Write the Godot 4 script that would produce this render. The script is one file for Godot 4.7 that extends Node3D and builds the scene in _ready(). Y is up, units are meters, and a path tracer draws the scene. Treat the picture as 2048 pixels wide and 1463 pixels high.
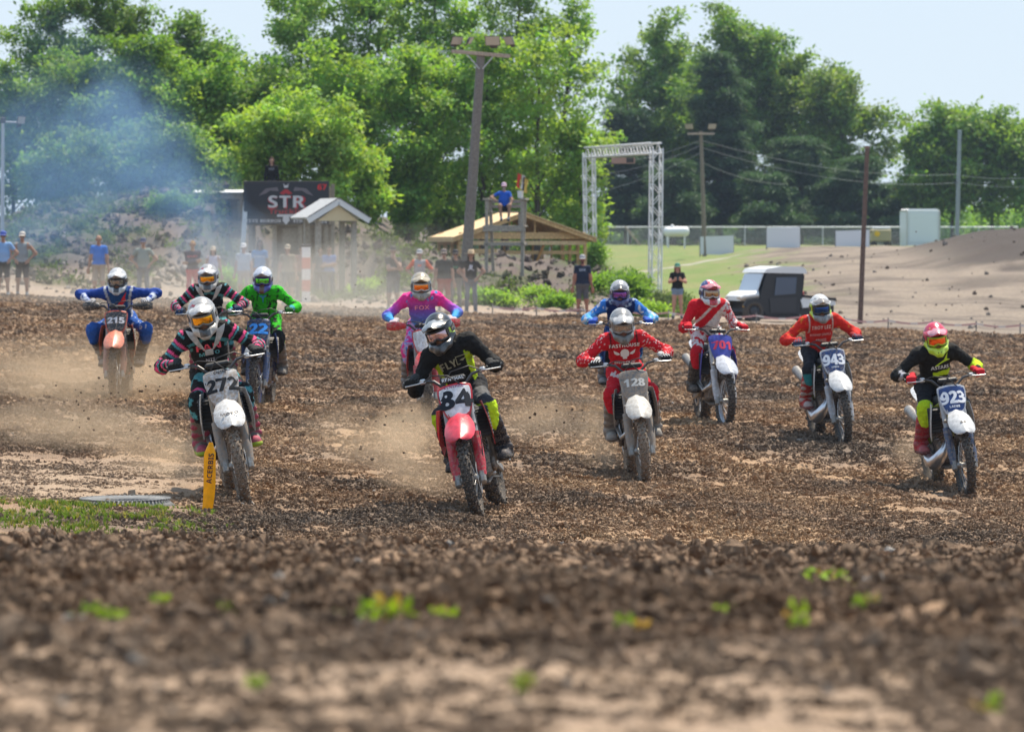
extends Node3D
func _ready() -> void:
	# camera
	var cam := Camera3D.new()
	cam.name = "camera"
	add_child(cam)
	var lens := CameraAttributesPhysical.new()
	lens.frustum_focal_length = 200.0
	lens.frustum_focus_distance = 33.2
	lens.frustum_near = 0.5
	lens.frustum_far = 4500.0
	lens.exposure_aperture = 8.6
	cam.attributes = lens
	cam.projection = Camera3D.PROJECTION_FRUSTUM
	cam.near = 0.5
	cam.far = 4500.0
	cam.size = cam.near * 1463.0 / FPX
	cam.frustum_offset = Vector2(0, -cam.near * (731.5 - HZN) / FPX)
	cam.position = Vector3(0, EYE, 0)
	cam.current = true
	# sky and air
	var env := Environment.new()
	env.background_mode = Environment.BG_SKY
	var sky := Sky.new()
	var sm := ProceduralSkyMaterial.new()
	sm.sky_top_color = Color(0.33, 0.46, 0.64).linear_to_srgb()
	sm.sky_horizon_color = Color(0.515, 0.585, 0.63).linear_to_srgb()
	sm.sky_curve = 0.16
	sm.ground_bottom_color = Color(0.16, 0.13, 0.10).linear_to_srgb()
	sm.ground_horizon_color = Color(0.45, 0.45, 0.42).linear_to_srgb()
	sm.sun_angle_max = 1.0
	sky.sky_material = sm
	env.sky = sky
	env.background_energy_multiplier = 1.0
	env.tonemap_mode = Environment.TONE_MAPPER_LINEAR
	env.tonemap_exposure = 1.58
	env.volumetric_fog_enabled = true
	env.volumetric_fog_density = 0.0
	env.fog_enabled = true
	env.fog_density = 0.00016
	env.fog_light_color = Color(0.80, 0.88, 1.0)
	env.sdfgi_enabled = true
	env.ssao_enabled = true
	env.ssil_enabled = true
	var we := WorldEnvironment.new()
	we.name = "environment"
	we.environment = env
	add_child(we)
	# the sun: high, behind the riders and a little to their left
	var sun := DirectionalLight3D.new()
	sun.name = "sun"
	sun.light_color = Color(1.0, 0.95, 0.87)
	sun.light_energy = 1.6
	sun.light_angular_distance = 0.5
	sun.shadow_enabled = true
	add_child(sun)
	sun.look_at_from_position(Vector3(0.22, 0.9, -0.36) * 50.0, Vector3.ZERO)
	setup_noise()
	build_ground()
	build_far()
	build_bikes()
	build_people()
	build_air()
# ---------------------------------------------------------------- helpers
const FPX := 8000.0   # focal length of the lens in photo pixels
const EYE := 2.15     # lens above the track
const HZN := 490.0    # photo row of the horizon
var taken := {}
var mats := {}
var rng := RandomNumberGenerator.new()

func at(x: float, y: float, s: float) -> Vector3:   # photo pixel at s pixels per metre -> point
	return Vector3((x - 1024.0) / s, EYE + (HZN - y) / s, -FPX / s)

func on_ground(x: float, s: float) -> Vector3:
	var p := at(x, HZN, s)
	p.y = ground_h(p.x, -p.z)
	return p

func numbered(called: String) -> String:
	if not taken.has(called):
		taken[called] = 0
		return called
	taken[called] += 1
	return "%s_%03d" % [called, taken[called]]

func tag(o: Node, label: String, category: String, group := "", kind := "") -> void:
	if label: o.set_meta("label", label)
	if category: o.set_meta("category", category)
	if group: o.set_meta("group", group)
	if kind: o.set_meta("kind", kind)

func thing(called: String, label: String, category: String, xf := Transform3D(), group := "") -> Node3D:
	var o := Node3D.new()
	o.name = numbered(called)
	add_child(o)
	o.transform = xf
	tag(o, label, category, group)
	return o

func part(parent: Node, called: String, m: Mesh, mt: Material, xf := Transform3D(), label := "") -> MeshInstance3D:
	var o := MeshInstance3D.new()
	o.name = called
	o.mesh = m
	o.material_override = mt
	o.transform = xf
	if label: o.set_meta("label", label)
	parent.add_child(o, true)
	return o

func single(called: String, m: Mesh, mt: Material, label: String, category: String, xf := Transform3D(), group := "", kind := "") -> MeshInstance3D:
	var o := MeshInstance3D.new()
	o.name = numbered(called)
	o.mesh = m
	o.material_override = mt
	o.transform = xf
	add_child(o)
	tag(o, label, category, group, kind)
	return o

func lin(hex: String) -> Color:
	return Color(hex).srgb_to_linear()

func mat(key: String, c: Color, rough := 0.6, metal := 0.0) -> StandardMaterial3D:   # c linear
	if mats.has(key): return mats[key]
	var m := StandardMaterial3D.new()
	m.resource_name = key
	m.albedo_color = c.linear_to_srgb()
	m.roughness = rough
	m.metallic = metal
	mats[key] = m
	return m

func noise_tex(sd: int, freq: float, lo: float, hi: float, size := 512, oct := 4, kind := FastNoiseLite.TYPE_SIMPLEX_SMOOTH) -> NoiseTexture2D:
	var key := "tex %d %f %f %f %d" % [sd, freq, lo, hi, size]
	if mats.has(key): return mats[key]
	var n := FastNoiseLite.new()
	n.seed = sd
	n.noise_type = kind
	n.frequency = freq
	n.fractal_octaves = oct
	var t := NoiseTexture2D.new()
	t.width = size
	t.height = size
	t.seamless = true
	t.noise = n
	var g := Gradient.new()
	g.set_color(0, Color(lo, lo, lo))
	g.set_color(1, Color(hi, hi, hi))
	t.color_ramp = g
	mats[key] = t
	return t

func worn(m: StandardMaterial3D, tex: Texture2D, scale: float, bump: Texture2D = null, depth := 0.0, world := false) -> StandardMaterial3D:
	m.uv1_triplanar = true
	m.uv1_world_triplanar = world
	m.uv1_scale = Vector3.ONE * scale
	if tex: m.albedo_texture = tex
	if bump:
		m.heightmap_enabled = true
		m.heightmap_texture = bump
		m.heightmap_scale = depth
	return m

# ---- mesh builder: triangles are counted counter-clockwise here and turned when committed
class MB:
	var v := PackedVector3Array()
	var c := PackedColorArray()
	var t := PackedInt32Array()
	var col := Color(1, 1, 1)

	func add(p: Vector3) -> int:
		v.append(p)
		c.append(col)
		return v.size() - 1

	func tri(a: int, b: int, d: int) -> void:
		t.append(a)
		t.append(b)
		t.append(d)

	func quad(a: int, b: int, d: int, e: int) -> void:
		tri(a, b, d)
		tri(a, d, e)

	func closed(from: int) -> void:   # turn the triangles added since from so that they face outwards
		var vol := 0.0
		for i in range(from, t.size(), 3):
			vol += v[t[i]].dot(v[t[i + 1]].cross(v[t[i + 2]]))
		if vol < 0:
			for i in range(from, t.size(), 3):
				var k := t[i + 1]
				t[i + 1] = t[i + 2]
				t[i + 2] = k

	func face(pts: Array, centre: Vector3) -> void:
		var mid := Vector3.ZERO
		for p in pts: mid += p
		mid /= pts.size()
		var n: Vector3 = (pts[1] - pts[0]).cross(pts[2] - pts[0])
		var ids := []
		for p in pts: ids.append(add(p))
		if n.dot(mid - centre) < 0: ids.reverse()
		for i in range(1, ids.size() - 1): tri(ids[0], ids[i], ids[i + 1])

	func box(xf: Transform3D, size: Vector3, bevel := 0.0) -> MB:
		var h := size / 2
		var b := minf(bevel, minf(h.x, minf(h.y, h.z)) * 0.9)
		var ct := xf.origin
		var S := [-1, 1]
		var pt := func(sx, sy, sz, ax):
			var q := Vector3(sx * (h.x - (b if ax != 0 else 0.0)), sy * (h.y - (b if ax != 1 else 0.0)), sz * (h.z - (b if ax != 2 else 0.0)))
			return xf * q
		for s in S:
			face([pt.call(s, -1, -1, 0), pt.call(s, 1, -1, 0), pt.call(s, 1, 1, 0), pt.call(s, -1, 1, 0)], ct)
			face([pt.call(-1, s, -1, 1), pt.call(1, s, -1, 1), pt.call(1, s, 1, 1), pt.call(-1, s, 1, 1)], ct)
			face([pt.call(-1, -1, s, 2), pt.call(1, -1, s, 2), pt.call(1, 1, s, 2), pt.call(-1, 1, s, 2)], ct)
		if b > 0:
			for p in S:
				for q in S:
					face([pt.call(p, q, -1, 0), pt.call(p, q, 1, 0), pt.call(p, q, 1, 1), pt.call(p, q, -1, 1)], ct)
					face([pt.call(-1, p, q, 1), pt.call(1, p, q, 1), pt.call(1, p, q, 2), pt.call(-1, p, q, 2)], ct)
					face([pt.call(p, -1, q, 0), pt.call(p, 1, q, 0), pt.call(p, 1, q, 2), pt.call(p, -1, q, 2)], ct)
					for r in S: face([pt.call(p, q, r, 0), pt.call(p, q, r, 1), pt.call(p, q, r, 2)], ct)
		return self

	func bar(a: Vector3, b: Vector3, w: float, h: float, bevel := 0.0, up := Vector3.UP) -> MB:   # a beam from a to b
		var z := (b - a).normalized()
		if absf(z.dot(up)) > 0.98: up = Vector3(0, 0, 1)
		var x := up.cross(z).normalized()
		return box(Transform3D(Basis(x, z.cross(x), z), (a + b) / 2), Vector3(w, h, a.distance_to(b)), bevel)

	func ring_join(rings: Array, wrap := true) -> void:
		for i in range(rings.size() - 1):
			var n: int = rings[i].size()
			for j in (n if wrap else n - 1):
				var k := (j + 1) % n
				quad(rings[i][j], rings[i][k], rings[i + 1][k], rings[i + 1][j])

	func cap(ring: Array, ctr: Vector3) -> void:
		var ids := []
		for q in ring: ids.append(add(v[q]))
		var m := add(ctr)
		for j in ids.size(): tri(m, ids[j], ids[(j + 1) % ids.size()])

	func loft(sections: Array, caps := true) -> MB:   # each section: points of one closed ring
		var from := t.size()
		var rings := []
		for s in sections:
			var ids := []
			for p in s: ids.append(add(p))
			rings.append(ids)
		ring_join(rings)
		if caps:
			for e in [0, rings.size() - 1]:
				var m := Vector3.ZERO
				for q in rings[e]: m += v[q]
				m /= rings[e].size()
				var ids: Array = rings[e].duplicate()
				if e == 0: ids.reverse()
				cap(ids, m)
		closed(from)
		return self

	func tube(pts: Array, rad, sides := 8, caps := true, flat := 1.0) -> MB:
		var secs := []
		var n := pts.size()
		var nx := Vector3.ZERO
		for i in n:
			var tg: Vector3 = (pts[mini(i + 1, n - 1)] - pts[maxi(i - 1, 0)]).normalized()
			if i == 0:
				nx = Vector3.UP.cross(tg) if absf(tg.y) < 0.9 else Vector3.RIGHT.cross(tg)
			nx = (nx - tg * nx.dot(tg)).normalized()
			var ny := tg.cross(nx)
			var r: float = rad[i] if rad is Array else rad
			var s := []
			for j in sides:
				var a := TAU * j / sides
				s.append(pts[i] + nx * cos(a) * r + ny * sin(a) * r * flat)
			secs.append(s)
		return loft(secs, caps)

	func lathe(prof: Array, sides: int, xf: Transform3D, shut := false) -> MB:   # prof: Vector2(radius, height along y)
		var secs := []
		for p in prof:
			var s := []
			for j in sides:
				var a := TAU * j / sides
				s.append(xf * Vector3(cos(a) * p.x, p.y, sin(a) * p.x))
			secs.append(s)
		if shut:
			secs.append(secs[0])
		return loft(secs, not shut)

	func prism(poly: PackedVector2Array, depth: float, xf: Transform3D) -> MB:   # poly in xy, from z = -depth/2 to depth/2
		var from := t.size()
		var p := poly
		if Geometry2D.is_polygon_clockwise(p): p.reverse()
		var ids := Geometry2D.triangulate_polygon(p)
		var n := p.size()
		var f := []
		var b := []
		for q in p: f.append(add(xf * Vector3(q.x, q.y, depth / 2)))
		for q in p: b.append(add(xf * Vector3(q.x, q.y, -depth / 2)))
		for i in range(0, ids.size(), 3):
			var a := p[ids[i]]
			var bb := p[ids[i + 1]]
			var cc := p[ids[i + 2]]
			var ccw := (bb - a).cross(cc - a) > 0
			var k := [ids[i], ids[i + 1], ids[i + 2]] if ccw else [ids[i], ids[i + 2], ids[i + 1]]
			tri(f[k[0]], f[k[1]], f[k[2]])
			tri(b[k[0]], b[k[2]], b[k[1]])
		for i in n:
			var j := (i + 1) % n
			var q := [v[f[i]], v[f[j]], v[b[j]], v[b[i]]]
			var w := []
			for x in q: w.append(add(x))
			quad(w[0], w[3], w[2], w[1])
		closed(from)
		return self

	func sheet(rows: Array, thick: float) -> MB:   # rows of points -> a shell of that thickness
		var from := t.size()
		var nr := rows.size()
		var nc: int = rows[0].size()
		var top := []
		var bot := []
		for i in nr:
			var a := []
			var b := []
			for j in nc:
				var du: Vector3 = rows[mini(i + 1, nr - 1)][j] - rows[maxi(i - 1, 0)][j]
				var dv: Vector3 = rows[i][mini(j + 1, nc - 1)] - rows[i][maxi(j - 1, 0)]
				var n := du.cross(dv).normalized() * thick / 2
				a.append(add(rows[i][j] + n))
				b.append(add(rows[i][j] - n))
			top.append(a)
			bot.append(b)
		for i in nr - 1:
			for j in nc - 1:
				quad(top[i][j], top[i + 1][j], top[i + 1][j + 1], top[i][j + 1])
				quad(bot[i][j], bot[i][j + 1], bot[i + 1][j + 1], bot[i + 1][j])
		var rim := []
		for j in nc: rim.append([0, j])
		for i in range(1, nr): rim.append([i, nc - 1])
		for j in range(nc - 2, -1, -1): rim.append([nr - 1, j])
		for i in range(nr - 2, 0, -1): rim.append([i, 0])
		for k in rim.size():
			var p: Array = rim[k]
			var q: Array = rim[(k + 1) % rim.size()]
			var w := [add(v[top[p[0]][p[1]]]), add(v[top[q[0]][q[1]]]), add(v[bot[q[0]][q[1]]]), add(v[bot[p[0]][p[1]]])]
			quad(w[0], w[1], w[2], w[3])
		closed(from)
		return self

	func put(o: MB, xf: Transform3D) -> MB:
		var base := v.size()
		for i in o.v.size():
			v.append(xf * o.v[i])
			c.append(o.c[i])
		var flip := xf.basis.determinant() < 0
		for i in range(0, o.t.size(), 3):
			if flip: tri(base + o.t[i], base + o.t[i + 2], base + o.t[i + 1])
			else: tri(base + o.t[i], base + o.t[i + 1], base + o.t[i + 2])
		return self

	func mesh(colored := false) -> ArrayMesh:
		var n := PackedVector3Array()
		n.resize(v.size())
		var ix := PackedInt32Array()
		ix.resize(t.size())
		for i in range(0, t.size(), 3):
			var a := t[i]
			var b := t[i + 1]
			var d := t[i + 2]
			var q := (v[b] - v[a]).cross(v[d] - v[a])
			n[a] += q
			n[b] += q
			n[d] += q
			ix[i] = a
			ix[i + 1] = d
			ix[i + 2] = b
		for i in n.size(): n[i] = n[i].normalized() if n[i].length_squared() > 0 else Vector3.UP
		var arr := []
		arr.resize(Mesh.ARRAY_MAX)
		arr[Mesh.ARRAY_VERTEX] = v
		arr[Mesh.ARRAY_NORMAL] = n
		if colored: arr[Mesh.ARRAY_COLOR] = c
		arr[Mesh.ARRAY_INDEX] = ix
		var m := ArrayMesh.new()
		m.add_surface_from_arrays(Mesh.PRIMITIVE_TRIANGLES, arr)
		return m

static func T(p: Vector3, rot := Vector3.ZERO, s := Vector3.ONE) -> Transform3D:   # rot in degrees
	return Transform3D(Basis.from_euler(rot * PI / 180.0).scaled_local(s), p)

# ---- lettering
var fonts := {}
func font(serif := false, bold := true) -> Font:
	var key := str(serif) + str(bold)
	if not fonts.has(key):
		var f := SystemFont.new()
		f.font_names = PackedStringArray(["Droid Serif" if serif else "Droid Sans"])
		f.font_weight = 700 if bold else 400
		fonts[key] = f
	return fonts[key]

func letters(text: String, high: float, depth := 0.003, wide := 1.0, serif := false, bold := true) -> MB:   # centred on the origin, capitals that high
	var tm := TextMesh.new()
	tm.text = text
	tm.font = font(serif, bold)
	tm.font_size = 64
	tm.pixel_size = 0.01
	tm.depth = 0.02
	tm.curve_step = 2.0
	var arr := tm.surface_get_arrays(0) if tm.get_surface_count() else []
	var b := MB.new()
	if arr.is_empty(): return b
	var vs: PackedVector3Array = arr[Mesh.ARRAY_VERTEX]
	var lo := Vector3.INF
	var hi := -Vector3.INF
	for p in vs:
		lo = lo.min(p)
		hi = hi.max(p)
	var k := high / maxf(hi.y - lo.y, 0.001)
	var mid := (lo + hi) / 2
	for p in vs: b.add(Vector3((p.x - mid.x) * k * wide, (p.y - mid.y) * k, (p.z - mid.z) / 0.02 * depth))
	var ix = arr[Mesh.ARRAY_INDEX]
	if ix == null or ix.is_empty(): ix = PackedInt32Array(range(vs.size()))
	for i in range(0, ix.size(), 3): b.tri(ix[i], ix[i + 2], ix[i + 1])
	return b

func heavy(text: String, high: float, depth: float, wide: float, grow := 0.05) -> MB:   # the same letters with thicker strokes
	var one := letters(text, high * (1.0 - grow), depth, wide)
	var b := MB.new()
	var k := 0
	for q in [[0, 0], [1, 0], [-1, 0], [0, 1], [0, -1], [0.7, 0.7], [-0.7, 0.7], [0.7, -0.7], [-0.7, -0.7]]:
		b.put(one, Transform3D(Basis(), Vector3(q[0] * 1.2, q[1], 0) * high * grow * 0.5 + Vector3(0, 0, k * 0.00013)))
		k += 1
	return b

# ---- bodies: smooth union of tapered capsules on a grid, meshed as surface nets
class Body:
	var bones := []      # [a, b, ra, rb, flatten axis scale]
	var cell := 0.013
	var k := 42.0
	var org := Vector3.ZERO
	var nx := 0
	var ny := 0
	var nz := 0
	var f := PackedFloat32Array()
	var who := PackedByteArray()
	var v := PackedVector3Array()
	var vb := PackedInt32Array()
	var t := PackedInt32Array()

	func bone(a: Vector3, b: Vector3, ra: float, rb: float, sq := Vector3.ONE, cut := false) -> void:
		bones.append([a, b, ra, rb, sq, cut])

	func sample(p: Vector3) -> float:
		var q := (p - org) / cell
		var x := int(q.x)
		var y := int(q.y)
		var z := int(q.z)
		if x < 0 or y < 0 or z < 0 or x >= nx - 1 or y >= ny - 1 or z >= nz - 1: return 0.0
		var i := (z * ny + y) * nx + x
		var fx := q.x - x
		var fy := q.y - y
		var fz := q.z - z
		var r := nx * ny
		return lerpf(lerpf(lerpf(f[i], f[i + 1], fx), lerpf(f[i + nx], f[i + nx + 1], fx), fy), lerpf(lerpf(f[i + r], f[i + r + 1], fx), lerpf(f[i + r + nx], f[i + r + nx + 1], fx), fy), fz)

	func build() -> void:
		var lo := Vector3.INF
		var hi := -Vector3.INF
		for b in bones:
			var r := maxf(b[2], b[3]) * maxf(b[4].x, maxf(b[4].y, b[4].z)) + 0.03
			lo = lo.min(b[0] - Vector3.ONE * r).min(b[1] - Vector3.ONE * r)
			hi = hi.max(b[0] + Vector3.ONE * r).max(b[1] + Vector3.ONE * r)
		org = lo
		nx = int((hi.x - lo.x) / cell) + 3
		ny = int((hi.y - lo.y) / cell) + 3
		nz = int((hi.z - lo.z) / cell) + 3
		f.resize(nx * ny * nz)
		who.resize(nx * ny * nz)
		var best := PackedFloat32Array()
		best.resize(nx * ny * nz)
		var mg := maxf(2.2 / k, cell * 1.5)
		for bi in bones.size():
			var bn: Array = bones[bi]
			var a: Vector3 = bn[0]
			var b: Vector3 = bn[1]
			var ra: float = bn[2]
			var rb: float = bn[3]
			var sq: Vector3 = bn[4]
			var cut: bool = bn[5]
			var inv := Vector3(1 / sq.x, 1 / sq.y, 1 / sq.z)
			var kk := minf(sq.x, minf(sq.y, sq.z)) * k
			var rr := Vector3.ONE * maxf(ra, rb) * sq + Vector3.ONE * mg
			var p0 := ((a.min(b) - rr - org) / cell).floor()
			var p1 := ((a.max(b) + rr - org) / cell).ceil()
			var x0 := maxi(0, int(p0.x))
			var y0 := maxi(0, int(p0.y))
			var z0 := maxi(0, int(p0.z))
			var x1 := mini(nx - 1, int(p1.x))
			var y1 := mini(ny - 1, int(p1.y))
			var z1 := mini(nz - 1, int(p1.z))
			var as_ := a * inv
			var ab := (b - a) * inv
			var l2 := maxf(ab.length_squared(), 1e-9)
			var dr := rb - ra
			for z in range(z0, z1 + 1):
				for y in range(y0, y1 + 1):
					var i := (z * ny + y) * nx + x0
					for x in range(x0, x1 + 1):
						var q := (org + Vector3(x, y, z) * cell) * inv - as_
						var tt := clampf(q.dot(ab) / l2, 0.0, 1.0)
						var d := (q - ab * tt).length() - ra - dr * tt
						if d * kk < 2.4:
							var e := exp(-minf(maxf(d, -0.06), 1.0) * kk)
							if cut:
								f[i] = f[i] / (1.0 + e * e * e)
							else:
								f[i] += e
							if e > best[i]:
								best[i] = e
								who[i] = bi
						i += 1
		var idx := PackedInt32Array()
		idx.resize(nx * ny * nz)
		idx.fill(-1)
		var sl := nx * ny
		var offs := [0, 1, nx, nx + 1, sl, sl + 1, sl + nx, sl + nx + 1]
		var edges := [[0, 1], [2, 3], [4, 5], [6, 7], [0, 2], [1, 3], [4, 6], [5, 7], [0, 4], [1, 5], [2, 6], [3, 7]]
		for z in nz - 1:
			for y in ny - 1:
				var i := (z * ny + y) * nx
				for x in nx - 1:
					var n := 0
					if f[i] >= 1.0: n += 1
					if f[i + 1] >= 1.0: n += 1
					if f[i + nx] >= 1.0: n += 1
					if f[i + nx + 1] >= 1.0: n += 1
					if f[i + sl] >= 1.0: n += 1
					if f[i + sl + 1] >= 1.0: n += 1
					if f[i + sl + nx] >= 1.0: n += 1
					if f[i + sl + nx + 1] >= 1.0: n += 1
					if n > 0 and n < 8:
						var s := Vector3.ZERO
						var m := 0
						for e in edges:
							var fa := f[i + offs[e[0]]]
							var fb := f[i + offs[e[1]]]
							if (fa >= 1.0) != (fb >= 1.0):
								var la := log(maxf(fa, 0.05))
								var lb := log(maxf(fb, 0.05))
								var u := la / (la - lb)
								var ca := Vector3(e[0] & 1, (e[0] >> 1) & 1, e[0] >> 2)
								var cb := Vector3(e[1] & 1, (e[1] >> 1) & 1, e[1] >> 2)
								s += ca.lerp(cb, u)
								m += 1
						idx[i] = v.size()
						v.append(org + (Vector3(x, y, z) + s / m) * cell)
						vb.append(who[i] if f[i] > 0 else who[i + sl + nx + 1])
					i += 1
		for z in range(1, nz - 1):
			for y in range(1, ny - 1):
				var i := (z * ny + y) * nx + 1
				for x in range(1, nx - 1):
					var inside := f[i] >= 1.0
					if inside != (f[i + 1] >= 1.0): quad(idx[i - nx - sl], idx[i - sl], idx[i], idx[i - nx], inside)
					if inside != (f[i + nx] >= 1.0): quad(idx[i - 1 - sl], idx[i - 1], idx[i], idx[i - sl], inside)
					if inside != (f[i + sl] >= 1.0): quad(idx[i - 1 - nx], idx[i - nx], idx[i], idx[i - 1], inside)
					i += 1

	func quad(a: int, b: int, c: int, d: int, fwd: bool) -> void:
		if a < 0 or b < 0 or c < 0 or d < 0: return
		if fwd: t.append_array([a, b, c, a, c, d])
		else: t.append_array([a, c, b, a, d, c])

	func along(i: int) -> float:   # where vertex i lies along its bone, 0 to 1
		var bn: Array = bones[vb[i]]
		var ab: Vector3 = bn[1] - bn[0]
		return (v[i] - bn[0]).dot(ab) / maxf(ab.length_squared(), 1e-9)

	func front(x: float, y: float, z0: float, z1: float) -> float:   # where a ray along z meets the body
		var z := z0
		var st := -0.004 if z1 < z0 else 0.004
		for i in int(absf(z1 - z0) / 0.004):
			if sample(Vector3(x, y, z)) >= 1.0: return z
			z += st
		return z1

	func drop() -> void:
		f = PackedFloat32Array()
		who = PackedByteArray()

func two_bone(a: Vector3, b: Vector3, la: float, lb: float, pole: Vector3) -> Vector3:   # the elbow or knee between a and b
	var d := b - a
	var l := minf(d.length(), (la + lb) * 0.999)
	var n := d.normalized()
	var u := (la * la - lb * lb + l * l) / (2 * l)
	var h := sqrt(maxf(la * la - u * u, 0.0))
	var p := (pole - n * pole.dot(n)).normalized()
	return a + n * u + p * h
# ---------------------------------------------------------------- the ground
# heights read from the photograph: [x, distance, height] where wheels and feet touch
const TOUCH := [[-0.26, 32.3, -0.09], [-2.18, 32.7, 0.06], [4.52, 39.6, -0.41], [3.76, 45.2, -0.21], [1.3, 39.0, -0.18], [2.53, 47.6, 0.14], [-3.1, 48.5, 0.06], [-4.88, 49.1, 0.34],
	[-0.96, 46.5, 0.03], [-3.6, 47.6, 0.2], [1.35, 49.4, 0.0], [2.04, 116.0, 0.1], [-14.0, 113.0, 0.72], [14.8, 121.0, -0.4], [4.8, 116.0, 0.0], [-8.0, 114.0, 0.4], [8.0, 118.0, -0.2], [0.0, 70.0, 0.02], [5.0, 75.0, -0.2], [-6.0, 75.0, 0.3]]
# ridge of the earth mound behind the spectators: x, height
const RIDGE := [[-60, 1.6], [-30, 2.3], [-19.3, 2.85], [-15.5, 3.6], [-12, 4.1], [-9.5, 4.1], [-7.6, 3.5], [-6.1, 2.9], [-4.2, 2.0], [-2.4, 1.6], [-0.2, 1.5], [2.4, 1.25], [3.6, 0.8], [5.2, 0.1]]
var n_big := FastNoiseLite.new()
var n_mid := FastNoiseLite.new()
var n_fine := FastNoiseLite.new()
var n_cell := FastNoiseLite.new()

func setup_noise() -> void:
	for a in [[n_big, 11, 0.35, 3], [n_mid, 12, 1.6, 3], [n_fine, 13, 7.0, 3]]:
		a[0].seed = a[1]
		a[0].noise_type = FastNoiseLite.TYPE_SIMPLEX_SMOOTH
		a[0].frequency = a[2]
		a[0].fractal_octaves = a[3]
	n_cell.seed = 14
	n_cell.noise_type = FastNoiseLite.TYPE_CELLULAR
	n_cell.frequency = 5.0

func ss(a: float, b: float, x: float) -> float:
	return smoothstep(a, b, x)

func ridge_h(x: float) -> float:
	for i in RIDGE.size() - 1:
		if x < RIDGE[i + 1][0]:
			return lerpf(RIDGE[i][1], RIDGE[i + 1][1], clampf((x - RIDGE[i][0]) / (RIDGE[i + 1][0] - RIDGE[i][0]), 0, 1))
	return 0.1

func ground_h(x: float, d: float) -> float:   # the smooth lie of the land, d metres in front of the lens
	var xc := clampf(x, -26, 26)
	var p := -0.042 * xc
	if d > 24.0 and d < 190.0:
		var r := 0.0
		var w := 0.35
		for q in TOUCH:
			var sg: float = 2.4 if q[1] < 60 else 9.0
			var e: float = ((x - q[0]) ** 2 + (d - q[1]) ** 2) / (2 * sg * sg)
			if e < 6.0:
				e = exp(-e)
				w += e
				r += e * (q[2] + 0.042 * clampf(q[0], -26, 26))
		p += r / w
	if d < 27.5:   # the bank that the lens looks over
		var b := EYE - 0.66 - 0.066 * (d - 5.7) + 0.05 * ss(5.9, 6.6, d + 0.35 * n_mid.get_noise_2d(x * 0.4, 3.0)) - 0.012 * x + 0.03 * n_big.get_noise_2d(x, d)
		p = lerpf(p, b, 1.0 - ss(20.0, 26.5, d + 1.3 * n_big.get_noise_2d(x * 0.6, 9.0)))
	if d > 26.0 and d < 33.0 and x < -1.4:   # grassed hump at the inside of the corner
		p += 0.09 * ss(26.6, 28.4, d) * (1.0 - ss(29.9, 31.6, d)) * ss(-2.0, -2.9, x)
	if d > 119.0:
		var f := 0.0118 * (minf(d, 320.0) - 128.0) * ss(124, 150, d) + p * (1.0 - ss(124, 170, d))
		var hill := 0.95 * ss(3.5, 15.0, x - (d - 120) * 0.02) * ss(124, 185, d) * (1.0 - ss(215, 300, d))
		var knob := 1.35 * exp(-((x - 24.5) / 6.0) ** 4 - ((d - 178) / 15.0) ** 2)
		f += hill + knob
		var foot := 121.0 + 21.0 * ss(-10.6, -9.6, x) * (1.0 - ss(-5.2, -3.8, x))
		var m := ss(foot, maxf(146.0, foot + 9.0), d + 2.5 * n_big.get_noise_2d(x * 0.4, 40.0)) * (1.0 - ss(4.0, 6.0, x))
		p = lerpf(f, ridge_h(x) + 0.12 * n_big.get_noise_2d(x, d), m) if x < 6.0 else f
	return p

func rough_h(x: float, d: float) -> float:   # with ruts and clods
	var h := ground_h(x, d)
	if d < 27.0:
		var k := 1.0 if d > 7.6 else 0.45
		return h + k * (0.045 * n_mid.get_noise_2d(x * 1.6, d * 1.6) + 0.05 * absf(n_fine.get_noise_2d(x * 0.75, d * 0.75)) + 0.02 * n_fine.get_noise_2d(x * 2.2, d * 2.2))
	if d < 114.5:
		var island := (1.0 - ss(-3.0, -1.9, x)) * (1.0 - ss(36.0, 39.0, d))
		var rut := 0.05 * n_mid.get_noise_2d(x * 0.55 + d * 0.05, d * 0.11) + 0.035 * n_mid.get_noise_2d(x * 1.4, d * 0.9)
		return h + (rut + 0.06 * absf(n_fine.get_noise_2d(x * 0.6, d * 0.45)) + 0.02 * n_fine.get_noise_2d(x * 1.8, d * 1.5)) * (1.0 - 0.7 * island)
	var lump := 0.3 * n_mid.get_noise_2d(x * 0.7, d * 0.5) + 0.22 * absf(n_mid.get_noise_2d(x * 1.3 + 5, d * 0.8)) if x < 5.0 else 0.05 * n_mid.get_noise_2d(x * 0.5, d * 0.5)
	return h + 0.12 * n_big.get_noise_2d(x * 0.8, d * 0.8) * ss(120, 130, d) + lump * (ss(122, 128, d) if x < 5.0 else 1.0)

const SOIL := Color(0.37, 0.235, 0.142)
const SOIL_DARK := Color(0.18, 0.117, 0.075)
const SAND := Color(0.41, 0.292, 0.20)
const PALE := Color(0.31, 0.255, 0.21)
const GRASS := Color(0.10, 0.15, 0.03)

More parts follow.
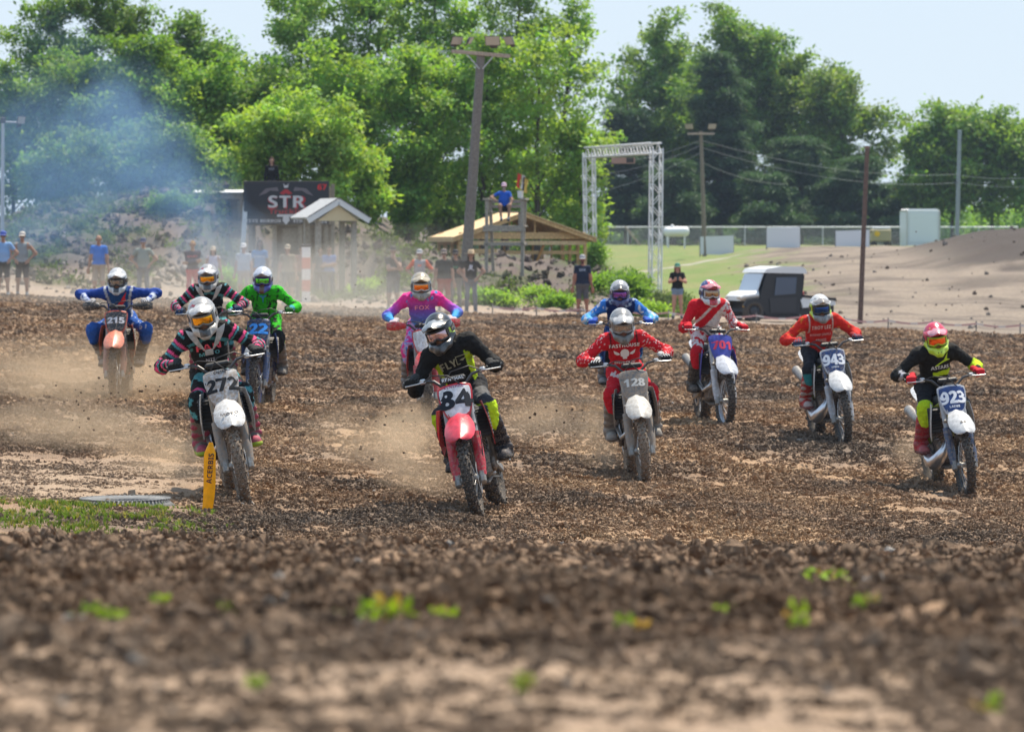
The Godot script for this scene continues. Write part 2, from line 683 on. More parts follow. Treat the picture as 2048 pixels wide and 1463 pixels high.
func soil(x: float, d: float) -> Color:
	var n1 := n_big.get_noise_2d(x * 0.9 + 50, d * 0.5)
	var n2 := n_mid.get_noise_2d(x * 1.3, d * 0.8 + 70)
	var c: Color
	if d < 27.5:
		c = SOIL.lerp(SOIL_DARK, clampf(0.3 + 0.9 * n2, 0, 0.95)).lerp(Color(0.40, 0.27, 0.17), clampf(0.4 * n1 - 0.4 * n2, 0, 0.35))
		return c.lerp(SAND, (1.0 - ss(6.2, 6.8, d + 0.4 * n2 + 0.3 * n_mid.get_noise_2d(x * 0.4, 3.0))) * 0.85)
	if d < 114.5:
		c = SOIL.lerp(Color(0.20, 0.142, 0.10), clampf(0.15 + 1.5 * n1 + 0.6 * n2, 0, 1)).lerp(Color(0.49, 0.315, 0.175), clampf(-1.5 * n1 + 0.5 * n2 + 0.05, 0, 0.85))
		c = c.lerp(SAND * 1.05, ss(-2.6, -3.4, x + 0.7 * n1) * ss(31.0, 32.2, d) * (1.0 - ss(35.0, 38.5, d + 2.0 * n2)))
		return c
	var edge := ss(2.0, 5.0, x + 2.0 * n1)
	var strip := PALE.lerp(SAND, 0.5 + n1)
	if x < 5.5:
		var up := ss(124, 131, d + 5 * n1)
		c = strip.lerp(Color(0.09, 0.068, 0.06).lerp(Color(0.15, 0.112, 0.095), clampf(0.5 + 1.5 * n2, 0, 1)), up * 0.95).lerp(GRASS * 0.6, up * clampf(0.2 + 1.6 * n1 + 0.8 * n2, 0, 0.8))
		return c
	var grass := clampf(GRASS.r * 0.0 + ss(131, 142, d + 6 * n1 + 1.6 * maxf(0.0, 9.0 - x)) , 0, 1)
	var sandy := ss(7.5, 11.5, x - (d - 140.0) * 0.045 + 3.0 * n1) * (1.0 - ss(222, 236, d))
	c = strip.lerp(Color(0.16, 0.235, 0.05).lerp(Color(0.26, 0.25, 0.09), clampf(0.3 + n1, 0, 0.7)), grass)
	c = c.lerp(Color(0.275, 0.22, 0.172).lerp(Color(0.14, 0.108, 0.085), clampf(0.35 + 1.2 * n_big.get_noise_2d(x * 0.35, d * 0.35 + 20.0) + 1.3 * n_mid.get_noise_2d(x * 0.12, d * 0.5), 0, 1)), sandy)
	c = c.lerp(Color(0.055, 0.040, 0.032), exp(-((x - 25.2) / 7.4) ** 8 - ((d - 173) / 17.0) ** 6) * ss(158, 163, d + 8.0 * n1 + 0.6 * (x - 21.0)))
	return c.lerp(Color(0.42, 0.38, 0.33), (1.0 - ss(1.2, 2.4, absf(d - 196.0 - (x - 6.0) * 3.0))) * (1.0 - ss(11, 14, x)) * 0.9)

func steps(a: float, b: float, s0: float, s1: float) -> PackedFloat32Array:   # from a to b, steps growing from s0 to s1
	var out := PackedFloat32Array([a])
	var x := a
	while x < b - 1e-4:
		x = minf(b, x + lerpf(s0, s1, clampf((x - a) / (b - a), 0, 1)))
		out.append(x)
	return out

func across(fine: float, half: float, most: float) -> PackedFloat32Array:   # fine in the middle, coarse outside
	var r := PackedFloat32Array()
	var x := 0.0
	while x < most:
		r.append(x)
		x += fine if x < half else fine + (x - half) * 0.35
	r.append(most)
	var out := PackedFloat32Array()
	for i in range(r.size() - 1, 0, -1): out.append(-r[i])
	out.append_array(r)
	return out

func patch(called: String, xs: PackedFloat32Array, ds: PackedFloat32Array, mt: Material, label: String, category: String) -> void:
	var b := MB.new()
	var nxx := xs.size()
	for d in ds:
		for x in xs:
			b.col = soil(x, d)
			b.add(Vector3(x, rough_h(x, d), -d))
	for i in ds.size() - 1:
		for j in nxx - 1:
			var k := i * nxx + j
			b.quad(k, k + 1, k + nxx + 1, k + nxx)
	single(called, b.mesh(true), mt, label, category, Transform3D(), "", "structure")

func clod_mesh(sd: int) -> ArrayMesh:
	var n := FastNoiseLite.new()
	n.seed = sd
	n.frequency = 1.3
	n.fractal_octaves = 3
	n.fractal_gain = 0.65
	var pt := func(i: int, j: int):
		var a := TAU * (i % 9) / 9.0 + 0.35 * (j % 2)
		var e := PI * (j / 6.0 - 0.5)
		var p := Vector3(cos(a) * cos(e), sin(e), sin(a) * cos(e))
		return p * (1.0 + 0.95 * n.get_noise_3dv(p)) * Vector3(1, 0.78, 1)
	var b := MB.new()
	for j in 6:
		for i in 9:
			var q := [pt.call(i, j), pt.call(i + 1, j), pt.call(i + 1, j + 1), pt.call(i, j + 1)]
			if j < 5: b.face([q[0], q[2], q[3]], Vector3.ZERO)
			if j > 0: b.face([q[0], q[1], q[2]], Vector3.ZERO)
	return b.mesh()

func crumb_patch(sd: int) -> ArrayMesh:
	var r := RandomNumberGenerator.new()
	r.seed = sd * 17
	var n := FastNoiseLite.new()
	n.seed = sd
	n.frequency = 1.6
	var b := MB.new()
	for k in 120:
		var q := sqrt(r.randf())
		var a := r.randf() * TAU
		var rad := 0.021 * pow(4.6, r.randf() ** 2.0) * (1.15 - 0.4 * q)
		var c := Vector3(cos(a) * q, rad * r.randf_range(0.0, 0.5), sin(a) * q)
		var tw := Basis.from_euler(Vector3(r.randf() * 6, r.randf() * 6, 0))
		b.col = Color.WHITE * r.randf_range(0.7, 1.1)
		var ring := []
		for j in 3:
			var e: float = [-0.6, 0.25, 0.85][j]
			var row := []
			for i in 6:
				var v := Vector3(cos(i * TAU / 6 + j) * cos(e), sin(e), sin(i * TAU / 6 + j) * cos(e))
				row.append(c + tw * (v * rad * (1.0 + 0.8 * n.get_noise_3dv(v * 1.2 + Vector3(k * 3, 0, 0))) * Vector3(1.1, 0.8, 1)))
			ring.append(row)
		for j in 2:
			for i in 6:
				var w := (i + 1) % 6
				b.face([ring[j][i], ring[j][w], ring[j + 1][w]], c)
				b.face([ring[j][i], ring[j + 1][w], ring[j + 1][i]], c)
		for i in range(1, 5): b.face([ring[2][0], ring[2][i], ring[2][i + 1]], c)
		for i in range(1, 5): b.face([ring[0][0], ring[0][i], ring[0][i + 1]], c)
	return b.mesh(true)

func scatter(called: String, m: Mesh, mt: Material, places: Array, tints: PackedColorArray, label: String, category: String, parent: Node = self) -> MultiMeshInstance3D:
	var mm := MultiMesh.new()
	mm.transform_format = MultiMesh.TRANSFORM_3D
	mm.use_colors = true
	mm.mesh = m
	mm.instance_count = places.size()
	for i in places.size():
		mm.set_instance_transform(i, places[i])
		mm.set_instance_color(i, tints[i])
	var o := MultiMeshInstance3D.new()
	o.name = numbered(called) if parent == self else called
	o.multimesh = mm
	o.material_override = mt
	parent.add_child(o, true)
	tag(o, label, category, "", "stuff")
	return o

func build_ground() -> void:
	var grain := noise_tex(21, 0.02, 0.74, 1.0, 1024, 5)
	var grit := noise_tex(22, 0.05, 0.0, 1.0, 1024, 5)
	var dirt := worn(mat("dirt", Color.WHITE, 0.95), grain, 0.9, grit, 1.6, true)
	dirt.vertex_color_use_as_albedo = true
	var earth := worn(mat("earth", Color.WHITE, 0.95), grain, 0.25, grit, 3.0, true)
	earth.vertex_color_use_as_albedo = true
	patch("bank", across(0.035, 3.4, 30.0), steps(3.0, 27.0, 0.035, 0.10), dirt, "dark clumpy dirt bank sloping down in front of the track", "dirt bank")
	patch("track", across(0.07, 10.0, 90.0), steps(27.0, 114.5, 0.06, 0.42), dirt, "churned brown dirt race track with ruts and loose clods", "dirt track")
	patch("mound", PackedFloat32Array(Array(steps(-90, 5.5, 2.6, 0.22))), steps(114.5, 330.0, 0.45, 5.0), earth, "weedy earth mound with bare soil and rocks behind the spectators", "earth mound")
	var right := steps(5.5, 40.0, 0.25, 0.8)
	right.append_array(PackedFloat32Array([50, 70, 110]))
	patch("field", right, steps(114.5, 330.0, 0.45, 3.0), earth, "grass field and sandy dirt slope rising behind the track", "field")
	patch("plain", PackedFloat32Array([-3000, -1200, -500, -200, -90, -30, 0, 30, 70, 110, 300, 700, 1500, 3000]), PackedFloat32Array([330, 360, 420, 520, 700, 1000, 1800, 3600]), earth, "flat grass land beyond the fence", "grass land")

	# clods lying on the soil
	rng.seed = 5
	var cm := [clod_mesh(1), clod_mesh(2), clod_mesh(3), clod_mesh(4)]
	var clod_mat := worn(mat("clod", Color.WHITE, 0.95), grain, 3.0, grit, 0.25)
	clod_mat.vertex_color_use_as_albedo = true
	var places := [[], [], [], []]
	var tints := [PackedColorArray(), PackedColorArray(), PackedColorArray(), PackedColorArray()]
	# [from, to, half width at from, at to, count, smallest, largest radius]
	for z in [[4.2, 7.0, 0.75, 1.15, 3000, 0.003, 0.012], [6.6, 12.0, 1.1, 1.8, 8000, 0.004, 0.024], [12.0, 25.0, 1.8, 3.7, 16000, 0.006, 0.034], [27.0, 40.0, 3.9, 5.6, 30000, 0.004, 0.019],
			[40.0, 62.0, 5.4, 8.4, 22000, 0.006, 0.027], [62.0, 113.0, 8.2, 15.5, 14000, 0.012, 0.05], [27.5, 60.0, 3.9, 8.4, 1300, 0.018, 0.05], [15.0, 23.0, 2.2, 3.3, 420, 0.03, 0.06], [6.2, 15.0, 1.1, 2.3, 1500, 0.014, 0.045], [60.0, 113.0, 8.0, 15.5, 500, 0.04, 0.09]]:
		for i in z[4]:
			var u := sqrt(lerpf((z[2] / z[3]) ** 2, 1.0, rng.randf()))
			var d: float = lerpf(z[0], z[1], (u - z[2] / z[3]) / (1.0 - z[2] / z[3]))
			var x: float = rng.randf_range(-1.12, 1.12) * lerpf(z[2], z[3], (d - z[0]) / (z[1] - z[0]))
			if d < 39 and d > 26.5 and x < -2.3 and rng.randf() < 0.85: continue
			var cl := n_big.get_noise_2d(x * 1.7 + 9, d * 0.9) + 0.6 * n_mid.get_noise_2d(x, d)
			if rng.randf() > 0.6 + 1.5 * cl: continue
			var r: float = z[5] * pow(z[6] / z[5], pow(rng.randf(), 1.7))
			var bs := Basis.from_euler(Vector3(rng.randf() * 6, rng.randf() * 6, rng.randf() * 6)).scaled(Vector3.ONE * r)
			var kk: int = i % 4
			places[kk].append(Transform3D(bs, Vector3(x, rough_h(x, d) + r * rng.randf_range(0.1, 0.55), -d)))
			var c := soil(x, d) * rng.randf_range(0.75, 1.3)
			if rng.randf() < (0.05 if d < 26 else 0.02): c = Color(0.42, 0.38, 0.34) * rng.randf_range(0.7, 1.2)
			tints[kk].append(c)
	# crumbs: patches of broken soil
	var pm := [crumb_patch(1), crumb_patch(2), crumb_patch(3)]
	var pp := [[], [], []]
	var pc := [PackedColorArray(), PackedColorArray(), PackedColorArray()]
	for z in [[4.6, 6.2, 0.8, 1.1, 600, 0.07, 0.11], [6.2, 8.5, 1.05, 1.4, 2300, 0.08, 0.16], [8.0, 12.0, 1.3, 1.8, 2600, 0.12, 0.24], [12.0, 25.0, 1.8, 3.7, 4200, 0.17, 0.40], [26.5, 40.0, 3.8, 5.6, 12500, 0.10, 0.26], [40.0, 62.0, 5.4, 8.4, 9500, 0.17, 0.40], [62.0, 113.5, 8.2, 15.5, 10500, 0.32, 0.75]]:
		for i in z[4]:
			var u := sqrt(lerpf((z[2] / z[3]) ** 2, 1.0, rng.randf()))
			var d: float = lerpf(z[0], z[1], (u - z[2] / z[3]) / (1.0 - z[2] / z[3]))
			var x: float = rng.randf_range(-1.1, 1.1) * lerpf(z[2], z[3], (d - z[0]) / (z[1] - z[0]))
			if d < 38 and d > 26.5 and x < -2.4 and rng.randf() < 0.75: continue
			var cl := n_big.get_noise_2d(x * 1.7 + 9, d * 0.9) + 0.5 * n_mid.get_noise_2d(x, d)
			if rng.randf() > (0.85 if d > 26 else 1.0) + 1.2 * cl: continue
			var r := rng.randf_range(z[5], z[6])
			var h := rough_h(x, d)
			var e := 0.4 * r
			var nrm := Vector3(rough_h(x - e, d) - rough_h(x + e, d), 2 * e, rough_h(x, d + e) - rough_h(x, d - e)).normalized()
			var a := rng.randf() * TAU
			var t := Vector3(cos(a), 0, sin(a))
			t = (t - nrm * t.dot(nrm)).normalized()
			var kk: int = i % 3
			pp[kk].append(Transform3D(Basis(t, nrm, t.cross(nrm)).scaled_local(Vector3(r, r * rng.randf_range(0.8, 1.25), r)), Vector3(x, h - 0.006, -d)))
			pc[kk].append(soil(x, d) * rng.randf_range(0.8, 1.35))
	for k in 3: scatter("broken_soil", pm[k], clod_mat, pp[k], pc[k], "broken crumbly brown soil churned up by tyres", "soil")
	for k in 4: scatter("loose_clods", cm[k], clod_mat, places[k], tints[k], "loose brown dirt clods and pebbles strewn over the soil", "dirt clods")
	# stones on the sandy slope and the mound
	var st := []
	var stc := PackedColorArray()
	for i in 1100:
		var x := rng.randf_range(-21, 5) if i % 5 else rng.randf_range(9, 26)
		var d := rng.randf_range(122, 150) if x < 5.5 else rng.randf_range(123, 190)
		var r := 0.03 * pow(4.0, rng.randf() ** 3)
		st.append(Transform3D(Basis.from_euler(Vector3(rng.randf() * 6, rng.randf() * 6, 0)).scaled(Vector3.ONE * r), Vector3(x, rough_h(x, d) + r * 0.3, -d)))
		stc.append((Color(0.36, 0.31, 0.27) if rng.randf() < 0.5 else Color(0.14, 0.10, 0.075)) * rng.randf_range(0.6, 1.1))
	for i in 5200:
		var x := rng.randf_range(-22, 4.5)
		var d := rng.randf_range(123, 150)
		if (ground_h(x, d) < 0.9 or x > -3.5) and rng.randf() < 0.8: continue
		var r := 0.05 * pow(4.0, rng.randf() ** 2)
		st.append(Transform3D(Basis.from_euler(Vector3(rng.randf() * 6, rng.randf() * 6, 0)).scaled(Vector3.ONE * r), Vector3(x, rough_h(x, d) + r * 0.2, -d)))
		stc.append(soil(x, d) * rng.randf_range(0.7, 1.6))
	scatter("loose_stones", cm[1], clod_mat, st, stc, "grey and brown stones strewn over the mound and slope", "stones")
# ---------------------------------------------------------------- trees and plants
func leaf_clump(sd: int, n: int, size: float, spread: float, narrow := 0.5) -> ArrayMesh:
	var r := RandomNumberGenerator.new()
	r.seed = sd
	var b := MB.new()
	for i in n:
		var p := Vector3(r.randfn(), r.randfn() * 0.8, r.randfn()) * spread * 0.45
		var bs := Basis.from_euler(Vector3(r.randf_range(-1.1, 1.1), r.randf() * TAU, r.randf_range(-0.9, 0.9)))
		var l := size * r.randf_range(0.7, 1.3)
		var w := l * narrow
		var a := b.add(p)
		var c1 := b.add(p + bs * Vector3(-w * 0.5, 0.07 * l, l * 0.45))
		var d := b.add(p + bs * Vector3(0, -0.06 * l, l))
		var e := b.add(p + bs * Vector3(w * 0.5, 0.07 * l, l * 0.45))
		b.tri(a, e, d)
		b.tri(a, d, c1)
	return b.mesh()

var clumps := {}
func get_clump(kind: String) -> ArrayMesh:
	if not clumps.has(kind):
		match kind:
			"leaf": clumps[kind] = leaf_clump(1, 22, 0.26, 0.62, 0.62)
			"needle": clumps[kind] = leaf_clump(2, 34, 0.42, 0.42, 0.13)
			"weed": clumps[kind] = leaf_clump(3, 16, 0.22, 0.34, 0.34)
	return clumps[kind]

func foliage(key: String, c: Color, through: Color) -> StandardMaterial3D:
	var m := mat(key, c, 0.55)
	m.vertex_color_use_as_albedo = true
	m.backlight_enabled = true
	m.backlight = through.linear_to_srgb()
	m.metallic_specular = 0.35
	return m

func leafy_tree(called: String, base: Vector3, high: float, wide: float, sd: int, tint: Color, label: String, group: String, dense := 1.0, low := 0.16, size := 1.0, category := "tree") -> void:
	var r := RandomNumberGenerator.new()
	r.seed = sd * 977 + 5
	var o := thing(called, label, category, Transform3D(Basis(), base - Vector3(0, 0.15, 0)), group)
	var b := MB.new()
	var path := []
	var rad := []
	var lean := Vector3(r.randf_range(-0.06, 0.06), 0, r.randf_range(-0.05, 0.05)) * high
	var tr := 0.012 * high + 0.03
	for i in 8:
		var u := i / 7.0
		path.append(Vector3(0, u * high * 0.93, 0) + lean * u * u + Vector3(r.randf_range(-1, 1), 0, r.randf_range(-1, 1)) * 0.012 * high * u)
		rad.append(tr * (1.0 - 0.9 * u) * (1.25 if i == 0 else 1.0))
	b.tube(path, rad, 7)
	var places := []
	var tints := PackedColorArray()
	var nl := int(15 + high * 1.5)
	var golden := r.randf() * TAU
	for i in nl:
		var u := lerpf(low, 0.97, (i + r.randf() * 0.8) / nl)
		var k := u * 7.0
		var a: Vector3 = path[int(k)].lerp(path[mini(7, int(k) + 1)], k - int(k))
		golden += 2.4 + r.randf_range(-0.5, 0.5)
		var prof := pow(sin(PI * clampf((u - low * 0.3) / (1.1 - low * 0.3), 0, 1)), 0.8) * (1.15 - 0.62 * u)
		var l := wide * 0.5 * prof * r.randf_range(0.55, 1.3)
		var dir := Vector3(cos(golden), r.randf_range(0.45, 1.7), sin(golden))
		var e := a + dir * l
		var mid := a.lerp(e, 0.5) + Vector3(0, 0.08 * l, 0)
		b.tube([a, mid, e], [tr * 0.32 * (1.1 - u), tr * 0.2 * (1.1 - u), 0.012], 5)
		var nc := int((7 + 13.0 * l) * dense * r.randf_range(0.6, 1.2))
		var blobs := []
		for j in 3: blobs.append(a.lerp(e, [0.5, 0.8, 1.0][j]) + Vector3(r.randfn(), r.randfn(), r.randfn()) * 0.13 * l)
		for j in nc:
			var w := r.randf()
			var p: Vector3 = blobs[r.randi() % 3] + Vector3(r.randfn(), r.randfn() * 0.6, r.randfn()) * (0.12 + 0.13 * l)
			if w < 0.15: p = a.lerp(e, r.randf()) + Vector3(r.randfn(), r.randfn(), r.randfn()) * 0.2
			var bs := Basis.from_euler(Vector3(r.randf_range(-0.5, 0.5), r.randf() * TAU, r.randf_range(-0.5, 0.5))).scaled(Vector3.ONE * size * r.randf_range(0.75, 1.3))
			places.append(Transform3D(bs, p))
			var t := tint * r.randf_range(0.7, 1.25)
			tints.append(Color(t.r * r.randf_range(0.85, 1.2), t.g, t.b))
	part(o, "trunk", b.mesh(), worn(mat("bark", Color(0.16, 0.125, 0.095), 0.95), noise_tex(31, 0.04, 0.5, 1.0, 256), 1.5))
	scatter("crown", get_clump("leaf"), foliage("leaves", Color.WHITE, Color(0.95, 1.0, 0.3)), places, tints, "", "", o)

func pine_tree(base: Vector3, high: float, wide: float, sd: int, label: String, tint := Color(0.09, 0.15, 0.08)) -> void:
	var r := RandomNumberGenerator.new()
	r.seed = sd * 991 + 3
	var o := thing("pine_tree", label, "pine tree", Transform3D(Basis(), base - Vector3(0, 0.15, 0)), "pines beyond the fence")
	var b := MB.new()
	b.tube([Vector3.ZERO, Vector3(0.1, high * 0.5, 0), Vector3(0, high * 0.98, 0)], [0.34, 0.2, 0.03], 8)
	var places := []
	var tints := PackedColorArray()
	var tiers := int(high / 1.05)
	for i in tiers:
		var u := lerpf(0.12, 0.97, (i + r.randf_range(-0.2, 0.2)) / tiers)
		var nb := 4 + r.randi() % 3
		var g := r.randf() * TAU
		for j in nb:
			var ang := g + TAU * j / nb + r.randf_range(-0.35, 0.35)
			var l := wide * 0.5 * pow(1.03 - u, 0.62) * r.randf_range(0.35, 1.25) * (0.75 if u < 0.2 else 1.0)
			var a := Vector3(0, u * high, 0)
			var dir := Vector3(cos(ang), r.randf_range(-0.04, 0.16), sin(ang))
			var e := a + dir * l + Vector3(0, 0.1 * l * u, 0)
			b.tube([a, a.lerp(e, 0.5) + Vector3(0, -0.05 * l, 0), e], [0.06, 0.04, 0.015], 5)
			for k in int(6 + 8 * l):
				var w := 0.22 + 0.83 * pow(r.randf(), 0.7)
				var p := a.lerp(e, w) + Vector3(r.randfn() * 0.45, r.randfn() * 0.17, r.randfn() * 0.45) * (0.35 + 0.16 * l * w)
				places.append(Transform3D(Basis.from_euler(Vector3(r.randf_range(-0.3, 0.3), r.randf() * TAU, 0)).scaled(Vector3(1.35, 0.85, 1.35) * r.randf_range(0.8, 1.3)), p))
				tints.append(tint * r.randf_range(0.65, 1.4))
	part(o, "trunk", b.mesh(), mats["bark"])
	scatter("crown", get_clump("needle"), foliage("needles", Color.WHITE, Color(0.5, 0.62, 0.3)), places, tints, "", "", o)

func shrub(base: Vector3, high: float, wide: float, sd: int, tint: Color, label: String, group := "", called := "shrub") -> void:
	var r := RandomNumberGenerator.new()
	r.seed = sd * 313 + 1
	var o := thing(called, label, "shrub", Transform3D(Basis(), base - Vector3(0, 0.05, 0)), group)
	var b := MB.new()
	var places := []
	var tints := PackedColorArray()
	for i in 9:
		var a := r.randf() * TAU
		var e := Vector3(cos(a) * wide * 0.42 * r.randf(), high * r.randf_range(0.45, 0.85), sin(a) * wide * 0.42 * r.randf())
		b.tube([Vector3(e.x * 0.1, 0, e.z * 0.1), e * 0.6, e], [0.025, 0.016, 0.006], 4)
		for j in int(16 + 26 * wide * high):
			var p := e * r.randf_range(0.25, 1.05) + Vector3(r.randfn() * 0.2 * wide * 0.6, r.randfn() * 0.12 * high, r.randfn() * 0.2 * wide * 0.6)
			p.y = maxf(p.y, 0.05)
			places.append(Transform3D(Basis.from_euler(Vector3(r.randf_range(-0.5, 0.5), r.randf() * TAU, 0)).scaled(Vector3.ONE * r.randf_range(0.55, 0.95)), p))
			tints.append(tint * r.randf_range(0.7, 1.3))
	part(o, "stems", b.mesh(), mats["bark"])
	scatter("foliage", get_clump("weed"), foliage("leaves", Color.WHITE, Color(0.95, 1.0, 0.3)), places, tints, "", "", o)

func build_trees() -> void:
	var B := Color(0.27, 0.44, 0.10)      # fresh green
	var D := Color(0.18, 0.305, 0.075)      # darker green
	var L := Color(0.32, 0.48, 0.11)       # yellow green
	var grove := "trees growing on and behind the mound"
	# px, scale, top row, width, tint, density, label
	var rows := [
		[-60, 40, 80, 5.5, D, 1.0, "dark leafy tree standing left of the tall lamp post"],
		[110, 40, -30, 5.0, D, 1.0, "tall dark tree behind the blue smoke with a ragged top"],
		[235, 40, -60, 6.0, D, 1.1, "tall dense tree right behind the thickest blue smoke"],
		[370, 40, 0, 5.2, D, 1.0, "dark tree behind the smoke, left of the sky gap"],
		[470, 40, 95, 4.6, B, 1.0, "lower tree under the gap of sky between two tall crowns"],
		[590, 40, -60, 5.6, B, 1.0, "tall green tree behind the person on the sign tower"],
		[740, 40, -90, 6.0, B, 1.1, "tall green tree above the small gabled shelter"],
		[880, 40, -100, 5.8, B, 1.1, "tall green tree behind the leaning wooden light pole"],
		[1010, 40, -90, 5.5, D, 0.6, "tall tree behind the unfinished timber shelter"],
		[1125, 40, -60, 4.4, B, 0.5, "airy tree at the open end of the grove by the white truss gate"],
		[25, 46, 150, 5.0, D, 1.0, "leafy tree beside the lamp post on the mound"],
		[165, 46, 110, 5.0, D, 1.0, "leafy tree half hidden by blue smoke on the mound"],
		[300, 46, 60, 4.6, D, 1.0, "slender dark tree at the right edge of the blue smoke"],
		[415, 46, 130, 4.4, B, 1.0, "leafy tree above the white roofed dugout"],
		[530, 46, 150, 4.2, D, 0.9, "dark leafy tree behind the sign tower's left end"],
		[690, 46, 120, 4.8, B, 1.1, "round green tree behind the sign tower's right end"],
		[815, 46, 90, 4.8, B, 1.1, "bright green tree between shelter roof and light pole"],
		[965, 46, 40, 4.6, B, 0.9, "bright green tree crossing the top of the light pole"],
		[1075, 46, 20, 4.2, L, 0.42, "airy yellow green tree with a visible straight trunk"],
		[1165, 46, 210, 3.2, L, 0.85, "small bright tree beside the white truss gate"],
		[470, 50, 330, 3.0, L, 1.0, "low yellow green tree left of the sign tower"],
		[555, 50, 250, 3.6, L, 1.2, "bushy yellow green tree just behind the sign tower"],
		[650, 50, 235, 3.6, L, 1.2, "bushy yellow green tree over the sign's red number"],
		[730, 48, 350, 2.6, L, 1.1, "low bright tree right of the gabled shelter"],
		[815, 46, 320, 2.8, B, 1.1, "low green tree on the slope right of the shelter"],
		[890, 44, 350, 2.4, D, 1.0, "low dark tree behind the light pole's foot"],
		[1060, 42, 290, 2.8, B, 1.0, "low green tree behind the lookout chair and its flags"],
		[1135, 42, 340, 2.4, L, 1.0, "low bright tree behind the timber shelter's right eave"],
		[255, 50, 300, 3.2, D, 1.0, "low dark tree at the mound's crest under the smoke"],
		[110, 50, 310, 3.2, D, 1.0, "low dark tree at the mound's crest beside the lamp post"],
		[360, 50, 290, 3.2, D, 1.0, "low dark tree behind the dugout's left end"]]
	for i in rows.size():
		var a: Array = rows[i]
		var p := on_ground(a[0], a[1])
		var top: float = EYE + (HZN - a[2]) / a[1]
		leafy_tree("broadleaf_tree", p, top - p.y, a[3] * 0.98, i + 1, a[4], a[6], grove, a[5] * 1.0, 0.12, 0.74)
	# big trees beyond the fence
	var far := [
		[1318, 24.5, 62, 9.0, D, 1.0, "broad dark tree with a ragged crown right of the truss gate"],
		[1490, 23.5, 12, 8.0, D, 1.1, "tallest broad tree beyond the fence"],
		[1575, 23.5, 105, 9.0, Color(0.19, 0.29, 0.075), 1.1, "broad olive green tree right of the tallest one"],
		[1690, 24.0, 158, 8.5, Color(0.19, 0.29, 0.075), 1.1, "broad olive green tree at the right end of the large group"],
		[1395, 22.5, 120, 8.0, D, 1.0, "dark broad tree behind the tall pine"],
		[1845, 25.5, 250, 4.2, D, 1.1, "small round tree behind the white trailer"],
		[1905, 25.5, 205, 5.6, B * 0.8, 1.1, "round tree behind the grey metal pole"],
		[1985, 25.5, 212, 5.6, D, 1.1, "dark round tree above the brown dirt heap"],
		[2065, 25.5, 240, 5.6, B * 0.8, 1.1, "round green tree partly outside the view"]]
	for i in far.size():
		var a: Array = far[i]
		var p := on_ground(a[0], a[1])
		var top: float = EYE + (HZN - a[2]) / a[1]
		leafy_tree("broadleaf_tree", p, top - p.y, a[3] * 1.1, i + 60, a[4], a[6], "large trees beyond the fence", a[5] * 0.62, 0.22, 1.3)
	var pn := [[1438, 25.0, 85, 9.0, "tall pine with level branches beside the utility pole"], [1255, 25.0, 195, 8.0, "dark pine seen through the truss gate"], [1345, 25.6, 300, 6.5, "lower pine behind the propane tank"],
		[1600, 25.2, 255, 9.5, "wide dark pine between the two wire poles"], [1720, 25.4, 300, 8.5, "dark pine behind the rusty pole"], [1795, 25.0, 350, 5.5, "small pine left of the white trailer"], [1530, 25.6, 330, 6.5, "low pine left of the wide dark pine"]]
	for i in pn.size():
		var a: Array = pn[i]
		var p := on_ground(a[0], a[1])
		pine_tree(p, EYE + (HZN - a[2]) / a[1] - p.y, a[3], i + 1, a[4])
	# far woods: one mass along the horizon
	rng.seed = 77
	var places := []
	var tints := PackedColorArray()
	for i in 7000:
		var s := rng.randf_range(17.5, 19.5)
		var x := rng.randf_range(900, 2250)
		var p := on_ground(x, s)
		var hh := 3.2 + 1.6 * n_mid.get_noise_2d(x * 0.02, 4.0)
		p.y += rng.randf() * hh
		places.append(Transform3D(Basis.from_euler(Vector3(rng.randf(), rng.randf() * 6, 0)).scaled(Vector3.ONE * rng.randf_range(1.4, 2.6)), p))
		tints.append(D * rng.randf_range(0.8, 1.5))
	scatter("far_hedge", get_clump("leaf"), mats["leaves"], places, tints, "far hedge of dark green leaves along the horizon", "hedge")
	# weeds on the mound and along its foot
	places = []
	tints = PackedColorArray()
	for i in 13000:
		var x := rng.randf_range(-21, 6.5)
		var d := rng.randf_range(121, 152)
		var n := n_big.get_noise_2d(x * 0.9 + 50, d * 0.5) + 0.5 * n_mid.get_noise_2d(x * 0.7, d * 0.7)
		if n < rng.randf_range(-0.3, 0.4) or (x > -3.0 and x < 3.2 and d > 134.0) or d < 123.5 + 4 * rng.randf(): continue
		var k := rng.randf_range(0.3, 0.75) * (1.0 + 0.5 * maxf(n, 0))
		places.append(Transform3D(Basis.from_euler(Vector3(rng.randf_range(-0.4, 0.4), rng.randf() * 6, 0)).scaled(Vector3(k, k * 1.2, k)), Vector3(x, rough_h(x, d) + 0.08 * k, -d)))
		tints.append((Color(0.13, 0.19, 0.06) if rng.randf() < 0.35 else Color(0.075, 0.105, 0.05)) * rng.randf_range(0.6, 1.3))
	scatter("weeds", get_clump("weed"), mats["leaves"], places, tints, "green weeds covering the earth mound", "weeds")
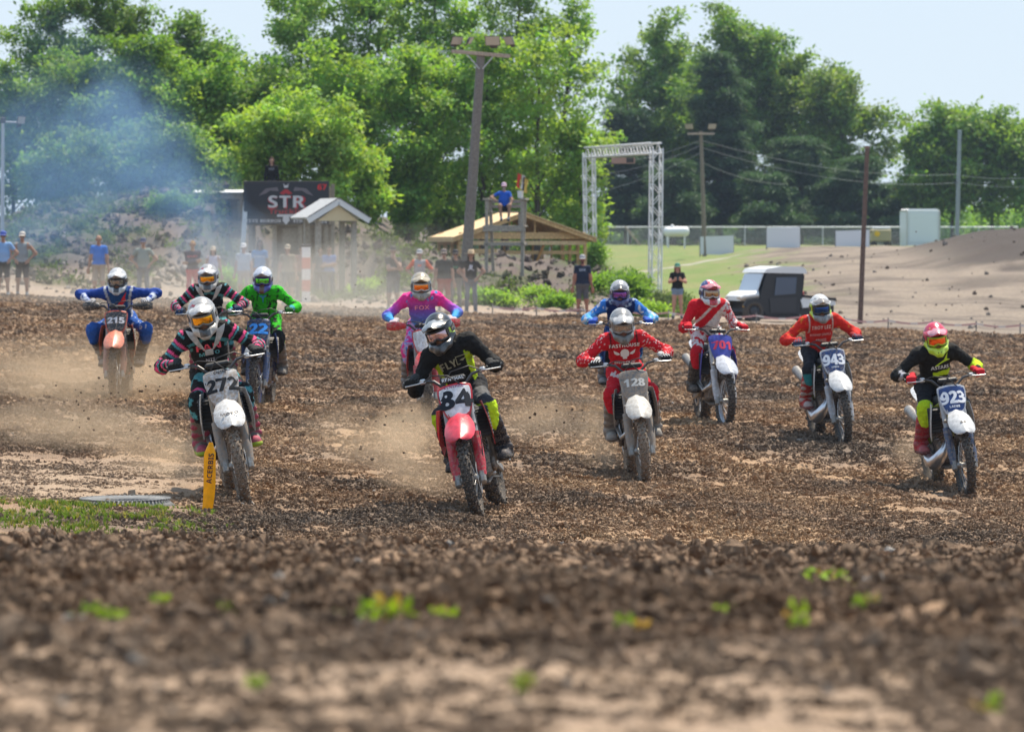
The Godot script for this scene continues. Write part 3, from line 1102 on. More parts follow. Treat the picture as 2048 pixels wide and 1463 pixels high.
	# bushes: px, scale, height, width, tint, label
	var bs := [[1235, 60, 0.95, 1.9, D, "dark bush at the foot of the truss gate"], [1262, 61, 1.05, 1.4, D, "upright dark bush left of the truss gate's near post"], [1200, 60, 0.7, 1.2, B, "green bush behind the man in the navy shirt"],
		[1275, 66, 0.45, 1.0, L, "low bright bush behind the blue rider"], [1310, 66, 0.4, 0.9, L, "low bright bush left of the woman in shorts"], [1000, 64, 0.4, 1.3, L, "bright bush under the lookout chair"], [965, 64, 0.5, 1.2, B, "green bush beside the man in the straw hat"],
		[1080, 62, 0.5, 1.2, L, "bright bush on the cut bank under the timber shelter"], [1110, 64, 0.5, 1.0, B, "green bush on the slope of the cut bank"], [455, 60, 0.9, 1.6, B, "leafy bush at the sign tower's left leg"],
		[340, 58, 0.8, 1.8, D, "dark bush on the mound above the man in green grey"], [745, 60, 0.8, 1.6, L, "bright bush right of the gabled shelter"], [1180, 50, 1.5, 1.5, B, "tall green bush beside the far truss post"]]
	for i in bs.size():
		var a: Array = bs[i]
		shrub(on_ground(a[0], a[1]), a[2], a[3], i + 1, a[4], a[5], "bushes along the cut bank and mound")
# ---------------------------------------------------------------- motocross bikes (forward is +z, the front tyre touches the ground at the origin)
const RAKE := 0.4625
const AXLE := Vector3(0, 0.335, 0)
var bk := {}

func fk(t: float, x := 0.0, fwd := 0.0) -> Vector3:   # a point t metres up the fork, x across, fwd in front of it
	return AXLE + Vector3(x, cos(RAKE) * t + sin(RAKE) * fwd, -sin(RAKE) * t + cos(RAKE) * fwd)

func fork_frame(t: float, fwd := 0.0) -> Transform3D:
	return Transform3D(Basis(Vector3.RIGHT, -RAKE), fk(t, 0, fwd))

func tyre(R: float, r: float, wide: float, knobs: int, kw: float) -> MB:
	var b := MB.new()
	var secs := []
	for i in 40:
		var a := TAU * i / 40
		var s := []
		for j in 12:
			var q := TAU * j / 12
			var rr := R + r * cos(q)
			s.append(Vector3(wide * sin(q), rr * cos(a), rr * sin(a)))
		secs.append(s)
	secs.append(secs[0])
	b.loft(secs, false)
	for i in knobs:
		var a := TAU * i / knobs
		for row in ([-1, 1] if i % 2 else [-2, 0, 2]):
			var q: float = row * 0.52
			var rr := R + r * cos(q) * 1.02
			var p := Vector3(wide * sin(q) * 1.0, rr * cos(a), rr * sin(a))
			var n := Vector3(sin(q), cos(q) * cos(a), cos(q) * sin(a)).normalized()
			var tg := Vector3(0, -sin(a), cos(a))
			b.box(Transform3D(Basis(n.cross(tg).normalized(), n, tg), p + n * 0.004), Vector3(kw, 0.018, kw * 0.85))
	return b

func wheel_parts(which: String, R: float, r: float, wide: float, rimr: float, hub: float) -> void:
	bk["tyre" + which] = tyre(R, r, wide, 44 if which == "f" else 38, 0.02 if which == "f" else 0.027).mesh()
	var X := Transform3D(Basis(Vector3.BACK, PI / 2), Vector3.ZERO)   # lathe axis y -> x
	bk["rim" + which] = MB.new().lathe([Vector2(rimr, -0.028), Vector2(rimr + 0.012, -0.03), Vector2(rimr + 0.004, -0.012), Vector2(rimr - 0.008, 0), Vector2(rimr + 0.004, 0.012), Vector2(rimr + 0.012, 0.03), Vector2(rimr, 0.028), Vector2(rimr - 0.018, 0.008), Vector2(rimr - 0.018, -0.008)], 36, X, true).mesh()
	var b := MB.new().lathe([Vector2(0.012, -0.085), Vector2(0.024, -0.08), Vector2(hub, -0.05), Vector2(hub * 0.62, -0.03), Vector2(hub * 0.62, 0.03), Vector2(hub, 0.05), Vector2(0.024, 0.08), Vector2(0.012, 0.085)], 16, X)
	bk["hub" + which] = b.mesh()
	b = MB.new()
	for i in 32:
		var a := TAU * i / 32
		var e := a + (0.35 if i % 4 < 2 else -0.35)
		var sx := 0.045 if i % 2 else -0.045
		b.tube([Vector3(sx, hub * cos(a), hub * sin(a)), Vector3(sx * 0.1, (rimr - 0.012) * cos(e), (rimr - 0.012) * sin(e))], 0.0024, 4, false)
	bk["spokes" + which] = b.mesh()
	var dr := 0.13 if which == "f" else 0.12
	bk["disc" + which] = MB.new().lathe([Vector2(dr - 0.03, -0.002), Vector2(dr, -0.002), Vector2(dr, 0.002), Vector2(dr - 0.03, 0.002)], 28, X * T(Vector3(0, -0.07 if which == "f" else 0.07, 0)), true).mesh()

func panel(rows: Array, thick := 0.005) -> ArrayMesh:
	return MB.new().sheet(rows, thick).mesh()

func mirrored(rows: Array) -> Array:
	var out := []
	for r in rows:
		var q := []
		for p in r: q.append(Vector3(-p.x, p.y, p.z))
		out.append(q)
	return out

func bike_meshes() -> void:
	wheel_parts("f", 0.292, 0.043, 0.046, 0.262, 0.045)
	wheel_parts("r", 0.272, 0.056, 0.062, 0.235, 0.06)
	for s in [-1, 1]:
		var k := "L" if s < 0 else "R"
		var x: float = 0.102 * s
		bk["fork_upper" + k] = MB.new().tube([fk(0.30, x), fk(0.34, x), fk(0.36, x), fk(0.74, x), fk(0.76, x)], [0.029, 0.031, 0.028, 0.028, 0.02], 14).mesh()
		bk["fork_lower" + k] = MB.new().tube([fk(-0.03, x), fk(0.05, x), fk(0.06, x), fk(0.32, x)], [0.026, 0.03, 0.023, 0.023], 12).box(Transform3D(Basis(Vector3.RIGHT, -RAKE), fk(0.0, x, 0.004)), Vector3(0.052, 0.11, 0.058), 0.012).mesh()
		var rows := []
		for i in 9:
			var t := lerpf(0.01, 0.40, i / 8.0)
			var w := 0.040 if i > 1 else 0.032
			var r := []
			for j in 7:
				var a := lerpf(-1.35, 1.35, j / 6.0)
				r.append(fk(t, x + 0.004 * s + w * sin(a), w * cos(a) * (0.9 + 0.06 * sin(i * 0.4)) + 0.002))
			rows.append(r)
		bk["guard" + k] = panel(rows, 0.004)
		# radiator with louvres, its shroud, the side number panel
		var b := MB.new().box(T(Vector3(0.15 * s, 0.76, -0.50), Vector3(-8, 12 * s, 0)), Vector3(0.12, 0.26, 0.03), 0.006)
		bk["radiator" + k] = b.mesh()
		b = MB.new()
		for i in 9: b.box(T(Vector3(0.155 * s, 0.655 + i * 0.027, -0.475), Vector3(35, 12 * s, 0)), Vector3(0.125, 0.004, 0.024))
		bk["louvres" + k] = b.mesh()
		rows = []
		for i in 6:   # from the front edge backwards
			var u := i / 5.0
			var r := []
			for j in 6:
				var h := j / 5.0
				var z := lerpf(-0.36, -0.86, u) + 0.05 * (1 - u) * sin(h * PI) - 0.05 * (1 - h) * (1 - u)
				var y := lerpf(lerpf(0.56, 0.93, h), lerpf(0.78, 0.93, h), u)
				var xx := lerpf(lerpf(0.215, 0.19, h), 0.105, smoothstep(0.0, 1.0, u)) + 0.018 * sin(h * PI) * (1 - u)
				r.append(Vector3(xx * s, y, z))
			rows.append(r)
		bk["shroud" + k] = panel(rows, 0.006)
		rows = []
		for i in 5:
			var u := i / 4.0
			var r := []
			for j in 5:
				var h := j / 4.0
				r.append(Vector3((0.105 + 0.03 * sin(u * PI) - 0.02 * h) * s, lerpf(0.62 + 0.1 * u, 0.88 + 0.03 * u, h), lerpf(-1.12, -1.52, u)))
			rows.append(r)
		bk["side" + k] = panel(rows, 0.005)
		bk["peg" + k] = MB.new().box(T(Vector3(0.205 * s, 0.40, -0.86)), Vector3(0.10, 0.018, 0.055), 0.004).mesh()
		bk["swingarm" + k] = MB.new().bar(Vector3(0.10 * s, 0.43, -1.0), Vector3(0.095 * s, 0.325, -1.50), 0.03, 0.065, 0.01).mesh()
		bk["spar" + k] = MB.new().tube([Vector3(0.035 * s, 0.95, -0.40), Vector3(0.11 * s, 0.86, -0.62), Vector3(0.13 * s, 0.62, -0.92), Vector3(0.115 * s, 0.42, -0.99)], [0.03, 0.034, 0.034, 0.03], 8).tube([Vector3(0.02 * s, 0.86, -0.42), Vector3(0.05 * s, 0.55, -0.52), Vector3(0.07 * s, 0.34, -0.68), Vector3(0.09 * s, 0.32, -0.95)], 0.018, 8).tube([Vector3(0.10 * s, 0.86, -0.85), Vector3(0.08 * s, 0.92, -1.5)], 0.012, 6).mesh()
		# handlebar controls
		var g := Vector3(0.335 * s, 1.188, -0.462)
		bk["grip" + k] = MB.new().tube([Vector3(0.285 * s, 1.184, -0.445), Vector3(0.30 * s, 1.185, -0.45), Vector3(0.40 * s, 1.19, -0.49), Vector3(0.412 * s, 1.19, -0.494)], [0.026, 0.017, 0.016, 0.021], 10).mesh()
		bk["lever" + k] = MB.new().box(T(Vector3(0.25 * s, 1.182, -0.42), Vector3(0, -10 * s, 0)), Vector3(0.05, 0.045, 0.05), 0.01).tube([Vector3(0.245 * s, 1.178, -0.40), Vector3(0.29 * s, 1.172, -0.385), Vector3(0.38 * s, 1.17, -0.42), Vector3(0.40 * s, 1.17, -0.425)], [0.009, 0.007, 0.006, 0.008], 6).mesh()
		rows = []
		for i in 8:
			var u := i / 7.0
			var r := []
			for j in 5:
				var h := lerpf(-1, 1, j / 4.0)
				r.append(Vector3(lerpf(0.20, 0.43, u) * s, 1.165 + h * lerpf(0.025, 0.05, sin(u * PI * 0.8)), -0.345 - 0.09 * u * u + 0.02 * (1 - h * h) - (0.07 if u > 0.95 else 0.0)))
			rows.append(r)
		bk["hand_guard" + k] = panel(rows, 0.006)
	# clamps, bars, plate, fender
	var b := MB.new()
	for t in [0.47, 0.69]: b.box(fork_frame(t), Vector3(0.255, 0.034, 0.085), 0.012)
	b.tube([fk(0.45, 0, -0.035), fk(0.72, 0, -0.035)], 0.028, 10)
	bk["clamps"] = b.mesh()
	var bar := []
	for p in [[-0.41, 1.19, -0.494], [-0.25, 1.182, -0.432], [-0.16, 1.165, -0.405], [-0.075, 1.085, -0.40], [0.075, 1.085, -0.40], [0.16, 1.165, -0.405], [0.25, 1.182, -0.432], [0.41, 1.19, -0.494]]: bar.append(Vector3(p[0], p[1], p[2]))
	bk["bar"] = MB.new().tube(bar, [0.011, 0.013, 0.014, 0.014, 0.014, 0.014, 0.013, 0.011], 10).box(T(Vector3(0, 1.07, -0.395)), Vector3(0.12, 0.045, 0.045), 0.01).mesh()
	bk["pad"] = MB.new().box(T(Vector3(0, 1.155, -0.395), Vector3(-20, 0, 0)), Vector3(0.21, 0.05, 0.045), 0.018).mesh()
	var cab := MB.new()
	cab.tube([Vector3(-0.24, 1.18, -0.40), Vector3(-0.16, 1.215, -0.31), Vector3(-0.03, 1.19, -0.25), Vector3(0.06, 1.10, -0.27), Vector3(0.09, 0.9, -0.33)], 0.006, 6)
	cab.tube([Vector3(0.24, 1.18, -0.40), Vector3(0.15, 1.235, -0.33), Vector3(0.0, 1.215, -0.28), Vector3(-0.09, 1.09, -0.30), Vector3(-0.1, 0.85, -0.42)], 0.005, 6)
	cab.tube([Vector3(0.13, 0.86, -0.20), Vector3(0.145, 0.62, -0.09), Vector3(0.125, 0.40, -0.02)], 0.005, 6)
	bk["cables"] = cab.mesh()
	# the front number plate: a bowed shield
	var prow := []
	var outline := [[-0.155, 0.055], [-0.14, 0.09], [-0.09, 0.112], [-0.03, 0.128], [0.03, 0.139], [0.10, 0.145], [0.14, 0.138], [0.155, 0.11]]
	for o in outline:
		var r := []
		for j in 9:
			var u := lerpf(-1, 1, j / 8.0)
			r.append(fk(0.665 + o[0], o[1] * u, 0.105 - 0.035 * u * u + 0.02 * o[0]))
		prow.append(r)
	bk["plate"] = panel(prow, 0.005)
	var inner := []
	for i in range(0, outline.size()):
		var r := []
		for j in 9:
			var u := lerpf(-1, 1, j / 8.0) * 0.9
			r.append(fk(0.665 + outline[i][0] * 0.88, outline[i][1] * u, 0.1095 - 0.035 * u * u + 0.02 * outline[i][0]))
		inner.append(r)
	bk["plate_decal"] = panel(inner, 0.003)
	var fr := []
	for q in [[0.885, -0.27, 0.055, 0.01], [0.868, -0.17, 0.075, 0.02], [0.845, -0.06, 0.105, 0.035], [0.812, 0.03, 0.122, 0.045], [0.772, 0.11, 0.126, 0.05], [0.725, 0.185, 0.112, 0.042], [0.690, 0.235, 0.085, 0.03], [0.672, 0.255, 0.05, 0.014]]:
		var r := []
		for j in 11:
			var u := lerpf(-1, 1, j / 10.0)
			var crown: float = 0.012 * (1 - smoothstep(0.0, 0.5, absf(u)))
			r.append(Vector3(q[2] * u, q[0] - q[3] * pow(absf(u), 2.4) + crown, q[1] - 0.04 * u * u * (1 if q[1] > 0 else 0)))
		fr.append(r)
	bk["fender"] = panel(fr, 0.005)
	fr = []
	for q in [[0.90, -1.30, 0.085], [0.93, -1.48, 0.10], [0.965, -1.65, 0.10], [1.0, -1.82, 0.085], [1.02, -1.93, 0.06]]:
		var r := []
		for j in 7:
			var u := lerpf(-1, 1, j / 6.0)
			r.append(Vector3(q[2] * u, q[0] - 0.035 * u * u, q[1]))
		fr.append(r)
	bk["rear_fender"] = panel(fr, 0.006)
	# engine, seat, tank, exhausts
	b = MB.new().box(T(Vector3(0, 0.42, -0.80)), Vector3(0.22, 0.24, 0.32), 0.04).box(T(Vector3(0.01, 0.62, -0.72), Vector3(-12, 0, 0)), Vector3(0.15, 0.26, 0.16), 0.02)
	for i in 6: b.box(T(Vector3(0.01, 0.52 + i * 0.03, -0.70 - i * 0.006), Vector3(-12, 0, 0)), Vector3(0.18, 0.008, 0.19))
	b.lathe([Vector2(0.02, 0.0), Vector2(0.075, 0.0), Vector2(0.08, 0.03), Vector2(0.06, 0.045), Vector2(0.0, 0.047)], 16, Transform3D(Basis(Vector3.BACK, PI / 2), Vector3(-0.11, 0.42, -0.86)))
	b.lathe([Vector2(0.02, 0.0), Vector2(0.06, 0.0), Vector2(0.062, 0.03), Vector2(0.04, 0.04), Vector2(0.0, 0.041)], 16, Transform3D(Basis(Vector3.BACK, -PI / 2), Vector3(0.11, 0.40, -0.74)))
	b.box(T(Vector3(0, 0.285, -0.78), Vector3(6, 0, 0)), Vector3(0.17, 0.03, 0.42), 0.012)
	bk["engine"] = b.mesh()
	var secs := []
	for q in [[-0.44, 0.93, 0.05, 0.05], [-0.55, 0.95, 0.085, 0.075], [-0.72, 0.965, 0.09, 0.06], [-0.95, 0.94, 0.07, 0.05], [-1.2, 0.945, 0.075, 0.05], [-1.42, 0.965, 0.08, 0.045], [-1.56, 0.98, 0.06, 0.03]]:
		var r := []
		for j in 14:
			var a := TAU * j / 14
			r.append(Vector3(q[2] * cos(a), q[1] - 0.02 + q[3] * sin(a) * (1.0 if sin(a) > 0 else 1.6), q[0]))
		secs.append(r)
	bk["seat"] = MB.new().loft(secs).mesh()
	bk["muffler"] = MB.new().tube([Vector3(-0.12, 0.66, -1.08), Vector3(-0.14, 0.70, -1.18), Vector3(-0.15, 0.72, -1.25), Vector3(-0.165, 0.80, -1.62), Vector3(-0.165, 0.81, -1.68)], [0.025, 0.03, 0.055, 0.055, 0.03], 12).mesh()
	bk["header"] = MB.new().tube([Vector3(-0.02, 0.60, -0.62), Vector3(-0.08, 0.50, -0.52), Vector3(-0.14, 0.44, -0.62), Vector3(-0.155, 0.52, -0.85), Vector3(-0.13, 0.64, -1.06)], 0.023, 10).mesh()
	bk["chamber"] = MB.new().tube([Vector3(-0.01, 0.62, -0.62), Vector3(-0.03, 0.56, -0.52), Vector3(-0.08, 0.47, -0.45), Vector3(-0.145, 0.38, -0.48), Vector3(-0.175, 0.33, -0.58), Vector3(-0.18, 0.36, -0.74), Vector3(-0.165, 0.46, -0.92), Vector3(-0.14, 0.58, -1.06)], [0.026, 0.03, 0.045, 0.066, 0.075, 0.066, 0.042, 0.024], 14).mesh()
	bk["chain"] = MB.new().box(T(Vector3(0.075, 0.41, -1.18), Vector3(8, 0, 0)), Vector3(0.016, 0.012, 0.62)).box(T(Vector3(0.075, 0.28, -1.2), Vector3(-3, 0, 0)), Vector3(0.016, 0.012, 0.55)).lathe([Vector2(0.06, -0.003), Vector2(0.10, -0.003), Vector2(0.10, 0.003), Vector2(0.06, 0.003)], 24, Transform3D(Basis(Vector3.BACK, PI / 2), Vector3(0.075, 0.335, -1.48)), true).mesh()
	bk["caliper"] = MB.new().box(T(Vector3(0.085, 0.42, -0.11), Vector3(-30, 0, 0)), Vector3(0.04, 0.11, 0.06), 0.012).mesh()

func plastic(c: Color, dirty := 0.0) -> StandardMaterial3D:
	var key := "plastic %.2f %.2f %.2f %.1f" % [c.r, c.g, c.b, dirty]
	if mats.has(key): return mats[key]
	var m := mat(key, c, lerpf(0.32, 0.85, dirty))
	if not mats.has("mud tex"):
		mats["mud tex"] = null
		mud_tex = noise_tex(41, 0.012, 0.66, 1.0, 512, 5)
	worn(m, mud_tex, 2.6)
	if dirty > 0.05: muddied(m, dirty)
	return m

func muddied(m: StandardMaterial3D, much: float) -> void:   # dried splashes of track soil
	var key := "splash " + ("heavy" if much > 0.42 else "light")
	if not mats.has(key):
		var n := FastNoiseLite.new()
		n.seed = 48
		n.frequency = 0.022
		n.fractal_octaves = 5
		var t := NoiseTexture2D.new()
		t.width = 512
		t.height = 512
		t.seamless = true
		t.noise = n
		var lo := 0.40 if much > 0.42 else 0.60
		var c := Color(0.30, 0.225, 0.165).linear_to_srgb()
		var g := Gradient.new()
		g.set_color(0, Color(c.r, c.g, c.b, 0.0))
		g.set_color(1, Color(c.r * 0.85, c.g * 0.85, c.b * 0.85, 0.95))
		g.add_point(lo, Color(c.r, c.g, c.b, 0.0))
		g.add_point(lo + 0.10, Color(c.r, c.g, c.b, 0.8))
		t.color_ramp = g
		mats[key] = t
	m.detail_enabled = true
	m.detail_blend_mode = BaseMaterial3D.BLEND_MODE_MIX
	m.detail_uv_layer = BaseMaterial3D.DETAIL_UV_1
	m.detail_albedo = mats[key]
var mud_tex: Texture2D

func ground_frame(px: float, py: float, s: float, lean: float, yaw: float) -> Transform3D:
	var p := at(px, py, s)
	p.y = ground_h(p.x, -p.z) - 0.015
	var bs := Basis(Vector3.UP, deg_to_rad(yaw))
	var rear := p - bs.z * 1.48
	var slope := atan2(clampf(ground_h(rear.x, -rear.z) - p.y - 0.015, -0.12, 0.12), 1.48)
	return Transform3D(bs * Basis(Vector3.RIGHT, slope) * Basis(Vector3.BACK, deg_to_rad(lean)), p)

func steer_xf(deg: float) -> Transform3D:
	var ax := Vector3(0, cos(RAKE), -sin(RAKE))
	var o := fk(0.6, 0, -0.035)
	var bs := Basis(ax, deg_to_rad(deg))
	return Transform3D(bs, o - bs * o)

func motorcycle(c: Dictionary, xf: Transform3D) -> void:
	var o := thing("motorcycle", c.label, "motorcycle", xf, "motocross bikes racing towards the camera")
	var S := steer_xf(c.get("steer", 0.0))
	var d: float = c.get("dirt", 0.0)
	var rubber := worn(mat("tyre rubber", Color(0.055, 0.048, 0.042), 0.85), noise_tex(43, 0.02, 0.55, 1.0, 256), 5.0)
	var muddy := worn(mat("muddy rubber", Color(0.14, 0.115, 0.09), 0.9), noise_tex(43, 0.02, 0.45, 1.0, 256), 5.0)
	muddied(rubber, 0.3)
	muddied(muddy, 0.9)
	var steel := mat("steel", Color(0.55, 0.55, 0.55), 0.35, 0.9)
	var alu := worn(mat("aluminium", Color(0.42, 0.41, 0.39), 0.5, 0.6), noise_tex(44, 0.02, 0.6, 1.0, 256), 4.0)
	var black := mat("black plastic", Color(0.022, 0.022, 0.024), 0.5)
	muddied(alu, 0.3)
	var spk := mat("spokes", Color(0.5, 0.5, 0.5), 0.4, 0.8)
	var rim: Material = plastic(c.rim, d * 0.5)
	for w in ["f", "r"]:
		var wx := (S * T(AXLE)) if w == "f" else T(Vector3(0, 0.333, -1.48))
		var wh := part(o, "front_wheel" if w == "f" else "rear_wheel", bk["rim" + w], rim, wx)
		part(wh, "tyre", bk["tyre" + w], muddy if c.get("mud", false) else rubber)
		part(wh, "hub", bk["hub" + w], alu)
		var sp := part(wh, "spokes", bk["spokes" + w], spk)
		part(wh, "brake_disc", bk["disc" + w], steel)
	for k in ["L", "R"]:
		var fu := part(o, "fork_leg", bk["fork_upper" + k], plastic(c.fork, d), S)
		part(fu, "lower_tube", bk["fork_lower" + k], alu)
		part(fu, "fork_guard", bk["guard" + k], plastic(c.guard, maxf(d, 0.12)))
	part(o, "fork_clamps", bk["clamps"], alu, S)
	part(o, "brake_caliper", bk["caliper"], black, S)
	part(o, "front_fender", bk["fender"], plastic(c.fender, d * 0.4), S)
	var hb := part(o, "handlebar", bk["bar"], mat("bar", c.get("bar", Color(0.07, 0.07, 0.075)), 0.4, 0.5), S)
	for k in ["L", "R"]:
		part(hb, "grip", bk["grip" + k], black)
		part(hb, "lever", bk["lever" + k], steel)
	part(hb, "bar_pad", bk["pad"], black)
	part(hb, "cables", bk["cables"], black)
	if c.has("hand_guard"):
		for k in ["L", "R"]: part(hb, "hand_guard", bk["hand_guard" + k], plastic(c.hand_guard, d))
	var pl := part(o, "number_plate", bk["plate"], plastic(c.trim, d), S)
	part(pl, "plate_background", bk["plate_decal"], plastic(c.plate, d))
	if c.has("number"):
		var nm := heavy(c.number, c.get("digit", 0.125), 0.004, c.get("digit_wide", 1.1), 0.055)
		for i in nm.v.size():
			var p := nm.v[i]
			nm.v[i] = fk(0.685 + p.y, p.x, 0.1135 - 0.035 * (p.x / 0.13) ** 2 + p.z)
		part(pl, "number", nm.mesh(), mat("digits %s" % c.number, c.ink, 0.9))
	if c.has("plate_text"):
		var nm := letters(c.plate_text, 0.024, 0.003, 1.15)
		for i in nm.v.size():
			var p := nm.v[i]
			nm.v[i] = fk(c.get("plate_text_at", 0.785) + p.y, p.x, 0.1145 - 0.035 * (p.x / 0.13) ** 2 + p.z)
		part(pl, "lettering", nm.mesh(), mat("plate ink %s" % c.number, c.get("text_ink", c.ink), 0.6))
	if c.has("pad_text"):
		var nm := letters(c.pad_text, 0.026, 0.003, 1.2)
		var q := MB.new().put(nm, T(Vector3(0, 1.157, -0.367), Vector3(-20, 0, 0)))
		part(hb, "pad_lettering", q.mesh(), mat("white ink", Color(0.7, 0.7, 0.7), 0.6))
	if c.has("fender_text"):
		var nm := letters(c.fender_text, 0.03, 0.003, 1.3)
		var q := MB.new().put(nm, S * T(Vector3(0, 0.772, 0.135), Vector3(-58, 0, 0)))
		part(o, "fender_lettering", q.mesh(), mat("fender ink", Color(0.05, 0.05, 0.06), 0.6))
	for k in ["L", "R"]:
		part(o, "radiator_shroud", bk["shroud" + k], plastic(c.shroud, maxf(d * 0.5, 0.1)))
		var ra := part(o, "radiator", bk["radiator" + k], mat("radiator", Color(0.05, 0.05, 0.05), 0.7))
		part(ra, "louvres", bk["louvres" + k], black)
		part(o, "side_panel", bk["side" + k], plastic(c.side, d * 0.5))
		part(o, "foot_peg", bk["peg" + k], steel)
		part(o, "swingarm", bk["swingarm" + k], alu)
		part(o, "frame_spar", bk["spar" + k], plastic(c.frame, d * 0.6))
	part(o, "engine", bk["engine"], worn(mat("engine", Color(0.13, 0.125, 0.12), 0.6, 0.3), noise_tex(44, 0.02, 0.6, 1.0, 256), 4.0))
	muddied(mats["engine"], 0.6)
	part(o, "seat", bk["seat"], mat("seat vinyl", Color(0.02, 0.02, 0.022), 0.7))
	part(o, "rear_fender", bk["rear_fender"], plastic(c.side, d * 0.5))
	part(o, "muffler", bk["muffler"], alu)
	if c.get("two_stroke", false): part(o, "expansion_pipe", bk["chamber"], mat("pipe", Color(0.62, 0.62, 0.64), 0.28, 0.95))
	else: part(o, "exhaust_pipe", bk["header"], steel)
	part(o, "chain", bk["chain"], mat("chain", Color(0.12, 0.11, 0.10), 0.5, 0.7))
# ---------------------------------------------------------------- riders
var rd := {}
var fold_noise := FastNoiseLite.new()
const BLACK := Color(0.016, 0.016, 0.018)
const WHITE := Color(0.72, 0.72, 0.72)
const NEON := Color(0.55, 0.78, 0.02)
const PINK := Color(0.80, 0.09, 0.24)
const TEAL := Color(0.09, 0.32, 0.36)
const RED := Color(0.58, 0.012, 0.025)
const SKIN := Color(0.50, 0.27, 0.18)

func body_mb(b: Body, paint: Callable, fold := 0.0) -> MB:
	var m := MB.new()
	m.v = b.v.duplicate()
	m.t = b.t.duplicate()
	m.closed(0)
	m.c.resize(m.v.size())
	if fold > 0:
		var n := PackedVector3Array()
		n.resize(m.v.size())
		for i in range(0, m.t.size(), 3):
			var q := (m.v[m.t[i + 1]] - m.v[m.t[i]]).cross(m.v[m.t[i + 2]] - m.v[m.t[i]])
			for j in 3: n[m.t[i + j]] += q
		for i in m.v.size():
			var p := m.v[i]
			var w := fold_noise.get_noise_3d(p.x * 16 + p.y * 5, p.y * 24, p.z * 14) + 0.6 * fold_noise.get_noise_3d(p.x * 40, p.y * 46 + 9, p.z * 36)
			m.v[i] = p + n[i].normalized() * w * fold
	for i in m.v.size(): m.c[i] = paint.call(b.vb[i], b.along(i), b.v[i])
	return m

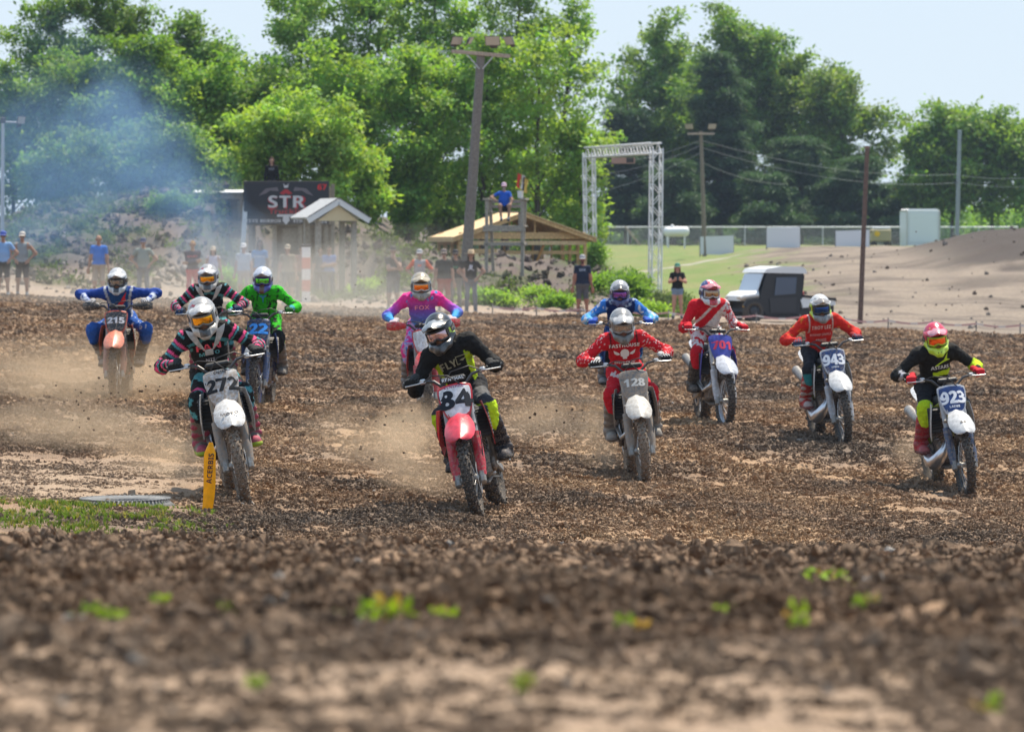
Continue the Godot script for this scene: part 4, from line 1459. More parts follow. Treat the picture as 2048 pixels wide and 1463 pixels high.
func rider_meshes() -> void:
	fold_noise.seed = 3
	fold_noise.frequency = 1.0
	fold_noise.noise_type = FastNoiseLite.TYPE_SIMPLEX_SMOOTH
	# a gloved hand closed round a bar that runs along x; the thumb side is -x
	var g := Body.new()
	g.cell = 0.0045
	g.k = 170.0
	g.bone(Vector3(-0.026, 0.016, -0.03), Vector3(0.026, 0.014, -0.028), 0.021, 0.019)
	g.bone(Vector3(-0.024, 0.030, -0.012), Vector3(0.030, 0.027, -0.012), 0.014, 0.012)
	g.bone(Vector3(0, 0.022, -0.035), Vector3(0, 0.03, -0.10), 0.026, 0.031, Vector3(1.12, 0.9, 1))
	for i in 4:
		var x := -0.033 + 0.0225 * i
		var k: float = [0.95, 1.05, 1.0, 0.84][i]
		var p := [Vector3(x, 0.031, -0.008), Vector3(x, 0.026 * k, 0.022 * k), Vector3(x * 1.02, -0.006, 0.031 * k), Vector3(x, -0.023, 0.012)]
		for j in 3: g.bone(p[j], p[j + 1], 0.0108 - 0.0007 * j, 0.0101 - 0.0007 * j)
	g.bone(Vector3(-0.034, 0.012, -0.032), Vector3(-0.044, -0.012, -0.018), 0.013, 0.011)
	g.bone(Vector3(-0.044, -0.012, -0.018), Vector3(-0.030, -0.027, 0.004), 0.011, 0.009)
	g.build()
	rd["hand"] = g
	# boot: origin under the ankle at the sole, toe towards +z
	var b := Body.new()
	b.cell = 0.009
	b.k = 75.0
	b.bone(Vector3(0, 0.10, -0.015), Vector3(0, 0.36, 0.072), 0.055, 0.073)
	b.bone(Vector3(0, 0.055, -0.045), Vector3(0, 0.10, -0.02), 0.046, 0.05)
	b.bone(Vector3(0, 0.062, 0.0), Vector3(0, 0.048, 0.175), 0.047, 0.040, Vector3(1.05, 0.9, 1))
	b.bone(Vector3(0, 0.014, -0.05), Vector3(0, 0.014, 0.185), 0.042, 0.042, Vector3(1.1, 0.42, 1))
	for i in 4: b.bone(Vector3(-0.05, 0.10 + 0.07 * i, 0.035 + 0.022 * i), Vector3(0.055, 0.10 + 0.07 * i, 0.035 + 0.022 * i), 0.016, 0.016)
	b.build()
	rd["boot"] = b
	# helmet: origin at its middle, the face towards +z
	var h := Body.new()
	h.cell = 0.0075
	h.k = 80.0
	h.bone(Vector3(0, 0.025, -0.02), Vector3(0, 0.02, 0.0), 0.118, 0.116, Vector3(1.0, 1.08, 1.14))
	h.bone(Vector3(0, -0.055, -0.05), Vector3(0, -0.05, -0.01), 0.094, 0.09, Vector3(1.1, 1, 1.1))
	for s in [-1, 1]:
		h.bone(Vector3(0.100 * s, -0.055, 0.02), Vector3(0.070 * s, -0.095, 0.125), 0.028, 0.025)
		h.bone(Vector3(0.070 * s, -0.095, 0.125), Vector3(0.018 * s, -0.122, 0.20), 0.025, 0.026)
		h.bone(Vector3(0.050 * s, -0.072, 0.15), Vector3(0.012 * s, -0.085, 0.19), 0.018, 0.02)
	h.bone(Vector3(-0.085, -0.005, 0.15), Vector3(0.085, -0.005, 0.15), 0.052, 0.052, Vector3(1, 0.95, 1.3), true)
	h.bone(Vector3(0, -0.18, -0.01), Vector3(0, -0.135, 0.06), 0.085, 0.07, Vector3.ONE, true)
	h.build()
	rd["helmet"] = h
	var rows := []
	for i in 8:   # peak
		var u := i / 7.0
		var r := []
		for j in 11:
			var w := lerpf(-1, 1, j / 10.0)
			var half := lerpf(0.118, 0.096, u * u) * (1.0 - 0.18 * smoothstep(0.75, 1.0, u))
			r.append(Vector3(half * w, lerpf(0.106, 0.098, u) + 0.016 * sin(u * PI) - lerpf(0.05, 0.03, u) * w * w + 0.012 * (1 - smoothstep(0.15, 0.4, absf(w))), lerpf(0.03, 0.245, u) - 0.06 * w * w))
		rows.append(r)
	rd["peak"] = panel(rows, 0.005)
	rd["vent"] = MB.new().box(T(Vector3(0, -0.098, 0.215), Vector3(-12, 0, 0)), Vector3(0.05, 0.03, 0.02), 0.008).box(T(Vector3(0.052, -0.092, 0.178), Vector3(-8, 38, 0)), Vector3(0.03, 0.022, 0.014), 0.005).box(T(Vector3(-0.052, -0.092, 0.178), Vector3(-8, -38, 0)), Vector3(0.03, 0.022, 0.014), 0.005).mesh()
	rows = []
	for i in 6:   # lens
		var u := i / 5.0
		var r := []
		for j in 13:
			var a := lerpf(-1.05, 1.05, j / 12.0)
			var dip := 0.022 * exp(-pow(a / 0.22, 2.0)) * (1 - u)
			r.append(Vector3(0.10 * sin(a), lerpf(-0.047, 0.036, u) + dip + 0.006 * absf(a) * (1 - u), 0.048 + 0.108 * cos(a) - 0.008 * pow(absf(u - 0.5) * 2, 2)))
		rows.append(r)
	rd["lens"] = panel(rows, 0.003)
	var rim := []
	for j in 13: rim.append(rows[0][j])
	for i in range(1, 6): rim.append(rows[i][12])
	for j in range(11, -1, -1): rim.append(rows[5][j])
	for i in range(4, -1, -1): rim.append(rows[i][0])
	rd["goggle_frame"] = MB.new().tube(rim, 0.0105, 7, false).mesh()
	rows = []
	for i in 3:
		var r := []
		for j in 17:
			var a := lerpf(1.15, TAU - 1.15, j / 16.0)
			r.append(Vector3(0.125 * sin(a), lerpf(-0.028, 0.018, i / 2.0), -0.018 + 0.142 * cos(a)))
		rows.append(r)
	rd["strap"] = panel(rows, 0.004)

func cloth(key := "cloth", rough := 0.82) -> StandardMaterial3D:
	if not mats.has(key):
		var m := mat(key, Color.WHITE, rough)
		m.vertex_color_use_as_albedo = true
		worn(m, noise_tex(51, 0.02, 0.82, 1.0, 256), 6.0)
		m.metallic_specular = 0.3
		if key == "boot leather": muddied(m, 0.3)
	return mats[key]

func kit(who: String, bone: int, t: float, p: Vector3) -> Color:
	# bones: 0 pelvis 1 belly 2 chest 3 shoulders, 4 5 upper arm, 6 7 forearm, 8 9 thigh, 10 11 shin, 12 neck, 13 head, 14 15 knee
	if bone == 13: return SKIN
	var sx := 1.0 if p.x > 0 else -1.0
	var ax := absf(p.x)
	var leg := bone == 0 or bone in [8, 9, 10, 11, 14, 15]
	var n := fold_noise.get_noise_3d(p.x * 14, p.y * 9, p.z * 9)
	match who:
		"84":
			if leg:
				if bone in [14, 15] : return NEON if t > -0.15 else Color(0.05, 0.05, 0.055)
				if bone >= 10: return NEON
				return Color(0.13, 0.13, 0.135) if (bone != 0 and t > 0.35 and t < 0.72) else Color(0.03, 0.03, 0.032)
			if bone in [1, 2] and ax > 0.112 and p.y < 1.36 and p.y > 1.08: return NEON
			if bone in [4, 5] and t > 0.62 and t < 0.78 and p.z > -0.74: return NEON if n > 0.15 else BLACK
			return BLACK
		"272":
			if leg:
				if bone in [8, 9]: return [BLACK, TEAL, BLACK, PINK][int(clampf(t * 4.2, 0, 3))] if n > -0.15 else BLACK
				if bone in [14, 15]: return TEAL if n > 0.1 else BLACK
				return BLACK
			if bone >= 4 and bone <= 7:
				var q := fposmod(t * 3.1 + bone * 0.13, 1.0)
				if q < 0.24: return PINK
				if q < 0.5 and q > 0.33: return TEAL
				return BLACK
			if bone in [1, 2] and ax > 0.135: return TEAL if p.y > 1.28 else (PINK if p.y < 1.16 else BLACK)
			if bone in [1, 2, 3] and absf(p.y - 1.375 + 0.3 * ax) < 0.014: return TEAL
			return BLACK
		"22":
			var G := Color(0.035, 0.50, 0.012)
			if leg: return G if n > 0.05 and bone < 12 else BLACK
			if bone in [6, 7] and t > 0.75: return Color(0.05, 0.35, 0.40)
			var v := fold_noise.get_noise_3d(p.x * 34, p.y * 9, p.z * 14)
			if bone in [1, 2] and ax > 0.045 and v > 0.12: return BLACK
			if bone in [3, 4, 5] and v > 0.3: return BLACK
			return G
		"215":
			var B := Color(0.018, 0.06, 0.30)
			if leg:
				if bone >= 10 and bone <= 13: return Color(0.30, 0.30, 0.32)
				return WHITE if n > 0.38 else Color(0.03, 0.11, 0.42)
			if bone in [4, 5, 6, 7]:
				if p.y < lerpf(1.37, 1.33, t) - 0.045 and bone < 6: return Color(0.75, 0.03, 0.03)
				if bone >= 6 and t > 0.35 and n > -0.1: return Color(0.55, 0.6, 0.72)
				return B
			if bone in [1, 2, 3] and absf(ax - 0.115 - 0.25 * absf(p.y - 1.25)) < 0.016: return Color(0.5, 0.52, 0.58)
			return B if ax > 0.12 else Color(0.03, 0.10, 0.28)
		"pink":
			var k := clampf((p.y - 1.08) / 0.34, 0, 1)
			if bone in [6, 7]: k = clampf(0.4 - t, 0, 1)
			if bone in [4, 5]: k = clampf(1.2 - t * 0.8, 0, 1)
			var P := Color(0.85, 0.045, 0.30)
			var U := Color(0.07, 0.35, 0.80)
			if leg: return P if n > 0.05 else (Color(0.55, 0.45, 0.70) if n > -0.25 else U)
			if bone in [3] and n > 0.3: return U
			return U.lerp(Color(0.25, 0.12, 0.60), clampf(k * 2, 0, 1)).lerp(P, clampf(k * 2 - 1, 0, 1))
		"128":
			if leg: return WHITE if bone in [8, 9] and t > 0.22 and t < 0.42 and n > 0.12 else RED
			if bone in [4, 5, 6, 7] and fold_noise.get_noise_3d(p.x * 60, p.y * 40, p.z * 40) > 0.33 and p.y > 1.2: return WHITE
			if bone == 3 and absf(ax - 0.13) < 0.008: return BLACK
			if bone in [1] and ax > 0.14: return BLACK
			return RED
		"blue":
			var N := Color(0.01, 0.03, 0.14)
			if leg: return N if n < 0.15 else Color(0.05, 0.22, 0.55)
			if bone in [4, 5, 6, 7]: return (Color(0.04, 0.20, 0.62) if t < 0.55 and bone < 6 else Color(0.12, 0.42, 0.85)) if n > -0.25 else WHITE
			if bone == 3 and n > 0.25: return Color(0.45, 0.55, 0.7)
			return N
		"701":
			if leg:
				if bone >= 10 and bone < 12: return RED
				if bone in [14, 15]: return RED
				return WHITE if n > -0.05 else RED
			var dg := p.x * 1.1 - (p.y - 1.28)
			if bone in [4, 6]: return RED * 1.1
			if bone in [5, 7]: return WHITE if absf(fold_noise.get_noise_3d(p.x * 20, p.y * 12, p.z * 12)) > 0.12 else RED
			if bone in [1, 2, 3] and absf(dg + 0.09) < 0.022: return WHITE
			return WHITE if dg > 0.06 else RED * 1.1
		"943":
			var R := Color(0.62, 0.03, 0.022)
			if leg:
				if bone in [14, 15] and t > 0.4: return Color(0.03, 0.22, 0.25)
				return Color(0.02, 0.024, 0.035)
			if bone in [1, 2, 3] and absf(ax - 0.135) < 0.010 and p.y > 1.28: return Color(0.6, 0.55, 0.52)
			if bone in [4, 5] and n > 0.32: return Color(0.65, 0.22, 0.03)
			return R
		"923":
			if leg:
				if bone in [14] or (bone == 10 and t < 0.4): return NEON
				return BLACK * 1.4
			if bone in [5] and t > 0.72 or bone == 7 and t < 0.75: return NEON
			if bone == 6 and t > 0.3 and n > 0.05: return Color(0.4, 0.4, 0.45)
			if bone in [1, 2] and p.x > -0.045 and absf(p.y - 1.185 - 0.12 * p.x) < 0.022 + 0.06 * maxf(p.x, 0): return NEON
			return BLACK
	return BLACK

func helmet_paint(who: String, p: Vector3) -> Color:
	var ax := absf(p.x)
	var inside := p.z > 0.05 and absf(p.y + 0.005) < 0.055 and ax < 0.1 and p.z < 0.13
	if inside: return Color(0.01, 0.01, 0.01)
	var chin := p.y < -0.055 and p.z > 0.03
	var n := fold_noise.get_noise_3d(p.x * 14, p.y * 14, p.z * 10)
	match who:
		"84": return NEON if ax > 0.095 and absf(p.y + 0.02 - p.z * 0.3) < 0.022 else (Color(0.06, 0.06, 0.065) if chin and n > 0.1 else Color(0.02, 0.02, 0.022))
		"272", "272b":
			if chin: return Color(0.50, 0.47, 0.42) if ax > 0.045 or p.y < -0.115 else Color(0.05, 0.05, 0.05)
			if p.x < -0.05 and p.y < 0.07: return Color(0.05, 0.12, 0.32) if n > 0 else Color(0.4, 0.4, 0.42)
			if p.x < -0.03 and n > 0.25: return Color(0.5, 0.05, 0.06)
			return Color(0.42, 0.41, 0.40)
		"22": return Color(0.03, 0.025, 0.30) if chin and ax > 0.03 else (Color(0.06, 0.06, 0.2) if p.y < 0.02 and ax > 0.09 and n > 0 else (Color(0.12, 0.05, 0.02) if chin else Color(0.62, 0.65, 0.72)))
		"215": return Color(0.05, 0.05, 0.055) if (p.y < 0.03 and p.y > -0.05 and ax > 0.07) or (chin and ax < 0.035 and p.y > -0.11) else Color(0.60, 0.60, 0.61)
		"pink": return Color(0.30, 0.27, 0.22) if chin else (Color(0.03, 0.05, 0.06) if p.y < 0.06 else Color(0.45, 0.38, 0.27))
		"128": return Color(0.14, 0.13, 0.12) if chin else Color(0.36, 0.36, 0.36)
		"blue": return Color(0.02, 0.025, 0.14) if p.y < 0.0 else (Color(0.48, 0.48, 0.5) if n > -0.3 else Color(0.08, 0.12, 0.3))
		"701":
			if chin: return RED if ax < 0.05 and p.y > -0.125 else WHITE
			if p.x < -0.04 and n > -0.2: return Color(0.04, 0.06, 0.22)
			return Color(0.72, 0.08, 0.12) if n > -0.1 else WHITE
		"943": return NEON if ax > 0.10 and p.y < 0.06 and p.z > -0.05 else (Color(0.22, 0.22, 0.22) if chin else (Color(0.08, 0.08, 0.08) if n > 0.35 else WHITE))
		"923": return NEON if chin or (ax > 0.1 and p.y < 0.0) else (Color(0.75, 0.5, 0.04) if n > 0.38 else Color(0.70, 0.03, 0.09))
	return WHITE

func on_body(b: Body, m: MB, x: float, y: float, z0: float, slant := 0.0) -> MB:   # lay flat shapes on the front of a body
	var c := cos(slant)
	var s := sin(slant)
	for i in m.v.size():
		var p := m.v[i]
		var q := Vector2(x + p.x * c - p.y * s, y + p.x * s + p.y * c)
		m.v[i] = Vector3(q.x, q.y, b.front(q.x, q.y, z0, z0 - 0.7) + 0.010 + p.z)
	return m

func rider(c: Dictionary, xf: Transform3D) -> void:
	var who: String = c.kit
	var o := thing("person", c.rider, "person", xf, "")
	var S := steer_xf(c.get("steer", 0.0))
	var dx: float = c.get("shift", 0.0)
	var up: float = c.get("up", 0.0)
	var hip := Vector3(dx * 0.3, 1.07 + up, -1.08)
	var chest := Vector3(dx * 0.8, 1.31 + up, -0.86)
	var sh := Vector3(dx, 1.405 + up, -0.79)
	var roll: float = deg_to_rad(c.get("roll", 0.0))
	var ar := Vector3(cos(roll), sin(roll), 0)
	var head := Vector3(dx * 1.15 + c.get("head_x", 0.0), 1.565 + up + c.get("head_y", 0.0), -0.70)
	var b := Body.new()
	b.cell = c.get("cell", 0.0135)
	b.bone(hip - ar * 0.07, hip + ar * 0.07, 0.115, 0.115)
	b.bone(hip + Vector3(0, 0.05, 0.03), chest.lerp(hip, 0.25), 0.116, 0.122, Vector3(1.06, 1, 0.9))
	b.bone(chest.lerp(hip, 0.2), chest + Vector3(0, 0.05, 0.03), 0.122, 0.128, Vector3(1.18, 1, 0.86))
	b.bone(sh - ar * 0.15, sh + ar * 0.15, 0.072, 0.072)
	var wr := []
	var hands := []
	for s in [-1, 1]:
		var grip: Vector3 = S * Vector3(0.347 * s, 1.188, -0.469)
		hands.append(grip)
		wr.append(grip + Vector3(0.012 * s, 0.035, -0.085))
	var el := []
	for k in 2:
		var s := -1.0 if k == 0 else 1.0
		var pole := Vector3(c.get("elbow_out", 0.75) * s, c.get("elbow_up", 0.25), -0.6)
		el.append(two_bone(sh + ar * 0.185 * s, wr[k], 0.295, 0.265, pole))
	for k in 2: b.bone(sh + ar * 0.185 * (-1.0 if k == 0 else 1.0), el[k], 0.063, 0.050)
	for k in 2: b.bone(el[k], wr[k], 0.050, 0.034)
	var ank := []
	var kn := []
	var hj := []
	for k in 2:
		var s := -1.0 if k == 0 else 1.0
		ank.append(Vector3(0.222 * s, 0.52, -0.935))
		hj.append(hip + Vector3(0.10 * s, -0.02, 0.02))
		kn.append(two_bone(hj[k], ank[k] + Vector3(0, 0, -0.02), 0.435, 0.435, Vector3(c.get("knee_out", 0.12) * s, 0.1, 1.0)))
	for k in 2: b.bone(hj[k], kn[k], 0.085, 0.062)
	for k in 2: b.bone(kn[k], ank[k], 0.060, 0.036)
	b.bone(sh, head - Vector3(0, 0.09, 0.01), 0.062, 0.058)
	b.bone(head + Vector3(0, 0.0, -0.01), head + Vector3(0, -0.04, 0.035), 0.092, 0.07, Vector3(0.86, 1.05, 1))
	for k in 2: b.bone(kn[k] + Vector3(0, 0.03, 0.015), kn[k] + Vector3(0, -0.12, 0.0), 0.066, 0.056)
	b.build()
	part(o, "body", body_mb(b, func(bn, t, p): return kit(who, bn, t, p - Vector3(dx * clampf((p.y - 1.0) / 0.4, 0, 1), up, 0)), 0.0105).mesh(true), cloth())
	# gloves, boots
	for k in 2:
		var s := -1.0 if k == 0 else 1.0
		var hd: Body = rd["hand"]
		var gc: Array = c.glove
		var mb := body_mb(hd, func(_bn, _t, p): return gc[1] if p.z < -0.055 or (p.y > 0.028 and fposmod(p.x * 40, 1.0) < 0.4) else gc[0])
		var mm := MB.new().put(mb, T(Vector3.ZERO, Vector3(8, 0, 0), Vector3(1.06 if k else -1.06, 1.06, 1.06)))
		part(o, "glove", mm.mesh(true), cloth(), Transform3D(S.basis * Basis(Vector3.UP, deg_to_rad(20.0 * s)), hands[k]))
		var bt: Body = rd["boot"]
		var bc: Array = c.boot
		var bm := body_mb(bt, func(bn, t, p): return bc[2] if bn == 3 or p.y < 0.022 else (bc[1] if bn >= 4 or (bn == 2 and t > 0.72) else bc[0]))
		var want: Vector3 = (kn[k] - ank[k]) / (kn[k].y - ank[k].y)
		for i in bm.v.size():
			var q: Vector3 = bm.v[i]
			if q.y > 0.1: bm.v[i] += Vector3(clampf(want.x, -0.6, 0.6), 0, clampf(want.z - 0.333, -0.3, 0.75)) * (q.y - 0.1)
			bm.v[i].x *= 1.12
		part(o, "boot", bm.mesh(true), cloth("boot leather", 0.6), T(Vector3(0.222 * s, 0.409, -0.93)))
	# helmet
	var tilt: Array = c.get("tilt", [14, 0, 0])
	var hx := Transform3D(Basis.from_euler(Vector3(tilt[0], tilt[1], tilt[2]) * PI / 180), head)
	var he := part(o, "helmet", body_mb(rd["helmet"], func(_bn, _t, p): return helmet_paint(who, p)).mesh(true), shell_mat(), hx)
	part(he, "peak", rd["peak"], plastic(c.peak, 0.0))
	if c.has("peak_mark"): part(he, "peak_graphic", peak_mark(), plastic(c.peak_mark, 0.0))
	part(he, "mouth_vent", rd["vent"], mat("black plastic", Color(0.022, 0.022, 0.024), 0.5))
	part(he, "goggle_frame", rd["goggle_frame"], plastic(c.goggle, 0.0))
	part(he, "goggle_strap", rd["strap"], plastic(c.get("strap", Color(0.03, 0.03, 0.03)), 0.3))
	var lm: StandardMaterial3D
	if c.has("clear_lens"):
		lm = mat("clear lens", Color(0.5, 0.4, 0.3), 0.05)
		lm.transparency = BaseMaterial3D.TRANSPARENCY_ALPHA
		lm.albedo_color.a = 0.22
	else:
		lm = mat("lens " + who, c.lens, 0.12, 0.85)
	part(he, "lens", rd["lens"], lm)
	if c.get("brace", false):
		var m := MB.new()
		for sd in [-1.0, 1.0]:
			var strip := []
			for q in [[0.128, 0.095, 0.075], [0.124, 0.075, 0.075], [0.110, 0.035, 0.072], [0.088, -0.01, 0.066], [0.060, -0.06, 0.055], [0.030, -0.09, 0.04]]:
				var r := []
				for j in 4: r.append(Vector3((q[0] + q[2] * (j / 3.0 - 0.5)) * sd, q[1] + 0.012 * j, 0))
				strip.append(r)
			m.sheet(strip, 0.016)
		m.box(T(Vector3(0, -0.085, 0)), Vector3(0.07, 0.05, 0.016), 0.006)
		on_body(b, m, dx, 1.335 + up, -0.35, 0.0)
		for i in m.v.size(): m.v[i].z += 0.016
		part(o, "neck_brace", m.mesh(), plastic(Color(0.66, 0.66, 0.64), 0.0))
	for tx in c.get("chest", []):   # [text, height, y, colour, width, slant]
		var m := on_body(b, letters(tx[0], tx[1], 0.004, tx[4]), dx * 0.9 + (tx[6] if tx.size() > 6 else 0.0), tx[2] + up, -0.35, tx[5])
		part(o, "jersey_lettering", m.mesh(), mat("jersey ink " + who + tx[0], tx[3], 0.8))
	if c.has("emblem"):
		var m := MB.new()
		for poly in c.emblem[0]:
			var pp := PackedVector2Array()
			for q in poly: pp.append(Vector2(q[0], q[1]))
			m.prism(pp, 0.004, Transform3D())
		on_body(b, m, dx * 0.9 + c.emblem[2], c.emblem[3] + up, -0.35, 0.0)
		part(o, "jersey_emblem", m.mesh(), mat("emblem " + who, c.emblem[1], 0.8))
	b.drop()

func peak_mark() -> ArrayMesh:
	if not rd.has("mark"):
		var rows := []
		for i in 8:
			var u := lerpf(0.35, 0.98, i / 7.0)
			var r := []
			for j in 9:
				var w := lerpf(-1, 1, j / 8.0) * lerpf(0.75, 0.9, u)
				var zig: float = 0.05 * absf(fposmod(j * 0.5, 1.0) - 0.5) * (1 - i / 7.0)
				var half := lerpf(0.118, 0.096, u * u) * (1.0 - 0.18 * smoothstep(0.75, 1.0, u))
				r.append(Vector3(half * w, lerpf(0.106, 0.098, u) + 0.016 * sin(u * PI) - lerpf(0.05, 0.03, u) * w * w + 0.0165 + 0.012 * (0 - smoothstep(0.15, 0.4, absf(w))), lerpf(0.03, 0.245, u) - 0.06 * w * w + zig))
			rows.append(r)
		rd["mark"] = panel(rows, 0.002)
	return rd["mark"]

func shell_mat() -> StandardMaterial3D:
	if not mats.has("helmet shell"):
		var m := mat("helmet shell", Color.WHITE, 0.3)
		m.vertex_color_use_as_albedo = true
		m.clearcoat_enabled = true
		m.clearcoat = 0.6
		m.clearcoat_roughness = 0.12
		worn(m, noise_tex(52, 0.015, 0.72, 1.0, 256), 5.0)
	return mats["helmet shell"]
